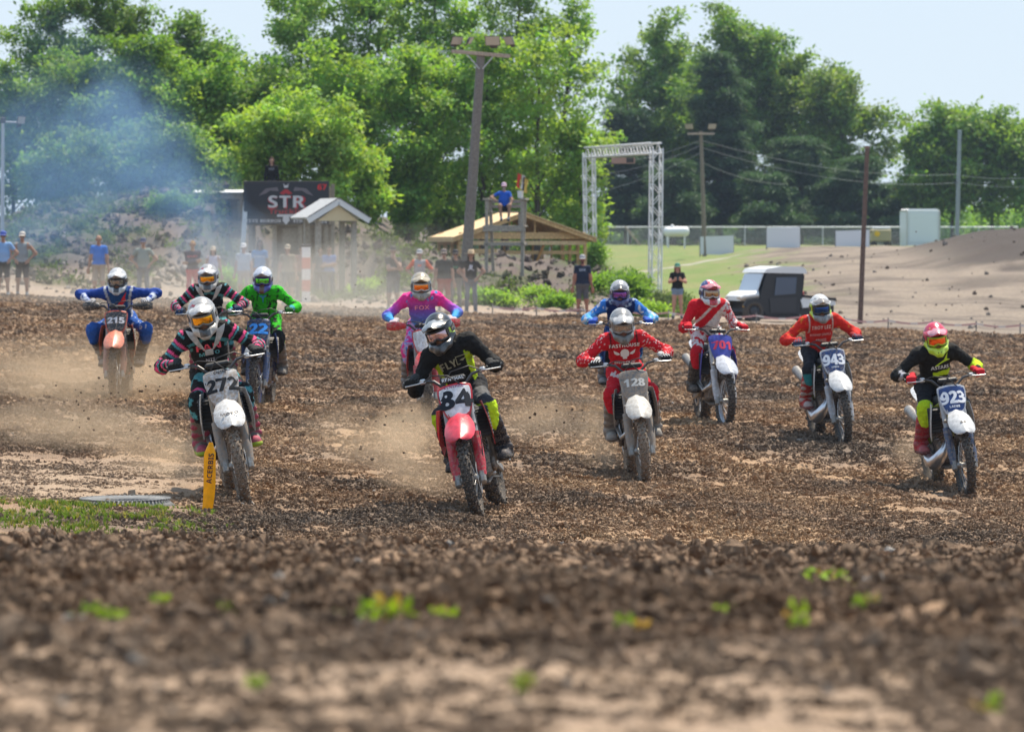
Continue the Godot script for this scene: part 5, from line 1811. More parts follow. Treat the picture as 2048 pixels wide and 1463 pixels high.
# ---------------------------------------------------------------- the field of riders, as the photograph shows them
const STAR := [[[-0.075, -0.06], [0.02, 0.0], [0.06, 0.075], [0.052, 0.012], [0.085, 0.0], [0.05, -0.012], [0.02, -0.02], [-0.03, -0.045], [-0.045, -0.06]]]
func build_bikes() -> void:
	bike_meshes()
	rider_meshes()
	var W := Color(0.74, 0.74, 0.74)
	var K := Color(0.02, 0.02, 0.022)
	var HR := Color(0.62, 0.018, 0.028)
	var grey := Color(0.30, 0.29, 0.275)
	var list := [
		{"kit": "84", "at": [960, 1045, 248], "lean": 13.5, "yaw": -6.0, "steer": 3.0, "cell": 0.0115, "shift": -0.02, "roll": 9.0, "elbow_out": 0.25, "elbow_up": -0.55, "head_x": -0.03, "tilt": [16, -8, 4],
			"label": "red motocross bike number 84 with pink red fender and fork guards", "rider": "person in black jersey with neon yellow trim and black helmet riding bike 84",
			"fender": Color(0.80, 0.05, 0.085), "shroud": HR, "side": HR, "guard": Color(0.70, 0.035, 0.06), "fork": Color(0.42, 0.42, 0.44), "frame": Color(0.3, 0.3, 0.3), "rim": K, "trim": HR, "plate": Color(0.86, 0.86, 0.89), "ink": Color(0.006, 0.010, 0.018), "number": "84", "digit": 0.165, "digit_wide": 1.2, "pad_text": "RENTHAL",
			"plate_text": "RENTHAL", "plate_text_at": 0.795, "text_ink": Color(0.25, 0.03, 0.12),
			"glove": [K, Color(0.05, 0.05, 0.05)], "boot": [Color(0.02, 0.022, 0.028), Color(0.07, 0.07, 0.08), Color(0.03, 0.03, 0.03)], "peak": Color(0.05, 0.055, 0.06), "peak_mark": Color(0.30, 0.34, 0.38), "goggle": Color(0.04, 0.04, 0.04), "lens": Color(0.55, 0.40, 0.44),
			"chest": [["FLY", 0.06, 1.272, Color(0.30, 0.29, 0.20), 1.15, 0.16, -0.035]], "emblem": [[[[-0.05, -0.04], [0.06, -0.028], [0.06, -0.022], [-0.044, -0.033], [-0.044, 0.024], [0.06, 0.035], [0.06, 0.041], [-0.05, 0.03]], [[0.055, -0.025], [0.08, 0.0], [0.06, 0.041], [0.056, 0.036], [0.072, 0.0], [0.053, -0.02]], [[-0.022, -0.004], [0.0, 0.006], [0.03, 0.012], [0.004, -0.012]]], Color(0.32, 0.31, 0.20), 0.088, 1.297]},
		{"kit": "272", "at": [490, 1003, 245], "lean": 10.0, "yaw": 8.0, "steer": -1.0, "cell": 0.0115, "shift": -0.03, "roll": 4.0, "elbow_out": 0.55, "elbow_up": -0.4, "tilt": [16, -6, 3], "dirt": 0.6, "mud": true, "brace": true,
			"label": "muddy white motocross bike number 272 beside the yellow course marker", "rider": "person in black jersey with pink and teal stripes and white neck brace riding bike 272",
			"fender": W, "shroud": W, "side": W, "guard": grey, "fork": Color(0.26, 0.235, 0.19), "frame": Color(0.2, 0.2, 0.2), "rim": K, "trim": W, "plate": Color(0.62, 0.63, 0.65), "ink": Color(0.008, 0.010, 0.014), "number": "272", "digit": 0.12, "digit_wide": 1.1, "plate_text": "CN1M", "plate_text_at": 0.795, "text_ink": K, "fender_text": "MOTO",
			"glove": [K, Color(0.04, 0.04, 0.04)], "boot": [Color(0.22, 0.20, 0.18), Color(0.45, 0.07, 0.13), Color(0.35, 0.5, 0.03)], "peak": Color(0.40, 0.39, 0.38), "peak_mark": Color(0.66, 0.66, 0.66), "goggle": Color(0.25, 0.24, 0.22), "lens": Color(0.80, 0.36, 0.015),
			"chest": [["FAN", 0.05, 1.295, Color(0.78, 0.08, 0.12), 1.7, 0.04], ["MOTO", 0.03, 1.24, Color(0.10, 0.34, 0.38), 1.5, 0.04], ["NTI", 0.026, 1.185, Color(0.40, 0.38, 0.42), 1.3, 0.02]]},
		{"kit": "22", "at": [514, 835, 165], "lean": 0.0, "yaw": -2.0, "steer": -4.0, "shift": 0.0, "elbow_out": 0.5, "elbow_up": -0.3, "tilt": [10, 2, 0], "up": 0.03, "dirt": 0.3,
			"label": "blue motocross bike number 22 behind the muddy white one", "rider": "person in bright green and black jersey with blue white helmet riding bike 22",
			"fender": Color(0.45, 0.50, 0.58), "shroud": Color(0.03, 0.12, 0.45), "side": Color(0.03, 0.12, 0.45), "guard": Color(0.10, 0.16, 0.32), "fork": Color(0.35, 0.35, 0.36), "frame": Color(0.05, 0.1, 0.3), "rim": Color(0.05, 0.1, 0.35), "trim": Color(0.02, 0.06, 0.2), "plate": Color(0.015, 0.035, 0.10), "ink": Color(0.05, 0.30, 0.80), "number": "22", "digit": 0.14, "digit_wide": 1.25,
			"glove": [Color(0.02, 0.14, 0.02), K], "boot": [Color(0.16, 0.15, 0.14), Color(0.22, 0.2, 0.18), K], "peak": Color(0.62, 0.65, 0.72), "peak_mark": Color(0.45, 0.48, 0.58), "goggle": Color(0.08, 0.02, 0.25), "lens": Color(0.12, 0.60, 0.06),
			"emblem": [[[[-0.05, 0.05], [-0.01, 0.02], [0.0, -0.05], [0.012, 0.02], [0.05, 0.05], [0.012, 0.055], [0.0, 0.035], [-0.012, 0.055]]], Color(0.03, 0.28, 0.45), 0.0, 1.31]},
		{"kit": "272", "twin": true, "at": [425, 812, 167], "lean": 3.0, "yaw": 2.0, "shift": 0.0, "elbow_out": 0.6, "elbow_up": -0.3, "tilt": [12, -4, 0], "up": 0.04, "mud": true, "dirt": 0.4, "brace": true,
			"label": "white motocross bike mostly hidden behind bike 272", "rider": "person with pink and teal striped sleeves and yellow goggles half hidden behind rider 272",
			"fender": W, "shroud": W, "side": W, "guard": grey, "fork": Color(0.3, 0.3, 0.3), "frame": Color(0.2, 0.2, 0.2), "rim": K, "trim": W, "plate": W, "ink": K,
			"glove": [Color(0.02, 0.05, 0.12), K], "boot": [Color(0.22, 0.20, 0.18), Color(0.45, 0.07, 0.13), K], "peak": Color(0.5, 0.5, 0.52), "peak_mark": Color(0.70, 0.70, 0.72), "goggle": Color(0.3, 0.3, 0.3), "lens": Color(0.75, 0.55, 0.015)},
		{"kit": "215", "at": [229, 782, 163], "lean": 0.5, "yaw": 0.0, "steer": 0.0, "shift": -0.02, "up": -0.08, "elbow_out": 1.0, "elbow_up": 0.25, "tilt": [12, 0, 0], "dirt": 0.4, "clear_lens": true, "knee_out": 0.6,
			"label": "orange motocross bike number 215 with black hand guards in the dust", "rider": "person in blue jersey with large red emblem riding orange bike 215",
			"fender": Color(0.80, 0.24, 0.14), "shroud": Color(0.70, 0.10, 0.03), "side": Color(0.70, 0.10, 0.03), "guard": Color(0.45, 0.20, 0.16), "fork": Color(0.35, 0.27, 0.24), "frame": Color(0.5, 0.1, 0.03), "rim": K, "trim": Color(0.65, 0.10, 0.05), "plate": Color(0.035, 0.035, 0.04), "ink": Color(0.55, 0.55, 0.58), "number": "215", "digit": 0.085, "digit_wide": 1.25, "hand_guard": Color(0.03, 0.03, 0.03),
			"glove": [Color(0.05, 0.05, 0.055), Color(0.4, 0.4, 0.42)], "boot": [Color(0.09, 0.085, 0.08), Color(0.25, 0.25, 0.25), K], "peak": Color(0.62, 0.63, 0.64), "peak_mark": Color(0.72, 0.72, 0.72), "goggle": Color(0.06, 0.06, 0.06), "lens": K,
			"emblem": [[[[-0.07, -0.08], [-0.05, -0.03], [-0.015, 0.0], [0.005, 0.04], [0.06, 0.12], [0.04, 0.045], [0.05, 0.01], [0.025, -0.02], [0.0, -0.05], [-0.045, -0.085]]], Color(0.65, 0.02, 0.03), 0.045, 1.30]},
		{"kit": "pink", "at": [858, 858, 172], "lean": 3.0, "yaw": 2.0, "shift": 0.0, "up": 0.06, "elbow_out": 0.6, "elbow_up": -0.25, "tilt": [10, 0, 0], "dirt": 0.3, "hand_guard": HR,
			"label": "red motocross bike with red hand guards behind bike 84", "rider": "person in pink and blue jersey with cream helmet behind the rider of bike 84",
			"fender": HR, "shroud": HR, "side": HR, "guard": Color(0.60, 0.05, 0.06), "fork": grey, "frame": Color(0.2, 0.2, 0.2), "rim": K, "trim": HR, "plate": W, "ink": K,
			"glove": [Color(0.55, 0.40, 0.45), Color(0.55, 0.5, 0.5)], "boot": [Color(0.15, 0.14, 0.14), Color(0.3, 0.3, 0.3), K], "peak": Color(0.48, 0.40, 0.28), "peak_mark": Color(0.56, 0.48, 0.35), "goggle": Color(0.62, 0.62, 0.6), "strap": Color(0.3, 0.3, 0.3), "lens": Color(0.80, 0.22, 0.03),
			"chest": [["FOX", 0.05, 1.30, Color(0.85, 0.30, 0.45), 1.4, 0.0]]},
		{"kit": "128", "at": [1290, 968, 205], "lean": 5.0, "yaw": 3.0, "steer": 0.0, "shift": -0.03, "elbow_out": 0.6, "elbow_up": -0.3, "tilt": [20, 0, 0], "dirt": 0.85, "mud": true, "clear_lens": true, "cell": 0.0125,
			"label": "mud grey motocross bike number 128 with white front fender", "rider": "person in red jersey with white skull print and grey helmet",
			"fender": Color(0.66, 0.64, 0.60), "shroud": Color(0.60, 0.58, 0.54), "side": Color(0.5, 0.48, 0.45), "guard": Color(0.34, 0.325, 0.30), "fork": Color(0.32, 0.31, 0.29), "frame": Color(0.2, 0.2, 0.2), "rim": K, "trim": Color(0.36, 0.35, 0.33), "plate": Color(0.22, 0.22, 0.215), "ink": Color(0.50, 0.49, 0.46), "number": "128", "digit": 0.085, "digit_wide": 1.2,
			"glove": [K, Color(0.55, 0.55, 0.55)], "boot": [Color(0.22, 0.20, 0.18), Color(0.34, 0.32, 0.29), Color(0.2, 0.18, 0.16)], "peak": Color(0.34, 0.34, 0.34), "peak_mark": Color(0.60, 0.60, 0.60), "goggle": Color(0.28, 0.28, 0.28), "lens": K,
			"chest": [["FASTHOUSE", 0.034, 1.345, W, 1.25, 0.0], ["SPEED CREW", 0.022, 1.175, W, 1.2, 0.0]],
			"emblem": [[[[-0.045, 0.02], [-0.03, 0.045], [0.0, 0.055], [0.03, 0.045], [0.045, 0.02], [0.04, -0.015], [0.022, -0.025], [0.02, -0.045], [-0.02, -0.045], [-0.022, -0.025], [-0.04, -0.015]], [[-0.11, 0.045], [-0.055, 0.015], [-0.05, 0.0], [-0.075, -0.005], [-0.10, 0.01]], [[0.11, 0.045], [0.10, 0.01], [0.075, -0.005], [0.05, 0.0], [0.055, 0.015]]], W, 0.0, 1.255]},
		{"kit": "blue", "at": [1247, 836, 162], "lean": 1.0, "yaw": 0.0, "shift": 0.0, "elbow_out": 0.55, "elbow_up": -0.3, "tilt": [14, 0, 0], "up": 0.0, "dirt": 0.2,
			"label": "dark motocross bike mostly hidden behind mud grey bike 128", "rider": "person in navy and light blue jersey half hidden behind the rider of bike 128",
			"fender": K, "shroud": Color(0.03, 0.12, 0.45), "side": K, "guard": K, "fork": grey, "frame": K, "rim": K, "trim": K, "plate": Color(0.05, 0.1, 0.3), "ink": W,
			"glove": [Color(0.02, 0.08, 0.45), Color(0.04, 0.1, 0.4)], "boot": [Color(0.16, 0.16, 0.18), Color(0.3, 0.3, 0.3), K], "peak": Color(0.45, 0.46, 0.48), "peak_mark": Color(0.12, 0.12, 0.14), "goggle": Color(0.03, 0.03, 0.12), "lens": Color(0.25, 0.10, 0.45),
			"chest": [["PRO", 0.06, 1.30, Color(0.5, 0.55, 0.62), 1.2, 0.0]]},
		{"kit": "701", "at": [1452, 825, 168], "lean": 1.5, "yaw": 8.0, "steer": 5.0, "shift": -0.02, "elbow_out": 0.2, "elbow_up": -0.6, "up": 0.05, "tilt": [8, 4, 0],
			"label": "blue motocross bike with blue plate, red digits and white fender", "rider": "person in red and white jersey with red white and blue helmet",
			"fender": Color(0.66, 0.68, 0.74), "shroud": Color(0.035, 0.05, 0.50), "side": Color(0.66, 0.66, 0.7), "guard": Color(0.62, 0.62, 0.64), "fork": Color(0.5, 0.5, 0.5), "frame": Color(0.3, 0.3, 0.3), "rim": Color(0.55, 0.6, 0.68), "trim": Color(0.06, 0.07, 0.45), "plate": Color(0.075, 0.085, 0.48), "ink": Color(0.62, 0.05, 0.10), "number": "701", "digit": 0.11, "digit_wide": 1.1,
			"glove": [RED, RED], "boot": [Color(0.05, 0.05, 0.05), Color(0.10, 0.095, 0.09), K], "peak": Color(0.72, 0.10, 0.16), "peak_mark": Color(0.70, 0.30, 0.34), "goggle": Color(0.65, 0.65, 0.65), "lens": Color(0.35, 0.25, 0.16)},
		{"kit": "943", "at": [1690, 908, 177], "lean": 5.0, "yaw": 7.5, "steer": 0.0, "shift": -0.01, "elbow_out": 0.55, "elbow_up": -0.35, "tilt": [8, -3, 0], "two_stroke": true, "dirt": 0.1,
			"label": "white motocross bike with blue plate number 943 and silver exhaust chamber", "rider": "person in red orange jersey with white and neon helmet riding bike 943",
			"fender": W, "shroud": W, "side": W, "guard": Color(0.48, 0.50, 0.54), "fork": Color(0.09, 0.11, 0.18), "frame": Color(0.3, 0.3, 0.04), "rim": K, "trim": Color(0.58, 0.60, 0.66), "plate": Color(0.02, 0.06, 0.22), "ink": Color(0.70, 0.72, 0.76), "number": "943", "digit": 0.135, "digit_wide": 0.9, "plate_text": "LIQUI", "plate_text_at": 0.59,
			"glove": [Color(0.04, 0.07, 0.12), Color(0.35, 0.03, 0.03)], "boot": [Color(0.45, 0.03, 0.03), Color(0.5, 0.42, 0.40), Color(0.2, 0.05, 0.05)], "peak": Color(0.74, 0.74, 0.74), "peak_mark": Color(0.30, 0.28, 0.27), "goggle": Color(0.06, 0.07, 0.06), "lens": Color(0.02, 0.06, 0.22),
			"chest": [["TROY LEE", 0.042, 1.335, Color(0.72, 0.5, 0.47), 0.9, 0.0], ["BRAND SIMPLE", 0.026, 1.25, Color(0.66, 0.32, 0.30), 1.0, 0.0], ["RACING", 0.02, 1.19, Color(0.66, 0.4, 0.38), 1.2, 0.0]]},
		{"kit": "923", "at": [1936, 1008, 202], "lean": 6.0, "yaw": 6.5, "steer": 0.0, "shift": -0.01, "elbow_out": 0.55, "elbow_up": -0.35, "tilt": [14, -4, 2], "two_stroke": true, "cell": 0.0125, "up": 0.01,
			"label": "white motocross bike with blue plate number 923 beside its silver pipe", "rider": "person in black jersey with star emblem and neon sleeve riding bike 923",
			"fender": W, "shroud": W, "side": W, "guard": Color(0.08, 0.11, 0.20), "fork": Color(0.48, 0.50, 0.53), "frame": Color(0.45, 0.45, 0.04), "rim": K, "trim": Color(0.60, 0.62, 0.68), "plate": Color(0.02, 0.06, 0.24), "ink": Color(0.72, 0.74, 0.78), "number": "923", "digit": 0.135, "digit_wide": 0.9, "plate_text": "LAINE", "plate_text_at": 0.585, "fender_text": "66",
			"glove": [Color(0.55, 0.02, 0.035), Color(0.55, 0.02, 0.035)], "boot": [Color(0.50, 0.03, 0.05), Color(0.42, 0.10, 0.12), Color(0.15, 0.04, 0.05)], "peak": Color(0.72, 0.04, 0.10), "peak_mark": Color(0.70, 0.35, 0.42), "goggle": Color(0.45, 0.62, 0.02), "lens": Color(0.85, 0.16, 0.03),
			"chest": [["ASTARS", 0.036, 1.255, Color(0.66, 0.66, 0.68), 1.15, 0.05, 0.03]], "emblem": [STAR, Color(0.45, 0.64, 0.02), 0.045, 1.33]}]
	for c in list:
		var xf := ground_frame(c.at[0], c.at[1], c.at[2], c.lean, c.yaw)
		motorcycle(c, xf)
		rider(c, xf)
# ---------------------------------------------------------------- what stands behind the track
func wood(key: String, c: Color) -> StandardMaterial3D:
	if mats.has(key): return mats[key]
	var m := mat(key, c, 0.8)
	return worn(m, noise_tex(61, 0.03, 0.72, 1.0, 256), 1.2)

func beam(parent: Node, called: String, a: Vector3, b: Vector3, w: float, h: float, mt: Material, bevel := 0.006) -> MeshInstance3D:
	return part(parent, called, MB.new().bar(a, b, w, h, bevel).mesh(), mt)

func poly(a: Array) -> PackedVector2Array:
	var p := PackedVector2Array()
	for q in a: p.append(Vector2(q[0], q[1]))
	return p

func build_far() -> void:
	build_trees()
	build_sign_tower()
	build_shelters()
	build_poles()
	build_fence()
	build_utv()
	build_corner()

func build_sign_tower() -> void:
	var s := 58.0
	var base := on_ground(572, s)
	var o := thing("sign_tower", "wooden lookout tower with a black sponsor sign across its front", "tower", Transform3D(Basis(), base))
	var w := func(x, y): return Vector3((x - 572.0) / s, EYE + (HZN - y) / s - base.y, 0)
	var tan_wood := wood("tan wood", Color(0.36, 0.29, 0.21))
	var pale := mat("white paint", Color(0.68, 0.68, 0.68), 0.6)
	var dark := tan_wood
	var top: Vector3 = w.call(487, 362)
	var bot: Vector3 = w.call(658, 448)
	for x in [500, 548, 600, 652]:
		for z in [-0.12, -1.9]:
			var e: Vector3 = w.call(x, 372)
			beam(o, "post", Vector3(e.x, -0.3, z), Vector3(e.x, e.y, z), 0.14, 0.14, tan_wood)
	var l0: Vector3 = w.call(478, 600)
	var l1: Vector3 = w.call(494, 362)
	beam(o, "slanted_leg", Vector3(l0.x, -0.2, 0.1), Vector3(l1.x, l1.y, 0.0), 0.16, 0.1, pale)
	var rt: Vector3 = w.call(665, 368)
	beam(o, "corner_post", Vector3(rt.x, -0.3, -0.1), rt + Vector3(0, 0, -0.1), 0.13, 0.1, tan_wood)
	var fl: Vector3 = w.call(487, 416)
	part(o, "floor", MB.new().box(T(Vector3((top.x + bot.x) / 2, fl.y, -1.0)), Vector3(bot.x - top.x + 0.1, 0.1, 2.0), 0.01).mesh(), tan_wood)
	part(o, "back_wall", MB.new().box(T(Vector3(0.55, (w.call(600, 520) as Vector3).y, -1.7)), Vector3(1.9, 2.5, 0.05), 0.01).mesh(), dark)
	part(o, "inner_panel", MB.new().box(T(Vector3(0.35, (w.call(600, 478) as Vector3).y, -0.25)), Vector3(1.0, 0.75, 0.04), 0.01).mesh(), dark)
	part(o, "roof_edge", MB.new().box(T(Vector3(0.1, (w.call(600, 450) as Vector3).y + 0.02, -0.9)), Vector3(3.0, 0.06, 1.7), 0.01).mesh(), dark)
	# the sign
	var black := mat("sign black", Color(0.018, 0.018, 0.024), 0.45)
	var cx := (top.x + bot.x) / 2
	var cy := (top.y + bot.y) / 2
	var bd := part(o, "sign_board", MB.new().box(T(Vector3(cx, cy, 0.05)), Vector3(bot.x - top.x, top.y - bot.y, 0.05), 0.008).mesh(), black)
	var ink := mat("sign white", Color(0.62, 0.58, 0.58), 0.6)
	var red := mat("sign red", Color(0.45, 0.025, 0.03), 0.6)
	var put := func(text, x, y, h, wide, m, serif):
		var q: Vector3 = w.call(x, y)
		part(bd, "lettering", MB.new().put(letters(text, h, 0.012, wide, serif), T(Vector3(q.x, q.y, 0.085 if m == red else 0.09))).mesh(), m)
	put.call("STR", 573, 403, 0.42, 1.35, ink, false)
	put.call("STR", 575, 404.5, 0.46, 1.34, red, false)
	put.call("Trucking", 577, 424, 0.22, 1.5, red, false)
	put.call("STEVE BORROR", 524, 441.5, 0.11, 1.12, ink, true)
	put.call("419-", 596, 441.5, 0.11, 1.25, ink, true)
	put.call("24", 648, 443, 0.11, 1.25, ink, true)
	put.call("67", 644, 374, 0.2, 1.1, mat("number red", Color(0.75, 0.03, 0.03), 0.6), false)
	var q: Vector3 = w.call(572, 403)
	var shapes := [[mat("sign white", Color.WHITE), [[-0.32, -0.52], [0.36, -0.52], [0.34, -0.44], [-0.30, -0.44]]], [ink, [[-0.10, -0.52], [0.10, -0.52], [0.12, -0.66], [0.0, -0.80], [-0.12, -0.66]]], [red, [[-0.22, 0.28], [-0.05, 0.42], [0.05, 0.42], [0.22, 0.28], [0.08, 0.24], [0, 0.3], [-0.08, 0.24]]],
		[ink, [[-0.10, 0.66], [-0.06, 0.48], [0.06, 0.48], [0.10, 0.66], [0.05, 0.56], [-0.05, 0.56]]], [mat("sign grey", Color(0.16, 0.13, 0.14), 0.6), [[-0.95, 0.2], [-0.7, 0.45], [-0.3, 0.5], [-0.25, 0.36], [-0.55, 0.38], [-0.7, 0.28]]], [mats["sign grey"] if mats.has("sign grey") else ink, [[0.95, 0.2], [0.7, 0.28], [0.55, 0.38], [0.25, 0.36], [0.3, 0.5], [0.7, 0.45]]]]
	for sh in shapes: part(bd, "emblem_shape", MB.new().prism(poly(sh[1]), 0.012, T(Vector3(q.x, q.y, 0.082))).mesh(), sh[0])
	# white corrugated dugout roof on the mound
	var d := thing("dugout", "low wooden dugout with white corrugated roof on the mound", "dugout", Transform3D(Basis(), on_ground(434, 56.5)))
	var g := MB.new()
	for i in 24: g.tube([Vector3(-0.85 + i * 0.075, 0.62, 0.3), Vector3(-0.85 + i * 0.075, 0.72, -1.2)], 0.04, 6, true, 0.5)
	var lift: float = EYE + (HZN - 385) / 56.5 - d.position.y - 0.62
	part(d, "roof", g.mesh(), pale, T(Vector3(0, lift, 0)))
	for x in [-0.8, 0.0, 0.8]: beam(d, "post", Vector3(x, -1.2, 0.1), Vector3(x, 0.6 + lift, 0.1), 0.12, 0.12, tan_wood)
	part(d, "front_board", MB.new().box(T(Vector3(0.0, 0.48 + lift, 0.2)), Vector3(1.8, 0.2, 0.05), 0.008).mesh(), tan_wood)
	part(d, "back_wall", MB.new().box(T(Vector3(0.0, -0.2 + lift, -0.9)), Vector3(1.8, 1.6, 0.05), 0.008).mesh(), tan_wood)

func build_shelters() -> void:
	# small gabled shelter in front of the tower
	var s := 60.0
	var base := on_ground(660, s)
	var o := thing("gabled_shelter", "small white gabled shelter on four wooden posts in front of the sign tower", "shelter", Transform3D(Basis(Vector3.UP, deg_to_rad(20)), base))
	var grey := wood("weathered posts", Color(0.42, 0.37, 0.31))
	var pale := mat("white paint", Color(0.68, 0.68, 0.68), 0.6)
	var ey := EYE + (HZN - 437) / s - base.y      # eaves
	var ry := EYE + (HZN - 400) / s - base.y      # ridge
	var hw := 1.0
	var hd := 0.85
	for x in [-0.62, 0.62]:
		for z in [-hd + 0.2, hd - 0.2]: beam(o, "post", Vector3(x, -0.3, z), Vector3(x, ey, z), 0.17, 0.17, grey, 0.012)
	for sd in [-1.0, 1.0]:   # roof slopes: rows of shingles on a board
		var sl := part(o, "roof_slope", MB.new().bar(Vector3(sd * 0.02, ry, 0), Vector3(sd * (hw + 0.06), ey, 0), 2 * hd + 0.2, 0.05, 0.01).mesh(), pale)
		for i in 7:
			var a := Vector3(sd * 0.02, ry + 0.03, 0).lerp(Vector3(sd * (hw + 0.08), ey + 0.02, 0), (i + 0.08) / 7.0)
			var b := Vector3(sd * 0.02, ry + 0.03, 0).lerp(Vector3(sd * (hw + 0.08), ey + 0.02, 0), (i + 1.12) / 7.0)
			part(sl, "shingle_row", MB.new().bar(a + Vector3(0, 0.03, 0), b + Vector3(0, 0.018, 0), 2 * hd + 0.26, 0.018).mesh(), wood("pale shingles", Color(0.50, 0.51, 0.52)))
		beam(o, "fascia", Vector3(0, ry - 0.05, hd + 0.12), Vector3(sd * (hw + 0.08), ey - 0.08, hd + 0.12), 0.03, 0.2, pale)
		beam(o, "drip_edge", Vector3(0, ry + 0.07, hd + 0.14), Vector3(sd * (hw + 0.1), ey + 0.03, hd + 0.14), 0.02, 0.03, mat("dark trim", Color(0.03, 0.03, 0.035), 0.5))
		beam(o, "eave_beam", Vector3(sd * 0.62, ey - 0.06, -hd), Vector3(sd * 0.62, ey - 0.06, hd), 0.1, 0.14, grey)
	part(o, "gable_board", MB.new().prism(poly([[-0.72, ey - 0.08], [0.72, ey - 0.08], [0, ry - 0.18]]), 0.04, T(Vector3(0, 0, hd))).mesh(), mat("cream board", Color(0.62, 0.50, 0.30), 0.7))
	var mk := thing("marker_post", "white and red marker post at the corner of the gabled shelter", "post", Transform3D(Basis(), on_ground(612, 66)))
	for i in 5: part(mk, "band", MB.new().box(T(Vector3(0, 0.2 + i * 0.34, 0)), Vector3(0.26, 0.338, 0.1), 0.01).mesh(), pale if i % 2 == 0 else mat("faded red", Color(0.55, 0.16, 0.12), 0.7))
	part(mk, "cap", MB.new().box(T(Vector3(0, 1.75, 0)), Vector3(0.3, 0.08, 0.14), 0.02).mesh(), mat("dark trim", Color(0.03, 0.03, 0.035), 0.5))
	# unfinished timber shelter
	s = 52.0
	base = on_ground(1023, s)
	o = thing("timber_shelter", "unfinished timber shelter with bare plywood roof on the bank", "shelter", Transform3D(Basis(Vector3.UP, deg_to_rad(14)), base + Vector3(0, 0, -1.5)))
	var pine := wood("fresh pine", Color(0.80, 0.52, 0.24))
	var ply := wood("plywood", Color(0.86, 0.62, 0.34))
	ey = EYE + (HZN - 470) / s - base.y
	ry = EYE + (HZN - 424) / s - base.y
	hw = 2.5
	hd = 1.7
	for sd in [-1.0, 1.0]:
		var a := Vector3(0, ry, 0)
		var b := Vector3(sd * (hw + 0.35), ey - 0.1, 0)
		for i in 3:
			var p0 := a.lerp(b, i / 3.0 + 0.004)
			var p1 := a.lerp(b, (i + 1) / 3.0 - 0.004)
			for z in [-1, 1]: part(o, "roof_sheet", MB.new().bar(p0 + Vector3(0, 0, z * (hd + 0.4) / 2), p1 + Vector3(0, 0, z * (hd + 0.4) / 2), hd + 0.392, 0.03, 0.004).mesh(), ply)
		for i in 6:
			var z := lerpf(-hd - 0.3, hd + 0.3, i / 5.0)
			beam(o, "rafter", a + Vector3(0, -0.1, z), b + Vector3(0, -0.1, z), 0.06, 0.15, pine)
		beam(o, "fascia", b + Vector3(0, -0.06, -hd - 0.4), b + Vector3(0, -0.06, hd + 0.4), 0.04, 0.2, ply)
		beam(o, "wall_plate", Vector3(sd * hw, ey - 0.08, -hd), Vector3(sd * hw, ey - 0.08, hd), 0.1, 0.2, pine)
		for z in [-hd, -0.6, 0.6, hd]: beam(o, "post", Vector3(sd * hw, -0.4, z), Vector3(sd * hw, ey - 0.18, z), 0.12, 0.12, pine)
	for z in [-hd, hd]:
		beam(o, "tie_beam", Vector3(-hw, ey - 0.02, z), Vector3(hw, ey - 0.02, z), 0.07, 0.26, pine)
		beam(o, "tie_beam", Vector3(-hw, ey - 0.3, z + 0.05), Vector3(hw, ey - 0.3, z + 0.05), 0.06, 0.16, ply)
		for x in [-1.5, -0.5, 0.5, 1.5]: beam(o, "strut", Vector3(x, ey + 0.1, z), Vector3(x, lerpf(ry, ey, absf(x) / hw) - 0.12, z), 0.05, 0.1, pine)
	part(o, "gable_sheet", MB.new().prism(poly([[0.6, ey + 0.1], [hw, ey + 0.1], [0.6, lerpf(ry, ey, 0.24) - 0.12]]), 0.03, T(Vector3(0, 0, -hd - 0.06))).mesh(), pine)
	for x in [0.9, 1.25, 1.65, 2.0, -1.8, -0.9, 0.1]: beam(o, "stud", Vector3(x, -0.4, -hd + 0.15), Vector3(x, ey - 0.2, -hd + 0.15), 0.06, 0.1, pine)
	beam(o, "rail", Vector3(-0.6, 0.42, hd - 0.2), Vector3(2.3, 0.42, hd - 0.2), 0.06, 0.14, pine)
	beam(o, "rail", Vector3(-hw, ey - 0.62, hd + 0.02), Vector3(-1.0, ey - 0.62, hd + 0.02), 0.06, 0.18, pine)
	beam(o, "brace", Vector3(0.5, -0.2, hd - 0.1), Vector3(0.9, 0.75, hd - 0.1), 0.05, 0.1, wood("orange board", Color(0.62, 0.30, 0.08)))
	# lookout chair with the seated man
	s = 58.0
	base = on_ground(1011, s)
	o = thing("lookout_chair", "tall weathered wooden lookout chair with flags on its arm", "lookout chair", Transform3D(Basis(Vector3.UP, deg_to_rad(-8)), base))
	var h := func(y): return EYE + (HZN - y) / s - base.y
	for x in [-0.62, 0.66]:
		for z in [0.4, -0.4]: beam(o, "post", Vector3(x + (0.05 if z > 0 else -0.1) * signf(x) - 0.06 * signf(x), -0.3, z), Vector3(x * 0.96, h.call(400), z), 0.11, 0.09, grey)
		beam(o, "armrest", Vector3(x, h.call(398), -0.45), Vector3(x, h.call(398), 0.5), 0.2, 0.06, grey)
		beam(o, "side_rail", Vector3(x, h.call(487), -0.4), Vector3(x, h.call(487), 0.4), 0.05, 0.1, grey)
	for z in [0.42, -0.42]:
		beam(o, "cross_rail", Vector3(-0.7, h.call(488), z), Vector3(0.72, h.call(488), z), 0.05, 0.12, grey)
	for i in 4: beam(o, "platform_board", Vector3(-0.72, h.call(452), 0.33 - i * 0.22), Vector3(0.72, h.call(452), 0.33 - i * 0.22), 0.21, 0.05, grey)
	beam(o, "platform_edge", Vector3(-0.72, h.call(457), 0.46), Vector3(0.72, h.call(457), 0.46), 0.04, 0.2, grey)
	for i in 3: beam(o, "seat_board", Vector3(-0.55, h.call(424), 0.1 - i * 0.19), Vector3(0.55, h.call(424), 0.1 - i * 0.19), 0.18, 0.04, grey)
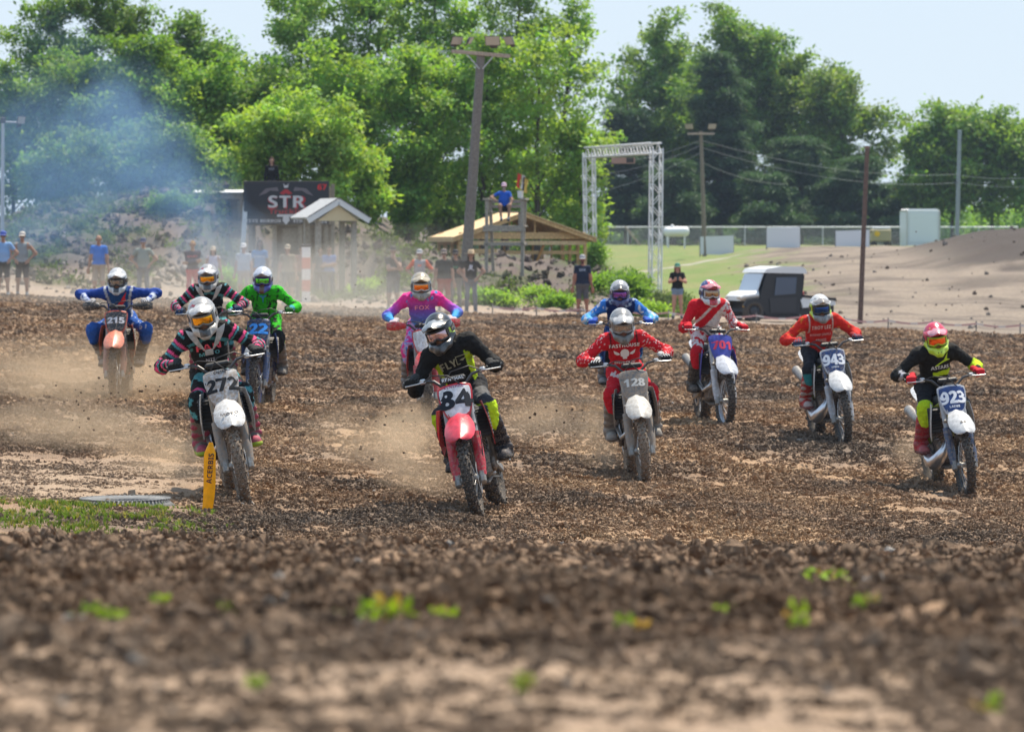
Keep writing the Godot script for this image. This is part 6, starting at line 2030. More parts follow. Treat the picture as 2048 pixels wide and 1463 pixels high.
	for i in 2: beam(o, "back_board", Vector3(-0.6, h.call(412 - i * 9), -0.42), Vector3(0.6, h.call(412 - i * 9), -0.42), 0.04, 0.12, grey)
	for x in [-0.5, 0.5]: beam(o, "seat_leg", Vector3(x, h.call(450), 0.1), Vector3(x, h.call(425), 0.1), 0.08, 0.06, grey)
	var fp: Vector3 = o.transform * Vector3(0.56, h.call(396), 0.3)
	var fl := thing("signal_flags", "rolled red white and black signal flags standing on the chair arm", "flags", Transform3D(Basis(), fp))
	part(fl, "holder", MB.new().lathe([Vector2(0.05, 0.0), Vector2(0.09, 0.0), Vector2(0.11, 0.25), Vector2(0.1, 0.25)], 12, Transform3D()).mesh(), mat("white paint", Color.WHITE))
	var cols := [Color(0.60, 0.05, 0.03), Color(0.66, 0.62, 0.58), Color(0.04, 0.04, 0.05), Color(0.7, 0.45, 0.1)]
	for i in 4:
		var e := Vector3(0.03 + 0.05 * i, 0.86 - 0.06 * i, 0.03 * i)
		part(fl, "stick", MB.new().tube([Vector3(-0.02 + 0.015 * i, 0.02, 0), e], 0.008, 6).mesh(), pine)
		var rows := []
		for a in 7:
			var r := []
			for b in 5: r.append(Vector3(e.x - 0.05 * a / 6.0, e.y - 0.08 * a, e.z) + Vector3((b / 4.0) * (0.10 + 0.02 * sin(a * 1.3)) - (0.12 if i == 0 else 0.02), -0.05 * b / 4.0, 0.03 * sin(b * 1.7 + a)))
			rows.append(r)
		part(fl, "flag", MB.new().sheet(rows, 0.004).mesh(), mat("flag %d" % i, cols[i], 0.85))

func floodlight(parent: Node, p: Vector3, yaw: float, size: float, pitch := -35.0) -> void:
	var xf := T(p, Vector3(pitch, yaw, 0))
	var hd := part(parent, "floodlight", MB.new().loft([[Vector3(-0.5, -0.36, 0.1), Vector3(0.5, -0.36, 0.1), Vector3(0.5, 0.36, 0.1), Vector3(-0.5, 0.36, 0.1)], [Vector3(-0.3, -0.2, -0.14), Vector3(0.3, -0.2, -0.14), Vector3(0.3, 0.2, -0.14), Vector3(-0.3, 0.2, -0.14)]]).mesh(), mat("lamp housing", Color(0.10, 0.09, 0.085), 0.5, 0.4), xf.scaled_local(Vector3.ONE * size))
	part(hd, "glass", MB.new().box(T(Vector3(0, 0, 0.11)), Vector3(0.9, 0.62, 0.02), 0.005).mesh(), mat("lamp glass", Color(0.42, 0.38, 0.33), 0.25))
	part(hd, "bracket", MB.new().bar(Vector3(0, -0.3, -0.05), Vector3(0, -0.62, -0.1), 0.5, 0.05).mesh(), mat("lamp housing", Color.WHITE))

func build_poles() -> void:
	# leaning wooden light pole
	var s := 62.0
	var b := on_ground(926, s)
	var top := at(962, 104, s)
	var grey := wood("pole wood", Color(0.23, 0.205, 0.18))
	var o := thing("light_pole", "leaning wooden light pole carrying four floodlights", "light pole", Transform3D(Basis(), b))
	var e := top - b
	part(o, "pole", MB.new().tube([Vector3(0, -0.4, 0), e * 0.5 + Vector3(0.03, 0, 0), e], [0.19, 0.165, 0.135], 14).mesh(), grey)
	beam(o, "crossarm", e + Vector3(-0.95, 0.02, 0.14), e + Vector3(0.95, -0.14, 0.14), 0.1, 0.12, wood("arm wood", Color(0.50, 0.40, 0.31)))
	for sd in [-1, 1]: beam(o, "arm_brace", e + Vector3(0.05 * sd, -0.55, 0.15), e + Vector3(0.45 * sd, -0.08, 0.15), 0.03, 0.04, mat("galvanised", Color(0.45, 0.46, 0.47), 0.45, 0.6))
	for q in [[-0.80, 35.0, 0.42], [-0.36, 75.0, 0.36], [0.38, -10.0, 0.50], [0.92, -50.0, 0.44]]: floodlight(o, e + Vector3(q[0], 0.38, 0.16), q[1], q[2], 30.0)
	# lamp post at the left
	s = 60.0
	b = on_ground(4, s)
	o = thing("light_pole", "slim pale metal lamp post with a tilted lamp on the mound", "light pole", Transform3D(Basis(), b), "")
	var hh := EYE + (HZN - 240) / s - b.y
	part(o, "pole", MB.new().tube([Vector3(0, -0.3, 0), Vector3(0.02, hh, 0)], [0.075, 0.055], 10).mesh(), mat("galvanised", Color.WHITE))
	part(o, "arm", MB.new().tube([Vector3(0.02, hh - 0.06, 0), Vector3(0.55, hh - 0.08, 0.05)], 0.03, 8).mesh(), mat("galvanised", Color.WHITE))
	part(o, "junction_box", MB.new().box(T(Vector3(0.02, hh, 0)), Vector3(0.18, 0.2, 0.16), 0.02).mesh(), mat("lamp housing", Color.WHITE))
	floodlight(o, Vector3(0.62, hh + 0.0, 0.1), 55.0, 0.38, 10.0)
	# white truss gate
	var pl := on_ground(1181, 48.4)
	var pr := on_ground(1310, 51.2)
	var ctr := (pl + pr) / 2
	o = thing("truss_gate", "tall white metal truss gate frame with a small board hanging", "gate", Transform3D(Basis(), ctr))
	var white := mat("truss white", Color(0.66, 0.66, 0.68), 0.45)
	var a0 := pl - ctr
	var a1 := at(1178, 305, 48.4) - ctr
	var b0 := pr - ctr
	var b1 := at(1313, 296, 51.2) - ctr
	a0.y -= 0.2
	b0.y -= 0.2
	var along := (b1 - a1).normalized()
	for sec in [[a0, a1], [b0, b1], [a1 - along * 0.0, b1]]:
		var p: Vector3 = sec[0]
		var q: Vector3 = sec[1]
		var ax := (q - p).normalized()
		var ux := (along if absf(ax.y) > 0.7 else Vector3.UP)
		ux = (ux - ax * ux.dot(ax)).normalized()
		var uz := ax.cross(ux)
		var hw := 0.2
		var seg := part(o, "truss_section", MB.new().box(T((p + q) / 2), Vector3(0.02, 0.02, 0.02)).mesh(), white)
		for c in [[-1, -1], [1, -1], [1, 1], [-1, 1]]:
			var off: Vector3 = ux * c[0] * hw + uz * c[1] * hw
			part(seg, "chord", MB.new().tube([p + off, q + off], 0.034, 8).mesh(), white)
		var n := int(p.distance_to(q) / 0.42)
		for i in n:
			var u0 := p.lerp(q, i / float(n))
			var u1 := p.lerp(q, (i + 1) / float(n))
			for f in [[ux, uz], [uz, ux]]:
				for sd in [-1, 1]:
					var k: float = hw if i % 2 else -hw
					part(seg, "lattice_bar", MB.new().tube([u0 + f[0] * k + f[1] * hw * sd, u1 - f[0] * k + f[1] * hw * sd], 0.016, 5).mesh(), white)
	var hb := part(o, "hanging_board", MB.new().box(T(a1.lerp(b1, 0.52) + Vector3(0, -0.42, 0.2)), Vector3(0.95, 0.24, 0.06), 0.01).mesh(), mat("board grey", Color(0.34, 0.22, 0.19), 0.7))
	part(hb, "dark_end", MB.new().box(T(a1.lerp(b1, 0.62) + Vector3(0, -0.42, 0.24)), Vector3(0.3, 0.2, 0.02), 0.004).mesh(), mat("dark trim", Color(0.03, 0.03, 0.035), 0.5))
	# poles and wires on the right
	var ends := []
	for q in [["utility_pole", "tall wooden utility pole with lamps on a crossarm", 1410, 36.0, 1402, 262, 0.14, 0.10, Color(0.30, 0.25, 0.18), true], ["rusty_pole", "rusty brown bare pole standing at the edge of the sandy slope", 1720, 64.0, 1735, 297, 0.085, 0.07, Color(0.17, 0.105, 0.08), false], ["metal_pole", "tall grey metal pole beside the dirt heap", 1914, 29.0, 1920, 262, 0.16, 0.13, Color(0.34, 0.37, 0.42), false]]:
		b = on_ground(q[2], q[3])
		o = thing(q[0], q[1], "pole", Transform3D(Basis(), b))
		e = at(q[4], q[5], q[3]) - b
		part(o, "shaft", MB.new().tube([Vector3(0, -0.3, 0), e * 0.5, e], [q[6], (q[6] + q[7]) / 2, q[7]], 10).mesh(), wood("wood " + q[0], q[8]))
		if q[9]:
			beam(o, "crossarm", e + Vector3(-0.75, -0.15, 0.12), e + Vector3(0.75, -0.15, 0.12), 0.1, 0.12, wood("arm wood", Color.WHITE))
			for x in [-0.65, 0.6]: floodlight(o, e + Vector3(x, 0.28, 0.2), 20.0 * signf(x), 0.5, 30.0)
		else:
			part(o, "cap", MB.new().tube([e, e + Vector3(0, 0.08, 0)], q[7] * 1.12, 10).mesh(), wood("wood cap " + q[0], q[8] * 1.6))
		ends.append(b + e)
	# wires: from, to, sag
	var wire := mat("wire", Color(0.20, 0.21, 0.22), 0.5)
	var P: Vector3 = ends[0] + Vector3(0, -0.5, 0)
	var runs := [[P, at(1150, 330, 34), 0.4], [P + Vector3(0, -0.3, 0), at(1150, 352, 34), 0.4], [P + Vector3(0, -0.7, 0), at(1150, 395, 34), 0.3], [P, at(1920, 348, 29), 0.7], [P + Vector3(0, -0.4, 0), at(1915, 365, 29), 0.8], [P + Vector3(0, -1.2, 0), at(1570, 368, 31), 0.3], [at(1920, 350, 29), at(2120, 346, 30), 0.3], [at(1915, 364, 29), at(2120, 366, 30), 0.3]]
	for i in runs.size():
		var r: Array = runs[i]
		var pts := []
		for k in 13:
			var u := k / 12.0
			pts.append((r[0] as Vector3).lerp(r[1], u) - Vector3(0, 4.0 * u * (1 - u) * r[2], 0))
		single("power_line", MB.new().tube(pts, 0.013, 5).mesh(), wire, ["upper thin wire between truss gate and utility pole", "middle thin wire between truss gate and utility pole", "lowest thin wire between truss gate and utility pole", "upper long wire between utility pole and grey metal pole", "lower long wire between utility pole and grey metal pole", "short wire ending in the dark pines right of the utility pole", "upper wire leading past the grey metal pole's far side", "lower wire leading past the grey metal pole's far side"][i], "wire", Transform3D(), "overhead wires")

func build_fence() -> void:
	var s := 26.0
	var b := on_ground(1500, s)
	var o := thing("chain_link_fence", "long chain link fence with white top rail in front of the trees", "fence", Transform3D(Basis(), b))
	var gal := mat("fence steel", Color(0.62, 0.63, 0.65), 0.5, 0.2)
	var pts := []
	for i in 13:
		var p := on_ground(1100 + i * 78.0, s)
		pts.append(p - b)
		part(o, "post", MB.new().tube([Vector3(p.x - b.x, p.y - b.y - 0.3, 0), Vector3(p.x - b.x, 1.42, 0)], 0.04, 7).mesh(), gal)
	part(o, "top_rail", MB.new().tube([Vector3(pts[0].x, 1.42, 0), Vector3(pts[12].x, 1.42, 0)], 0.055, 7).mesh(), mat("rail white", Color(0.66, 0.67, 0.68), 0.5))
	var m := MB.new()
	var x0: float = pts[0].x
	while x0 < pts[12].x - 1.4:
		m.tube([Vector3(x0, 0.0, 0.02), Vector3(x0 + 1.4, 1.4, 0.02)], 0.006, 3, false)
		m.tube([Vector3(x0 + 1.4, 0.0, -0.02), Vector3(x0, 1.4, -0.02)], 0.006, 3, false)
		x0 += 0.14
	var ms := part(o, "chain_link_mesh", m.mesh(), gal)
	beam(o, "diagonal_prop", Vector3((1250 - 1500) / s, 1.45, 0.4), Vector3((1285 - 1500) / s, -0.2, 0.6), 0.1, 0.12, wood("arm wood", Color(0.50, 0.40, 0.31)))
	# white banner boards leaning in the grass
	for q in [[1400, 1468, 478, 517, "white board behind the utility pole's foot"], [1533, 1601, 472, 515, "white board standing alone in the middle of the field"], [1671, 1740, 470, 504, "white board next to the rusty pole"]]:
		var ss2 := 36.0
		var p := on_ground((q[0] + q[1]) / 2.0, ss2)
		var w: float = (q[1] - q[0]) / ss2
		var t := thing("banner_board", q[4], "board", Transform3D(Basis(Vector3.UP, 0.15), p), "white boards in the field")
		var bot: float = maxf(0.02, EYE + (HZN - q[3]) / ss2 - p.y)
		var hi: float = bot + (q[3] - q[2]) / ss2
		part(t, "sheet", MB.new().prism(poly([[-w / 2, bot + 0.03], [w / 2, bot], [w / 2, hi], [-w / 2, hi - 0.07]]), 0.03, Transform3D()).mesh(), mat("board white", Color(0.66, 0.68, 0.71), 0.6))
		for x in [-w / 2, w / 2]: beam(t, "stake", Vector3(x, -0.3, -0.04), Vector3(x, hi + 0.03, -0.04), 0.06, 0.06, wood("grey stake", Color(0.24, 0.23, 0.22)))
	# propane tank
	var tp := on_ground(1353, 27.5)
	var tk := thing("propane_tank", "white propane tank on legs behind the utility pole", "tank", Transform3D(Basis(), tp))
	var ty := EYE + (HZN - 463) / 27.5 - tp.y
	part(tk, "shell", MB.new().lathe([Vector2(0.0, -0.95), Vector2(0.2, -0.92), Vector2(0.33, -0.78), Vector2(0.36, -0.6), Vector2(0.36, 0.6), Vector2(0.33, 0.78), Vector2(0.2, 0.92), Vector2(0.0, 0.95)], 18, Transform3D(Basis(Vector3.BACK, PI / 2), Vector3(0, ty, 0))).mesh(), mat("tank white", Color(0.72, 0.72, 0.72), 0.4))
	part(tk, "dome", MB.new().lathe([Vector2(0.14, 0.0), Vector2(0.14, 0.12), Vector2(0.08, 0.18), Vector2(0.0, 0.19)], 12, T(Vector3(-0.3, ty + 0.33, 0))).mesh(), mat("tank white", Color.WHITE))
	for x in [-0.6, 0.6]: beam(tk, "leg", Vector3(x, -0.3, 0), Vector3(x, ty - 0.3, 0), 0.1, 0.4, mat("tank white", Color.WHITE))
	# white trailer
	var s2 := 30.5
	var rp := on_ground(1843, s2)
	var tr := thing("cargo_trailer", "white box cargo trailer parked beside the dirt heap", "trailer", Transform3D(Basis(Vector3.UP, 0.05), rp + Vector3(0, 0, -1.6)))
	var t0 := EYE + (HZN - 497) / s2 - rp.y
	var t1 := EYE + (HZN - 421) / s2 - rp.y
	var tw := 66.0 / s2
	part(tr, "box", MB.new().box(T(Vector3(0.05, (t0 + t1) / 2, 0)), Vector3(tw, t1 - t0, 3.2), 0.05).mesh(), mat("trailer white", Color(0.62, 0.66, 0.72), 0.4))
	part(tr, "roof", MB.new().loft([[Vector3(-tw / 2 + 0.03, t1 - 0.03, 1.62), Vector3(tw / 2 + 0.08, t1 - 0.03, 1.62), Vector3(tw / 2 - 0.1, t1 + 0.12, 1.55), Vector3(-tw / 2 + 0.2, t1 + 0.12, 1.55)], [Vector3(-tw / 2 + 0.03, t1 - 0.03, -1.62), Vector3(tw / 2 + 0.08, t1 - 0.03, -1.62), Vector3(tw / 2 - 0.1, t1 + 0.12, -1.55), Vector3(-tw / 2 + 0.2, t1 + 0.12, -1.55)]]).mesh(), mat("roof white", Color(0.75, 0.75, 0.75), 0.5))
	for x in [-tw / 2 + 0.06, tw / 2 + 0.04]: beam(tr, "corner_trim", Vector3(x, t0, 1.63), Vector3(x, t1, 1.63), 0.1, 0.05, mat("trim alu", Color(0.45, 0.45, 0.46), 0.4, 0.5))
	part(tr, "door", MB.new().box(T(Vector3(0.05, t0 + 0.55 * (t1 - t0), 1.612)), Vector3(tw - 0.3, (t1 - t0) * 0.78, 0.03), 0.01).mesh(), mat("trailer white", Color.WHITE))
	for x in [-0.85, 0.9]: part(tr, "wheel", MB.new().lathe([Vector2(0.1, -0.1), Vector2(0.3, -0.1), Vector2(0.33, 0), Vector2(0.3, 0.1), Vector2(0.1, 0.1)], 18, Transform3D(Basis(Vector3.BACK, PI / 2), Vector3(x, 0.33, -0.5))).mesh(), mat("tyre rubber", Color(0.055, 0.048, 0.042), 0.85))
	# light tower machine between board and trailer
	var gp := on_ground(1760, 30.0)
	var ge := thing("generator", "tan and grey generator cart with a round yellow mark left of the trailer", "generator", Transform3D(Basis(), gp))
	var g0 := EYE + (HZN - 478) / 30.0 - gp.y
	part(ge, "housing", MB.new().box(T(Vector3(0.05, g0 + 0.25, 0)), Vector3(1.35, 0.85, 1.0), 0.08).mesh(), mat("tan paint", Color(0.38, 0.32, 0.19), 0.6))
	part(ge, "hood", MB.new().box(T(Vector3(0.1, g0 + 0.76, 0)), Vector3(1.15, 0.18, 0.8), 0.06).mesh(), mat("board white", Color.WHITE))
	part(ge, "yellow_mark", MB.new().lathe([Vector2(0.0, 0), Vector2(0.19, 0), Vector2(0.19, 0.02), Vector2(0, 0.02)], 16, Transform3D(Basis(Vector3.RIGHT, PI / 2), Vector3(-0.22, g0 + 0.36, 0.51))).mesh(), mat("yellow mark", Color(0.75, 0.45, 0.02), 0.6))
	for x in [-0.45, 0.5]: part(ge, "wheel", MB.new().lathe([Vector2(0.08, -0.08), Vector2(0.22, -0.08), Vector2(0.25, 0), Vector2(0.22, 0.08), Vector2(0.08, 0.08)], 16, Transform3D(Basis(Vector3.RIGHT, PI / 2), Vector3(x, 0.2, 0.45))).mesh(), mat("tyre rubber", Color.WHITE))
	# course tape on stakes along the far edge of the track
	var tape := thing("course_tape", "low pink and white course tape on stakes along the track's far edge", "tape", Transform3D(Basis(), on_ground(1500, 69)))
	var rows := []
	var prev := Vector3.ZERO
	for i in 14:
		var p := on_ground(985 + i * 88.0, lerpf(70.0, 67.0, i / 13.0)) - tape.position
		beam(tape, "stake", p + Vector3(0, -0.2, 0), p + Vector3(0, 0.32, 0), 0.035, 0.035, wood("grey stake", Color.WHITE))
		if i > 0:
			for k in 6:
				var a := prev.lerp(p, k / 6.0) + Vector3(0, 0.24 - 0.07 * sin(PI * k / 6.0), 0.03)
				var e := prev.lerp(p, (k + 1) / 6.0) + Vector3(0, 0.24 - 0.07 * sin(PI * (k + 1) / 6.0), 0.03)
				part(tape, "tape_stripe", MB.new().bar(a, e, 0.006, 0.05).mesh(), mat("tape pink", Color(0.48, 0.26, 0.25), 0.6) if k % 3 else mat("tape white", Color(0.55, 0.48, 0.46), 0.6))
		prev = p

func build_utv() -> void:
	var s := 66.0
	var base := on_ground(1560, s)
	var o := thing("utility_vehicle", "white and black side by side utility vehicle parked behind the track", "vehicle", Transform3D(Basis(Vector3.UP, deg_to_rad(24)), base))
	var q := func(x, y): return [(x - 1560.0) / s, (640.0 - y) / s]
	var white := mat("utv white", Color(0.66, 0.67, 0.68), 0.35)
	var black := mat("utv black", Color(0.014, 0.015, 0.018), 0.5)
	var side := func(list):
		var r := []
		for p in list: r.append(q.call(p[0], p[1]))
		return poly(r)
	var Z := Transform3D()
	part(o, "chassis", MB.new().prism(side.call([[1462, 618], [1478, 598], [1500, 600], [1506, 625], [1580, 625], [1590, 606], [1660, 606], [1660, 622], [1600, 628], [1570, 633], [1505, 633], [1470, 628]]), 1.25, Z).mesh(), black)
	part(o, "cab", MB.new().prism(side.call([[1488, 600], [1506, 545], [1512, 541], [1588, 541], [1592, 548], [1586, 600], [1580, 624], [1506, 624]]), 1.35, Z).mesh(), black)
	for z in [-0.69, 0.69]:
		part(o, "side_window", MB.new().prism(side.call([[1528, 550], [1574, 550], [1571, 583], [1524, 586]]), 0.02, T(Vector3(0, 0, z))).mesh(), mat("utv glass", Color(0.06, 0.085, 0.13), 0.12))
		part(o, "door_panel", MB.new().prism(side.call([[1512, 592], [1574, 590], [1570, 620], [1515, 620]]), 0.03, T(Vector3(0, 0, z))).mesh(), mat("utv grey", Color(0.03, 0.03, 0.034), 0.6))
		part(o, "fender", MB.new().prism(side.call([[1455, 606], [1462, 594], [1490, 592], [1503, 610], [1497, 612], [1486, 600], [1468, 601], [1460, 610]]), 0.12, T(Vector3(0, 0, z * 0.95))).mesh(), black)
	part(o, "roof", MB.new().prism(side.call([[1500, 541], [1506, 533], [1540, 528], [1585, 529], [1594, 535], [1596, 543]]), 1.45, Z).mesh(), white)
	part(o, "windshield", MB.new().bar(Vector3((1480 - 1560) / s, 41 / s, 0), Vector3((1502 - 1560) / s, 97 / s, 0), 1.2, 0.03).mesh(), mat("utv windshield", Color(0.55, 0.62, 0.70), 0.15))
	part(o, "hood", MB.new().loft([[Vector3(-1.62, 0.66, -0.5), Vector3(-1.62, 0.66, 0.5), Vector3(-1.6, 0.8, 0.45), Vector3(-1.6, 0.8, -0.45)], [Vector3(-1.42, 0.66, -0.62), Vector3(-1.42, 0.66, 0.62), Vector3(-1.4, 0.92, 0.55), Vector3(-1.4, 0.92, -0.55)], [Vector3(-1.02, 0.68, -0.66), Vector3(-1.02, 0.68, 0.66), Vector3(-1.04, 0.97, 0.6), Vector3(-1.04, 0.97, -0.6)]]).mesh(), white)
	for z in [-0.4, 0.4]: part(o, "headlight", MB.new().box(T(Vector3(-1.6, 0.74, z), Vector3(0, 0, 8)), Vector3(0.05, 0.09, 0.2), 0.02).mesh(), mat("lamp glass", Color(0.42, 0.38, 0.33), 0.25))
	part(o, "cargo_bed", MB.new().prism(side.call([[1583, 596], [1590, 588], [1660, 596], [1662, 606], [1588, 611]]), 1.4, Z).mesh(), white)
	part(o, "bed_rim", MB.new().prism(side.call([[1588, 585], [1662, 592], [1662, 597], [1588, 590]]), 1.46, Z).mesh(), black)
	part(o, "tail_light", MB.new().box(T(Vector3((1660 - 1560) / s, 0.62, 0.6)), Vector3(0.04, 0.14, 0.1), 0.01).mesh(), mat("tail red", Color(0.45, 0.03, 0.03), 0.4))
	part(o, "fuel_can", MB.new().box(T(Vector3((1593 - 1560) / s, 0.87, 0.4)), Vector3(0.16, 0.16, 0.2), 0.03).mesh(), mat("tail red", Color.WHITE))
	part(o, "winch_mark", MB.new().box(T(Vector3(-1.5, 0.52, 0.6)), Vector3(0.14, 0.1, 0.1), 0.02).mesh(), mat("yellow mark", Color(0.75, 0.45, 0.02), 0.6))
	for x in [1479, 1630]:
		for z in [-0.6, 0.6]:
			var X := Transform3D(Basis(Vector3.RIGHT, PI / 2), Vector3((x - 1560.0) / s, 0.33, z))
			var wh := part(o, "wheel", MB.new().lathe([Vector2(0.05, -0.1), Vector2(0.19, -0.1), Vector2(0.19, 0.1), Vector2(0.05, 0.1)], 18, X).mesh(), mat("utv grey", Color.WHITE))
			part(wh, "tyre", MB.new().lathe([Vector2(0.19, -0.11), Vector2(0.30, -0.12), Vector2(0.33, -0.06), Vector2(0.33, 0.06), Vector2(0.30, 0.12), Vector2(0.19, 0.11)], 22, X, true).mesh(), mat("tyre rubber", Color(0.055, 0.048, 0.042), 0.85))

func build_corner() -> void:
	# yellow plastic course marker
	var s := 257.0
	var b := on_ground(411, s)
	var top := at(424, 884, s)
	var o := thing("course_marker", "tall yellow plastic course marker leaning at the grassy corner", "course marker", Transform3D(Basis(Vector3.UP, -0.1), b))
	var e := top - b
	var rows := []
	for i in 15:
		var u := i / 14.0
		var hw := (0.034 + 0.012 * sin(u * 2.6)) * (1.0 - smoothstep(0.86, 1.0, u) * 0.75)
		var r := []
		for j in 7:
			var w := lerpf(-1, 1, j / 6.0)
			r.append(Vector3(e.x * u + hw * w + 0.01 * sin(u * 5), -0.05 + (e.y + 0.05) * u, e.z * u + 0.018 * (1 - w * w)))
		rows.append(r)
	var yl := mat("marker yellow", Color(0.95, 0.64, 0.0), 0.4)
	yl.backlight_enabled = true
	yl.backlight = Color(0.8, 0.5, 0.0).linear_to_srgb()
	part(o, "blade", MB.new().sheet(rows, 0.008).mesh(), worn(mat("marker yellow", Color(0.82, 0.48, 0.0), 0.4), noise_tex(45, 0.02, 0.88, 1.0, 256), 3.0))
	part(o, "foot", MB.new().tube([Vector3(0, -0.06, 0.006), Vector3(0, 0.03, 0.006)], [0.045, 0.036], 12).mesh(), mats["marker yellow"])
	var lt := letters("ACERBIS", 0.042, 0.003, 1.05)
	var turned := MB.new()
	var ax := Vector3(e.x, e.y + 0.05, e.z).normalized()
	for p in lt.v: turned.add(ax * (p.x + 0.64 * e.y) + Vector3(-p.y, 0, 0.026 + p.z) + Vector3(0.01, 0, 0))
	turned.t = lt.t
	part(o, "lettering", turned.mesh(), mat("marker ink", Color(0.02, 0.02, 0.02), 0.6))
	# old tyre lying on the inside of the corner
	var tp := on_ground(250, 251)
	tp.y = EYE + (HZN - 1018) / 251.0 - 0.11
	var ty := thing("old_tyre", "grey worn tyre lying flat in the grass at the corner", "tyre", Transform3D(Basis(), tp))
	var X := Transform3D()
	part(ty, "carcass", MB.new().lathe([Vector2(0.22, 0.02), Vector2(0.33, 0.0), Vector2(0.385, 0.05), Vector2(0.385, 0.15), Vector2(0.33, 0.2), Vector2(0.22, 0.18), Vector2(0.24, 0.1)], 40, X, true).mesh(), worn(mat("old rubber", Color(0.21, 0.215, 0.22), 0.85), noise_tex(45, 0.02, 0.7, 1.0, 256), 3.0))
	var tr := MB.new()
	for i in 60:
		var a := TAU * i / 60
		tr.box(Transform3D(Basis(Vector3.UP, -a), Vector3(cos(a) * 0.387, 0.1, sin(a) * 0.387)), Vector3(0.02, 0.09, 0.024), 0.003)
		tr.box(Transform3D(Basis(Vector3.UP, -a), Vector3(cos(a) * 0.345, 0.196, sin(a) * 0.345)), Vector3(0.04, 0.014, 0.02), 0.003)
	part(ty, "tread_blocks", tr.mesh(), mats["old rubber"])
	# grass on the hump, weeds on the bank
	rng.seed = 19
	var blade := MB.new()
	for i in 9:
		var a := rng.randf() * TAU
		var l := rng.randf_range(0.5, 1.0)
		var d := Vector3(cos(a), 0, sin(a))
		var sd := Vector3(-d.z, 0, d.x) * 0.05
		var q0 := blade.add(-sd + d * 0.05)
		var q1 := blade.add(sd + d * 0.05)
		var q2 := blade.add(d * 0.25 * l + Vector3(0, 0.65 * l, 0) + sd * 0.8)
		var q3 := blade.add(d * 0.25 * l + Vector3(0, 0.65 * l, 0) - sd * 0.8)
		var q4 := blade.add(d * 0.62 * l + Vector3(0, 0.95 * l, 0))
		blade.quad(q0, q1, q2, q3)
		blade.tri(q3, q2, q4)
	var gm := blade.mesh()
	var places := []
	var tints := PackedColorArray()
	for i in 16000:
		var x := rng.randf_range(-4.6, -1.9)
		var d := rng.randf_range(26.9, 32.0)
		var n := n_mid.get_noise_2d(x * 1.2 + 7, d * 0.8) + 0.4 * n_fine.get_noise_2d(x * 0.4, d * 0.4)
		var inb := ss(-1.95, -2.5, x + 0.3 * n + 0.07 * (d - 29.0)) * (1.0 - ss(30.6, 31.6, d + 0.8 * n))
		if rng.randf() > inb * (0.22 + 1.0 * n): continue
		var k := rng.randf_range(0.025, 0.065)
		places.append(Transform3D(Basis(Vector3.UP, rng.randf() * TAU).scaled(Vector3(k, k * rng.randf_range(0.7, 1.2), k)), Vector3(x, rough_h(x, d), -d)))
		tints.append((Color(0.13, 0.20, 0.04) if rng.randf() < 0.75 else Color(0.26, 0.24, 0.09)) * rng.randf_range(0.6, 1.4) if rng.randf() < 0.985 else Color(0.5, 0.4, 0.03))
	scatter("grass", gm, foliage("leaves", Color.WHITE, Color(0.95, 1.0, 0.3)), places, tints, "short green grass on the hump beside the yellow marker", "grass")
	# young weeds in the blurred foreground: photo x, distance, size
	var lf := leaf_clump(9, 11, 0.5, 0.6, 0.5)
	for q in [[160, 7.6, 0.050], [225, 7.4, 0.036], [455, 7.9, 0.032], [700, 7.6, 0.036], [770, 7.3, 0.061], [880, 7.5, 0.036], [1010, 7.7, 0.040], [1040, 8.6, 0.029], [1150, 8.2, 0.032], [1255, 7.4, 0.036], [1290, 9.5, 0.043], [1430, 7.7, 0.036], [1510, 8.3, 0.029], [1600, 7.4, 0.040], [1640, 11.0, 0.079], [1740, 8.0, 0.036], [1500, 10.2, 0.036], [1700, 10.4, 0.050], [1960, 8.2, 0.036], [510, 5.75, 0.025], [1050, 5.75, 0.025], [1980, 5.7, 0.032], [110, 8.4, 0.029], [510, 10.0, 0.029], [320, 8.0, 0.029], [1260, 12.0, 0.043]]:
		var d: float = q[1]
		var x: float = (q[0] - 1024.0) / FPX * d
		var pp := []
		var cc := PackedColorArray()
		for i in 5:
			pp.append(Transform3D(Basis.from_euler(Vector3(rng.randf_range(-0.4, 0.4), rng.randf() * TAU, 0)).scaled(Vector3.ONE * q[2] * rng.randf_range(0.7, 1.1)), Vector3(rng.randfn() * 0.2, 0.25 + 0.2 * i * rng.randf(), rng.randfn() * 0.2) * q[2]))
			cc.append(Color(0.22, 0.34, 0.03) * rng.randf_range(0.7, 1.3) if rng.randf() < 0.8 else Color(0.40, 0.24, 0.08))
		var wd := thing("weed", ["small blurred green weed sprouting from the dirt bank", "small green weed rooted in the pale sand strip of the bank", "leggy green weed high on the dark bank near the track"][1 if d < 6.2 else (2 if d > 9.4 else 0)], "weed", Transform3D(Basis(), Vector3(x, rough_h(x, d), -d)), "weeds sprouting on the dirt bank")
		part(wd, "stem", MB.new().tube([Vector3(0, -0.02, 0), Vector3(0, q[2] * 0.8, 0)], 0.0015 + 0.02 * q[2], 5).mesh(), mat("weed stem", Color(0.12, 0.16, 0.04), 0.7))
		scatter("leaves", lf, mats["leaves"], pp, cc, "", "", wd)
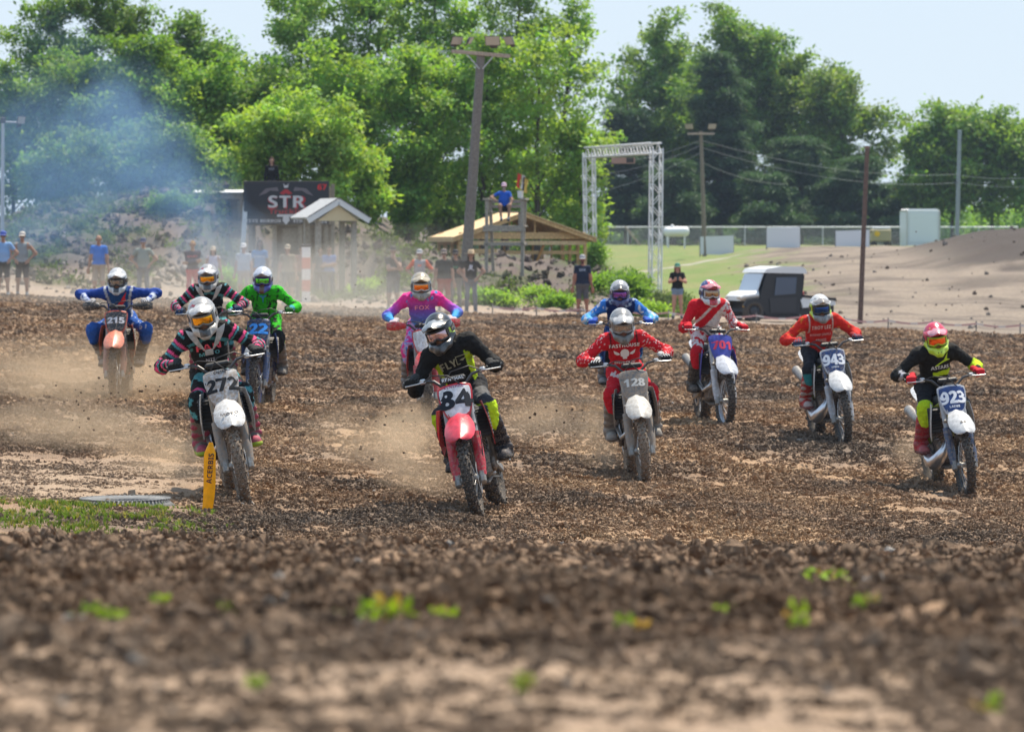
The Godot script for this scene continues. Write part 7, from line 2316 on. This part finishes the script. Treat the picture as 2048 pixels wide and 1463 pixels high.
# ---------------------------------------------------------------- spectators
func people_meshes() -> void:
	var g := Body.new()   # relaxed open hand, wrist at the origin, fingers towards -y, palm towards +z, thumb at -x
	g.cell = 0.0045
	g.k = 170.0
	g.bone(Vector3(0, 0.01, 0), Vector3(0, -0.03, 0), 0.024, 0.026, Vector3(1.1, 1, 0.8))
	for i in 4: g.bone(Vector3(-0.02 + 0.014 * i, -0.03, 0), Vector3(-0.03 + 0.020 * i, -0.088, 0.004), 0.014, 0.0115)
	for i in 4:
		var x := -0.03 + 0.020 * i
		var l: float = [0.92, 1.08, 1.0, 0.78][i]
		g.bone(Vector3(x, -0.088, 0.004), Vector3(x * 1.06, -0.088 - 0.036 * l, 0.012), 0.0105, 0.0095)
		g.bone(Vector3(x * 1.06, -0.088 - 0.036 * l, 0.012), Vector3(x * 1.05, -0.088 - 0.066 * l, 0.03), 0.0095, 0.008)
	g.bone(Vector3(-0.02, -0.025, 0.008), Vector3(-0.046, -0.055, 0.02), 0.014, 0.011)
	g.bone(Vector3(-0.046, -0.055, 0.02), Vector3(-0.05, -0.085, 0.03), 0.011, 0.009)
	g.build()
	rd["open_hand"] = g
	var h := Body.new()   # head, origin at its middle, face towards +z
	h.cell = 0.0075
	h.k = 110.0
	h.bone(Vector3(0, 0.035, -0.018), Vector3(0, 0.03, 0.0), 0.078, 0.078, Vector3(0.96, 1.05, 1.16))
	h.bone(Vector3(0, -0.02, 0.03), Vector3(0, -0.07, 0.05), 0.058, 0.042, Vector3(1.02, 1, 1))
	h.bone(Vector3(0, -0.095, 0.07), Vector3(0, -0.09, 0.06), 0.022, 0.03)
	h.bone(Vector3(0, 0.0, 0.095), Vector3(0, -0.03, 0.112), 0.010, 0.014)
	h.bone(Vector3(-0.03, 0.02, 0.085), Vector3(0.03, 0.02, 0.085), 0.013, 0.013)
	h.bone(Vector3(-0.016, -0.062, 0.093), Vector3(0.016, -0.062, 0.093), 0.009, 0.009)
	for s in [-1, 1]:
		h.bone(Vector3(0.080 * s, 0.005, -0.005), Vector3(0.084 * s, -0.025, 0.0), 0.014, 0.010, Vector3(0.6, 1.2, 1))
		h.bone(Vector3(0.032 * s, 0.002, 0.098), Vector3(0.034 * s, 0.002, 0.098), 0.013, 0.013, Vector3.ONE, true)
	h.build()
	rd["head"] = h
	# cap: crown with a peak; hat: straw with a wide brim; glasses
	var b := MB.new()
	b.lathe([Vector2(0.093, 0.0), Vector2(0.094, 0.03), Vector2(0.082, 0.07), Vector2(0.05, 0.095), Vector2(0.0, 0.102)], 18, T(Vector3(0, 0.045, -0.015), Vector3(-6, 0, 0), Vector3(0.95, 1, 1.12)))
	var rows := []
	for i in 5:
		var r := []
		for j in 7:
			var a := lerpf(-1.0, 1.0, j / 6.0)
			r.append(Vector3(0.085 * sin(a * 1.1), 0.052 - 0.012 * a * a - 0.004 * i, 0.07 + 0.02 * cos(a) + i * 0.02 * cos(a * 0.9)))
		rows.append(r)
	b.sheet(rows, 0.005)
	rd["cap"] = b.mesh()
	rd["hat"] = MB.new().lathe([Vector2(0.2, 0.0), Vector2(0.205, 0.012), Vector2(0.11, 0.012), Vector2(0.096, 0.02), Vector2(0.092, 0.09), Vector2(0.07, 0.115), Vector2(0.0, 0.105)], 22, T(Vector3(0, 0.045, -0.01), Vector3(-4, 0, 0), Vector3(0.95, 1, 1.1))).mesh()
	b = MB.new()
	for s in [-1, 1]:
		b.box(T(Vector3(0.034 * s, 0.006, 0.104), Vector3(0, 14 * s, 0)), Vector3(0.05, 0.034, 0.008), 0.006)
		b.bar(Vector3(0.06 * s, 0.012, 0.095), Vector3(0.084 * s, 0.008, 0.0), 0.004, 0.006)
	rd["glasses"] = b.mesh()

func spectator(c: Dictionary) -> void:
	var s: float = c.s
	var base := on_ground(c.x, s)
	if c.has("base"): base = c.base
	var k: float = c.get("h", 1.78) / 1.78
	var o := thing("person", c.label, "person", Transform3D(Basis(Vector3.UP, deg_to_rad(c.get("yaw", 0.0))).scaled(Vector3.ONE * k), base), c.get("group", ""))
	var fat: float = c.get("fat", 1.0)
	var sit: bool = c.get("sit", false)
	var hipy := 0.95 if not sit else 0.10
	var up := hipy - 0.95
	var b := Body.new()
	b.cell = 0.016
	b.k = 48.0
	var ch := Vector3(0, 1.30 + up, 0.0)
	b.bone(Vector3(-0.07, hipy, 0), Vector3(0.07, hipy, 0), 0.115 * fat, 0.115 * fat)
	b.bone(Vector3(0, hipy + 0.05, 0.01 * fat), Vector3(0, 1.18 + up, 0.01), 0.125 * fat, 0.125 * fat, Vector3(1.12, 1, 0.9))
	b.bone(Vector3(0, 1.18 + up, 0), ch + Vector3(0, 0.04, 0), 0.125 * fat, 0.125, Vector3(1.22, 1, 0.88))
	b.bone(Vector3(-0.135, 1.425 + up, -0.01), Vector3(0.135, 1.425 + up, -0.01), 0.064, 0.064)
	var wr := []
	var pole := []
	match c.get("arms", "down"):
		"down":
			wr = [Vector3(-0.27, 0.88, 0.05), Vector3(0.27, 0.88, 0.05)]
			pole = [Vector3(-0.4, 0, -1), Vector3(0.4, 0, -1)]
		"hips":
			wr = [Vector3(-0.20, 1.04, 0.07), Vector3(0.20, 1.04, 0.07)]
			pole = [Vector3(-1, 0, -0.4), Vector3(1, 0, -0.4)]
		"one_hip":
			wr = [Vector3(-0.27, 0.88, 0.06), Vector3(0.20, 1.04, 0.07)]
			pole = [Vector3(-0.4, 0, -1), Vector3(1, 0, -0.4)]
		"crossed":
			wr = [Vector3(0.10, 1.20, 0.19), Vector3(-0.10, 1.16, 0.21)]
			pole = [Vector3(-1, -1, 0.2), Vector3(1, -1, 0.2)]
		"chin":
			wr = [Vector3(0.12, 1.17, 0.20), Vector3(0.05, 1.44, 0.17)]
			pole = [Vector3(-1, -1, 0.2), Vector3(0.6, -1, 0.3)]
		"phone":
			wr = [Vector3(-0.045, 1.26, 0.26), Vector3(0.045, 1.26, 0.26)]
			pole = [Vector3(-1, -1, 0), Vector3(1, -1, 0)]
		"seat":
			wr = [Vector3(-0.33, 1.22, 0.20), Vector3(0.22, 1.02, 0.30)]
			pole = [Vector3(-1, -0.3, -0.4), Vector3(1, -0.2, -0.4)]
	var shj := [Vector3(-0.175, 1.425 + up, -0.01), Vector3(0.175, 1.425 + up, -0.01)]
	var el := []
	for i in 2:
		wr[i].y += up
		el.append(two_bone(shj[i], wr[i], 0.29, 0.25, pole[i]))
	var slv: float = c.get("sleeve", 0.6)
	for i in 2: b.bone(shj[i], el[i], 0.062 if slv > 0.2 else 0.052, 0.046)
	for i in 2: b.bone(el[i], wr[i], 0.044 if slv < 1.0 else 0.05, 0.028)
	var lg: float = c.get("legs", 2.0)
	var kn := []
	var an := []
	for i in 2:
		var sx := -1.0 if i == 0 else 1.0
		var hj := Vector3(0.085 * sx, hipy - 0.03, 0)
		an.append(Vector3(0.13 * sx, 0.09 + (up + 0.47 if sit else 0.0), 0.0 if not sit else 0.46))
		kn.append(Vector3(0.11 * sx, 0.50, 0.03) if not sit else Vector3((0.14 + 0.05 * i) * sx, 0.15, 0.44))
		if sit: an[i] = Vector3(0.12 * sx + 0.03, -0.30, 0.42)
		b.bone(hj, kn[i], 0.092 if lg > 0.3 else 0.082, 0.07 if lg > 0.5 and lg < 1.0 else 0.056)
	for i in 2: b.bone(kn[i], an[i], 0.054 if lg < 1.0 else 0.064, 0.04 if lg < 1.0 else 0.055)
	for i in 2: b.bone(an[i] + Vector3(0, -0.04, -0.03), an[i] + Vector3(0.02 * (-1 if i == 0 else 1), -0.055, 0.15), 0.042, 0.036)
	b.bone(Vector3(0, 1.45 + up, -0.01), Vector3(0, 1.56 + up, 0.01), 0.052, 0.05)
	b.build()
	var skin: Color = c.get("skin", Color(0.42, 0.255, 0.19))
	var paint := func(bn, t, p):
		if bn == 14: return skin
		if bn <= 3:
			if bn == 0 and p.y < hipy + 0.02: return c.pants
			if c.get("tank", false) and absf(p.x) > 0.13 and p.y > 1.3 + up: return skin
			return c.shirt
		if bn in [4, 5]: return (c.get("sleeve_color", c.shirt)) if t < slv else skin
		if bn in [6, 7]: return (c.get("sleeve_color", c.shirt)) if t + 1.0 < slv else skin
		if bn in [8, 9]: return c.pants if t < lg else skin
		if bn in [10, 11]: return c.pants if t + 1.0 < lg else (Color(0.5, 0.5, 0.5) if t > 0.82 else skin)
		return c.get("shoes", Color(0.06, 0.06, 0.065))
	var m := body_mb(b, paint, 0.004)
	# head and hands on grids of their own, joined to the body
	var hair: Color = c.get("hair", Color(0.05, 0.03, 0.02))
	var bald: bool = c.get("bald", false)
	var hm := body_mb(rd["head"], func(_bn, _t, p):
		if absf(p.y - 0.003) < 0.009 and absf(absf(p.x) - 0.033) < 0.013 and p.z > 0.06: return Color(0.04, 0.03, 0.03)
		if absf(p.y + 0.062) < 0.006 and absf(p.x) < 0.022 and p.z > 0.085: return skin * Color(0.8, 0.5, 0.5)
		if c.has("beard") and p.y < -0.035 and p.z > 0.0 and absf(p.y + 0.062) > 0.008: return c.beard
		if not bald and (p.y > 0.075 or (p.z < 0.03 and p.y > -0.02 and absf(p.x) < 0.078) or (p.z < -0.02 and p.y > -0.06)): return hair
		return skin)
	m.put(hm, T(Vector3(0, 1.655 + up, 0.02), Vector3(c.get("nod", 4.0), c.get("look", 0.0), 0)))
	for i in 2:
		var dir: Vector3 = (wr[i] - el[i]).normalized()
		var y := -dir
		var x := Vector3(0, 0, 1).cross(y) if absf(y.z) < 0.9 else Vector3.UP.cross(y)
		x = x.normalized()
		var hb := body_mb(rd["open_hand"], func(_bn, _t, _p): return skin)
		m.put(hb, Transform3D(Basis(x * (1.0 if i == 1 else -1.0), y, x.cross(y)), wr[i] + dir * 0.012))
	part(o, "body", m.mesh(true), cloth())
	var hx := T(Vector3(0, 1.655 + up, 0.02), Vector3(c.get("nod", 4.0), c.get("look", 0.0), 0))
	if c.has("cap"): part(o, "cap", rd["cap"], mat("cap %s" % str(c.cap), c.cap, 0.8), hx)
	if c.has("hat"): part(o, "hat", rd["hat"], mat("straw", c.hat, 0.85), hx)
	if c.get("glasses", false): part(o, "sunglasses", rd["glasses"], mat("dark glasses", Color(0.015, 0.015, 0.018), 0.15), hx)
	if c.has("long_hair"):
		var hr := Body.new()
		hr.cell = 0.014
		hr.k = 80.0
		hr.bone(Vector3(0, 0.06, -0.03), Vector3(0, 0.02, -0.05), 0.09, 0.09)
		for sx in [-1, 1]: hr.bone(Vector3(0.06 * sx, 0.0, -0.04), Vector3(0.085 * sx, -0.20, -0.02), 0.04, 0.03)
		hr.bone(Vector3(0, 0, -0.07), Vector3(0, -0.2, -0.07), 0.06, 0.05)
		hr.build()
		part(o, "hair", body_mb(hr, func(_b, _t, _p): return c.long_hair).mesh(true), cloth(), hx)
	for q in c.get("print", []):   # [text, height, y, colour]
		part(o, "shirt_print", on_body(b, letters(q[0], q[1], 0.004, 1.2), 0.0, q[2] + up, 0.4).mesh(), mat("print %s" % q[0], q[3], 0.8))
	if c.has("print_box"):
		var pb := MB.new().prism(poly(c.print_box[0]), 0.004, Transform3D())
		part(o, "shirt_print", on_body(b, pb, 0.0, c.print_box[1] + up, 0.4).mesh(), mat("print box %s" % str(c.print_box[2]), c.print_box[2], 0.8))
	if c.get("arms", "") == "phone":
		part(o, "phone", MB.new().box(T(Vector3(0, 1.30 + up, 0.33), Vector3(-20, 0, 0)), Vector3(0.075, 0.15, 0.01), 0.004).mesh(), mat("dark glasses", Color(0.015, 0.015, 0.018), 0.15))
	b.drop()

func build_people() -> void:
	people_meshes()
	var dk := Color(0.03, 0.032, 0.036)
	var list := [
		{"x": 6, "s": 72, "h": 1.84, "label": "person in light blue shirt and black shorts with blue cap", "shirt": Color(0.24, 0.42, 0.72), "pants": Color(0.035, 0.037, 0.045), "legs": 0.9, "cap": Color(0.05, 0.09, 0.35), "arms": "one_hip", "glasses": true, "fat": 1.12},
		{"x": 44, "s": 71, "h": 1.84, "label": "person in grey sleeveless shirt and black shorts with hand on hip", "shirt": Color(0.30, 0.33, 0.35), "pants": Color(0.04, 0.042, 0.05), "legs": 0.92, "cap": Color(0.5, 0.46, 0.42), "arms": "hips", "sleeve": 0.1, "tank": true, "glasses": true},
		{"x": 197, "s": 70, "h": 1.84, "label": "bald person in bright blue shirt and khaki shorts in the smoke", "shirt": Color(0.07, 0.22, 0.68), "pants": Color(0.42, 0.36, 0.29), "legs": 0.95, "bald": true, "arms": "down"},
		{"x": 286, "s": 70, "h": 1.80, "label": "person in grey green shirt and dark trousers with navy cap", "shirt": Color(0.26, 0.31, 0.29), "pants": Color(0.12, 0.14, 0.18), "cap": Color(0.03, 0.05, 0.12), "arms": "hips", "fat": 1.15},
		{"x": 385, "s": 71, "h": 1.80, "label": "person with crossed arms in navy sweater and red trousers", "shirt": Color(0.025, 0.035, 0.09), "pants": Color(0.55, 0.04, 0.09), "arms": "crossed", "sleeve": 3.0, "hair": Color(0.35, 0.22, 0.10), "print": [["SPORT", 0.06, 1.33, Color(0.55, 0.10, 0.14)]]},
		{"x": 426, "s": 68, "h": 1.62, "label": "person with long dark hair in pale sleeveless top", "shirt": Color(0.55, 0.52, 0.62), "pants": Color(0.14, 0.22, 0.42), "legs": 0.5, "sleeve": 0.1, "tank": true, "long_hair": Color(0.03, 0.02, 0.015), "arms": "down", "cap": Color(0.45, 0.38, 0.30)},
		{"x": 487, "s": 67, "h": 1.74, "label": "person in white grey polo shirt with white cap by the tower leg", "shirt": Color(0.44, 0.47, 0.52), "pants": Color(0.42, 0.37, 0.30), "legs": 0.9, "cap": Color(0.55, 0.55, 0.57), "arms": "down", "fat": 1.25, "glasses": true},
		{"x": 519, "s": 64, "h": 1.85, "label": "person with dark bushy hair in blue shirt under the tower", "shirt": Color(0.06, 0.20, 0.45), "pants": Color(0.4, 0.15, 0.1), "legs": 0.9, "skin": Color(0.12, 0.06, 0.04), "long_hair": Color(0.012, 0.01, 0.01), "print": [["DODGE", 0.06, 1.3, Color(0.45, 0.5, 0.55)]]},
		{"x": 575, "s": 68, "h": 1.76, "label": "person in tan camouflage shirt under the sponsor sign", "shirt": Color(0.26, 0.21, 0.14), "pants": Color(0.05, 0.05, 0.055), "legs": 0.95, "cap": Color(0.34, 0.29, 0.22), "arms": "down", "fat": 1.08},
		{"x": 603, "s": 64, "h": 1.72, "label": "person in dark red shirt standing in the tower's shade", "shirt": Color(0.25, 0.10, 0.08), "pants": Color(0.1, 0.1, 0.12), "arms": "down"},
		{"x": 658, "s": 63, "h": 1.76, "label": "person with crossed arms in blue shirt inside the gabled shelter", "shirt": Color(0.08, 0.17, 0.42), "pants": Color(0.08, 0.09, 0.11), "arms": "crossed", "sleeve": 0.7},
		{"x": 640, "s": 61, "h": 1.72, "label": "person in dark shirt at the back of the gabled shelter", "shirt": Color(0.06, 0.07, 0.10), "pants": Color(0.06, 0.06, 0.07), "arms": "down"},
		{"x": 786, "s": 71, "h": 1.84, "label": "person in dark grey shirt holding a hand to the chin", "shirt": Color(0.055, 0.055, 0.06), "pants": Color(0.10, 0.10, 0.11), "legs": 0.95, "arms": "chin", "cap": Color(0.05, 0.045, 0.045)},
		{"x": 839, "s": 70, "h": 1.78, "label": "person in grey shirt with orange sleeves and hands on hips", "shirt": Color(0.40, 0.38, 0.40), "sleeve_color": Color(0.72, 0.13, 0.06), "sleeve": 0.95, "pants": Color(0.3, 0.3, 0.32), "arms": "hips", "cap": Color(0.34, 0.35, 0.37), "print_box": [[[-0.05, -0.03], [0.05, -0.03], [0.06, 0.04], [-0.06, 0.04]], 1.32, Color(0.65, 0.2, 0.14)]},
		{"x": 888, "s": 71, "h": 1.82, "label": "person in charcoal shirt and red shorts behind the cream helmet rider", "shirt": Color(0.04, 0.045, 0.047), "pants": Color(0.38, 0.10, 0.085), "legs": 0.95, "arms": "down", "glasses": true, "cap": Color(0.16, 0.13, 0.12), "fat": 1.15},
		{"x": 911, "s": 68, "h": 1.80, "label": "person in black shirt with small green print and grey trousers", "shirt": Color(0.02, 0.022, 0.024), "pants": Color(0.2, 0.19, 0.17), "arms": "down", "glasses": true, "cap": Color(0.03, 0.03, 0.035), "print": [["GO", 0.06, 1.28, Color(0.05, 0.3, 0.15)]]},
		{"x": 942, "s": 70, "h": 1.80, "label": "person in black printed shirt, jeans and straw hat with hands on hips", "shirt": Color(0.018, 0.018, 0.02), "pants": Color(0.13, 0.155, 0.20), "arms": "hips", "hat": Color(0.55, 0.42, 0.27), "long_hair": Color(0.04, 0.025, 0.015), "print_box": [[[-0.09, -0.08], [0.09, -0.08], [0.09, -0.05], [0.03, -0.05], [0.05, 0.08], [-0.04, 0.09], [-0.06, -0.03], [-0.09, -0.05]], 1.30, Color(0.45, 0.46, 0.52)]},
		{"x": 1165, "s": 69.5, "h": 1.80, "label": "person in navy shirt and grey shorts with a cap, standing alone", "shirt": Color(0.025, 0.032, 0.06), "pants": Color(0.12, 0.115, 0.125), "legs": 0.92, "arms": "down", "cap": Color(0.30, 0.30, 0.32), "beard": Color(0.05, 0.03, 0.02), "fat": 1.1, "print": [["SFX", 0.07, 1.36, Color(0.42, 0.46, 0.54)]], "skin": Color(0.40, 0.19, 0.13)},
		{"x": 1355, "s": 67, "h": 1.66, "label": "person in black shirt and denim shorts holding up a phone", "shirt": Color(0.016, 0.016, 0.018), "pants": Color(0.20, 0.28, 0.40), "legs": 0.36, "arms": "phone", "cap": Color(0.06, 0.22, 0.15), "long_hair": Color(0.20, 0.09, 0.04), "skin": Color(0.52, 0.28, 0.20), "fat": 1.12},
		{"x": 543, "s": 57.0, "h": 1.72, "label": "person in black hooded sweater standing on top of the sign tower", "shirt": Color(0.012, 0.012, 0.015), "pants": Color(0.03, 0.03, 0.035), "arms": "down", "sleeve": 3.0, "hair": Color(0.045, 0.02, 0.01), "long_hair": Color(0.045, 0.02, 0.01), "print": [["HD", 0.09, 1.36, Color(0.2, 0.2, 0.22)]]},
		{"x": 1008, "s": 58.0, "h": 1.80, "label": "person in blue shirt and shorts sitting on the lookout chair", "shirt": Color(0.02, 0.11, 0.55), "pants": Color(0.03, 0.035, 0.045), "legs": 0.75, "sit": true, "arms": "seat", "cap": Color(0.50, 0.35, 0.45), "beard": Color(0.4, 0.36, 0.33), "fat": 1.15, "glasses": true}]
	for c in list:
		if c.x == 543: c.base = at(543, 416, 57.0) + Vector3(0, 0.06, 0)
		if c.get("sit", false): c.base = at(1008, 423.5, 58.0) + Vector3(0, 0.06, 0)
		spectator(c)
# ---------------------------------------------------------------- dust and smoke
func puffs(called: String, label: String, category: String, color: Color, list: Array, k0 := 0.2) -> void:
	var o := Node3D.new()
	o.name = numbered(called)
	add_child(o)
	tag(o, label, category, "", "stuff")
	var r := RandomNumberGenerator.new()
	r.seed = list.size() * 31 + int(list[0][0])
	for q in list:   # px, py, scale, width, height, depth in metres, density: a knot of small puffs
		var c := at(q[0], q[1], q[2])
		for i in 9:
			var f := FogVolume.new()
			f.name = "puff"
			f.shape = RenderingServer.FOG_VOLUME_SHAPE_ELLIPSOID
			var k := r.randf_range(0.4, 0.85) if i else 1.0
			f.size = Vector3(q[3], q[4], q[5]) * k * Vector3(r.randf_range(0.8, 1.2), r.randf_range(0.8, 1.2), 1)
			f.position = c + Vector3(r.randfn() * q[3], r.randfn() * q[4], r.randfn() * q[5]) * (0.2 if i else 0.0)
			f.rotation.z = r.randf_range(-0.35, 0.35)
			var m := FogMaterial.new()
			m.albedo = color
			m.density = q[6] * k0
			f.material = m
			o.add_child(f, true)

func build_air() -> void:
	var tan_dust := Color(0.98, 0.91, 0.80).linear_to_srgb()
	var brown := Color(0.98, 0.72, 0.48).linear_to_srgb()
	puffs("dust_haze", "pale dust haze hanging along the far edge of the track", "dust", tan_dust, [
		[120, 600, 78, 10, 1.6, 6, 0.03], [330, 590, 76, 8, 2.2, 6, 0.05], [520, 585, 77, 7, 2.4, 6, 0.07], [680, 590, 78, 6, 2.4, 6, 0.07], [620, 550, 80, 7, 3.0, 6, 0.025], [800, 605, 80, 5, 1.6, 6, 0.04], [930, 615, 80, 4, 1.0, 5, 0.025]])
	puffs("dust_plume", "brown dust thrown up behind the orange bike", "dust", brown, [[130, 740, 150, 3.2, 1.2, 3, 0.28], [60, 800, 165, 3.6, 0.9, 3, 0.25], [230, 790, 158, 1.4, 0.8, 2, 0.28], [330, 745, 160, 1.2, 1.0, 2.5, 0.32]])
	puffs("dust_plume", "brown dust drifting low beside the muddy white bike", "dust", brown, [[170, 855, 205, 1.6, 0.55, 2, 0.35], [290, 905, 225, 1.1, 0.5, 1.4, 0.45], [365, 930, 235, 0.6, 0.55, 1.0, 0.6], [60, 850, 195, 1.8, 0.5, 2, 0.22]])
	puffs("dust_plume", "brown dust whirled up beside bike 84", "dust", brown, [[830, 940, 232, 0.8, 0.5, 1.2, 0.6], [760, 890, 222, 0.9, 0.6, 1.6, 0.35], [690, 860, 210, 1.0, 0.7, 2, 0.2], [820, 840, 200, 0.8, 0.6, 2, 0.3]])
	puffs("dust_plume", "brown dust whirled up beside mud grey bike 128", "dust", brown, [[1190, 870, 196, 0.6, 0.6, 1.2, 0.5], [1110, 850, 190, 0.9, 0.6, 1.5, 0.3], [1040, 840, 186, 0.8, 0.5, 1.5, 0.15], [1215, 915, 200, 0.4, 0.3, 1, 0.6]])
	puffs("dust_plume", "brown dust whirled up beside bike 923", "dust", brown, [[1850, 935, 196, 0.35, 0.45, 0.8, 0.7], [1810, 900, 192, 0.4, 0.4, 1.0, 0.3]])
	var blue := Color(0.34, 0.60, 0.98).linear_to_srgb()
	puffs("exhaust_smoke", "blue exhaust smoke drifting in front of the trees", "smoke", blue, [[225, 280, 60, 3.6, 4.4, 3.0, 0.12], [140, 330, 61, 5.0, 3.8, 3.0, 0.09], [310, 320, 60, 3.4, 4.2, 2.6, 0.10], [240, 190, 59, 3.4, 2.8, 2.5, 0.06], [50, 260, 60, 4.0, 4.4, 3.0, 0.06], [290, 395, 63, 5.0, 2.2, 3, 0.09], [60, 400, 62, 4.6, 2.6, 3, 0.06], [400, 400, 62, 3.0, 3.0, 3, 0.05], [430, 490, 66, 3.6, 1.8, 3, 0.08], [120, 470, 66, 6.0, 2.4, 3, 0.06], [500, 525, 70, 3.0, 1.6, 3, 0.06]], 0.3)
	# clods in the air: centre px, py, scale, spread in px, count
	rng.seed = 91
	var places := []
	var tints := PackedColorArray()
	for q in [[230, 830, 200, 95, 70, 150], [330, 700, 180, 60, 90, 40], [420, 560, 90, 330, 110, 60], [690, 620, 130, 120, 110, 40], [760, 880, 225, 60, 90, 30], [1130, 850, 195, 60, 50, 50], [1180, 930, 200, 40, 30, 25], [1800, 450, 80, 160, 90, 25], [1200, 300, 80, 300, 160, 12], [640, 830, 220, 120, 60, 30]]:
		for i in q[5]:
			var p := at(q[0] + rng.randfn() * q[3] * 0.6, q[1] + rng.randfn() * q[4] * 0.6, q[2] * rng.randf_range(0.92, 1.08))
			if p.y < ground_h(p.x, -p.z) + 0.05: continue
			var r: float = 0.0035 * pow(4.5, rng.randf() ** 2) * (200.0 / q[2]) ** 0.3
			places.append(Transform3D(Basis.from_euler(Vector3(rng.randf() * 6, rng.randf() * 6, 0)).scaled(Vector3.ONE * r), p))
			tints.append(SOIL_DARK * rng.randf_range(0.5, 1.1))
	scatter("flying_dirt", clod_mesh(7), mats["clod"], places, tints, "small dark dirt clods flying through the air", "flying dirt")
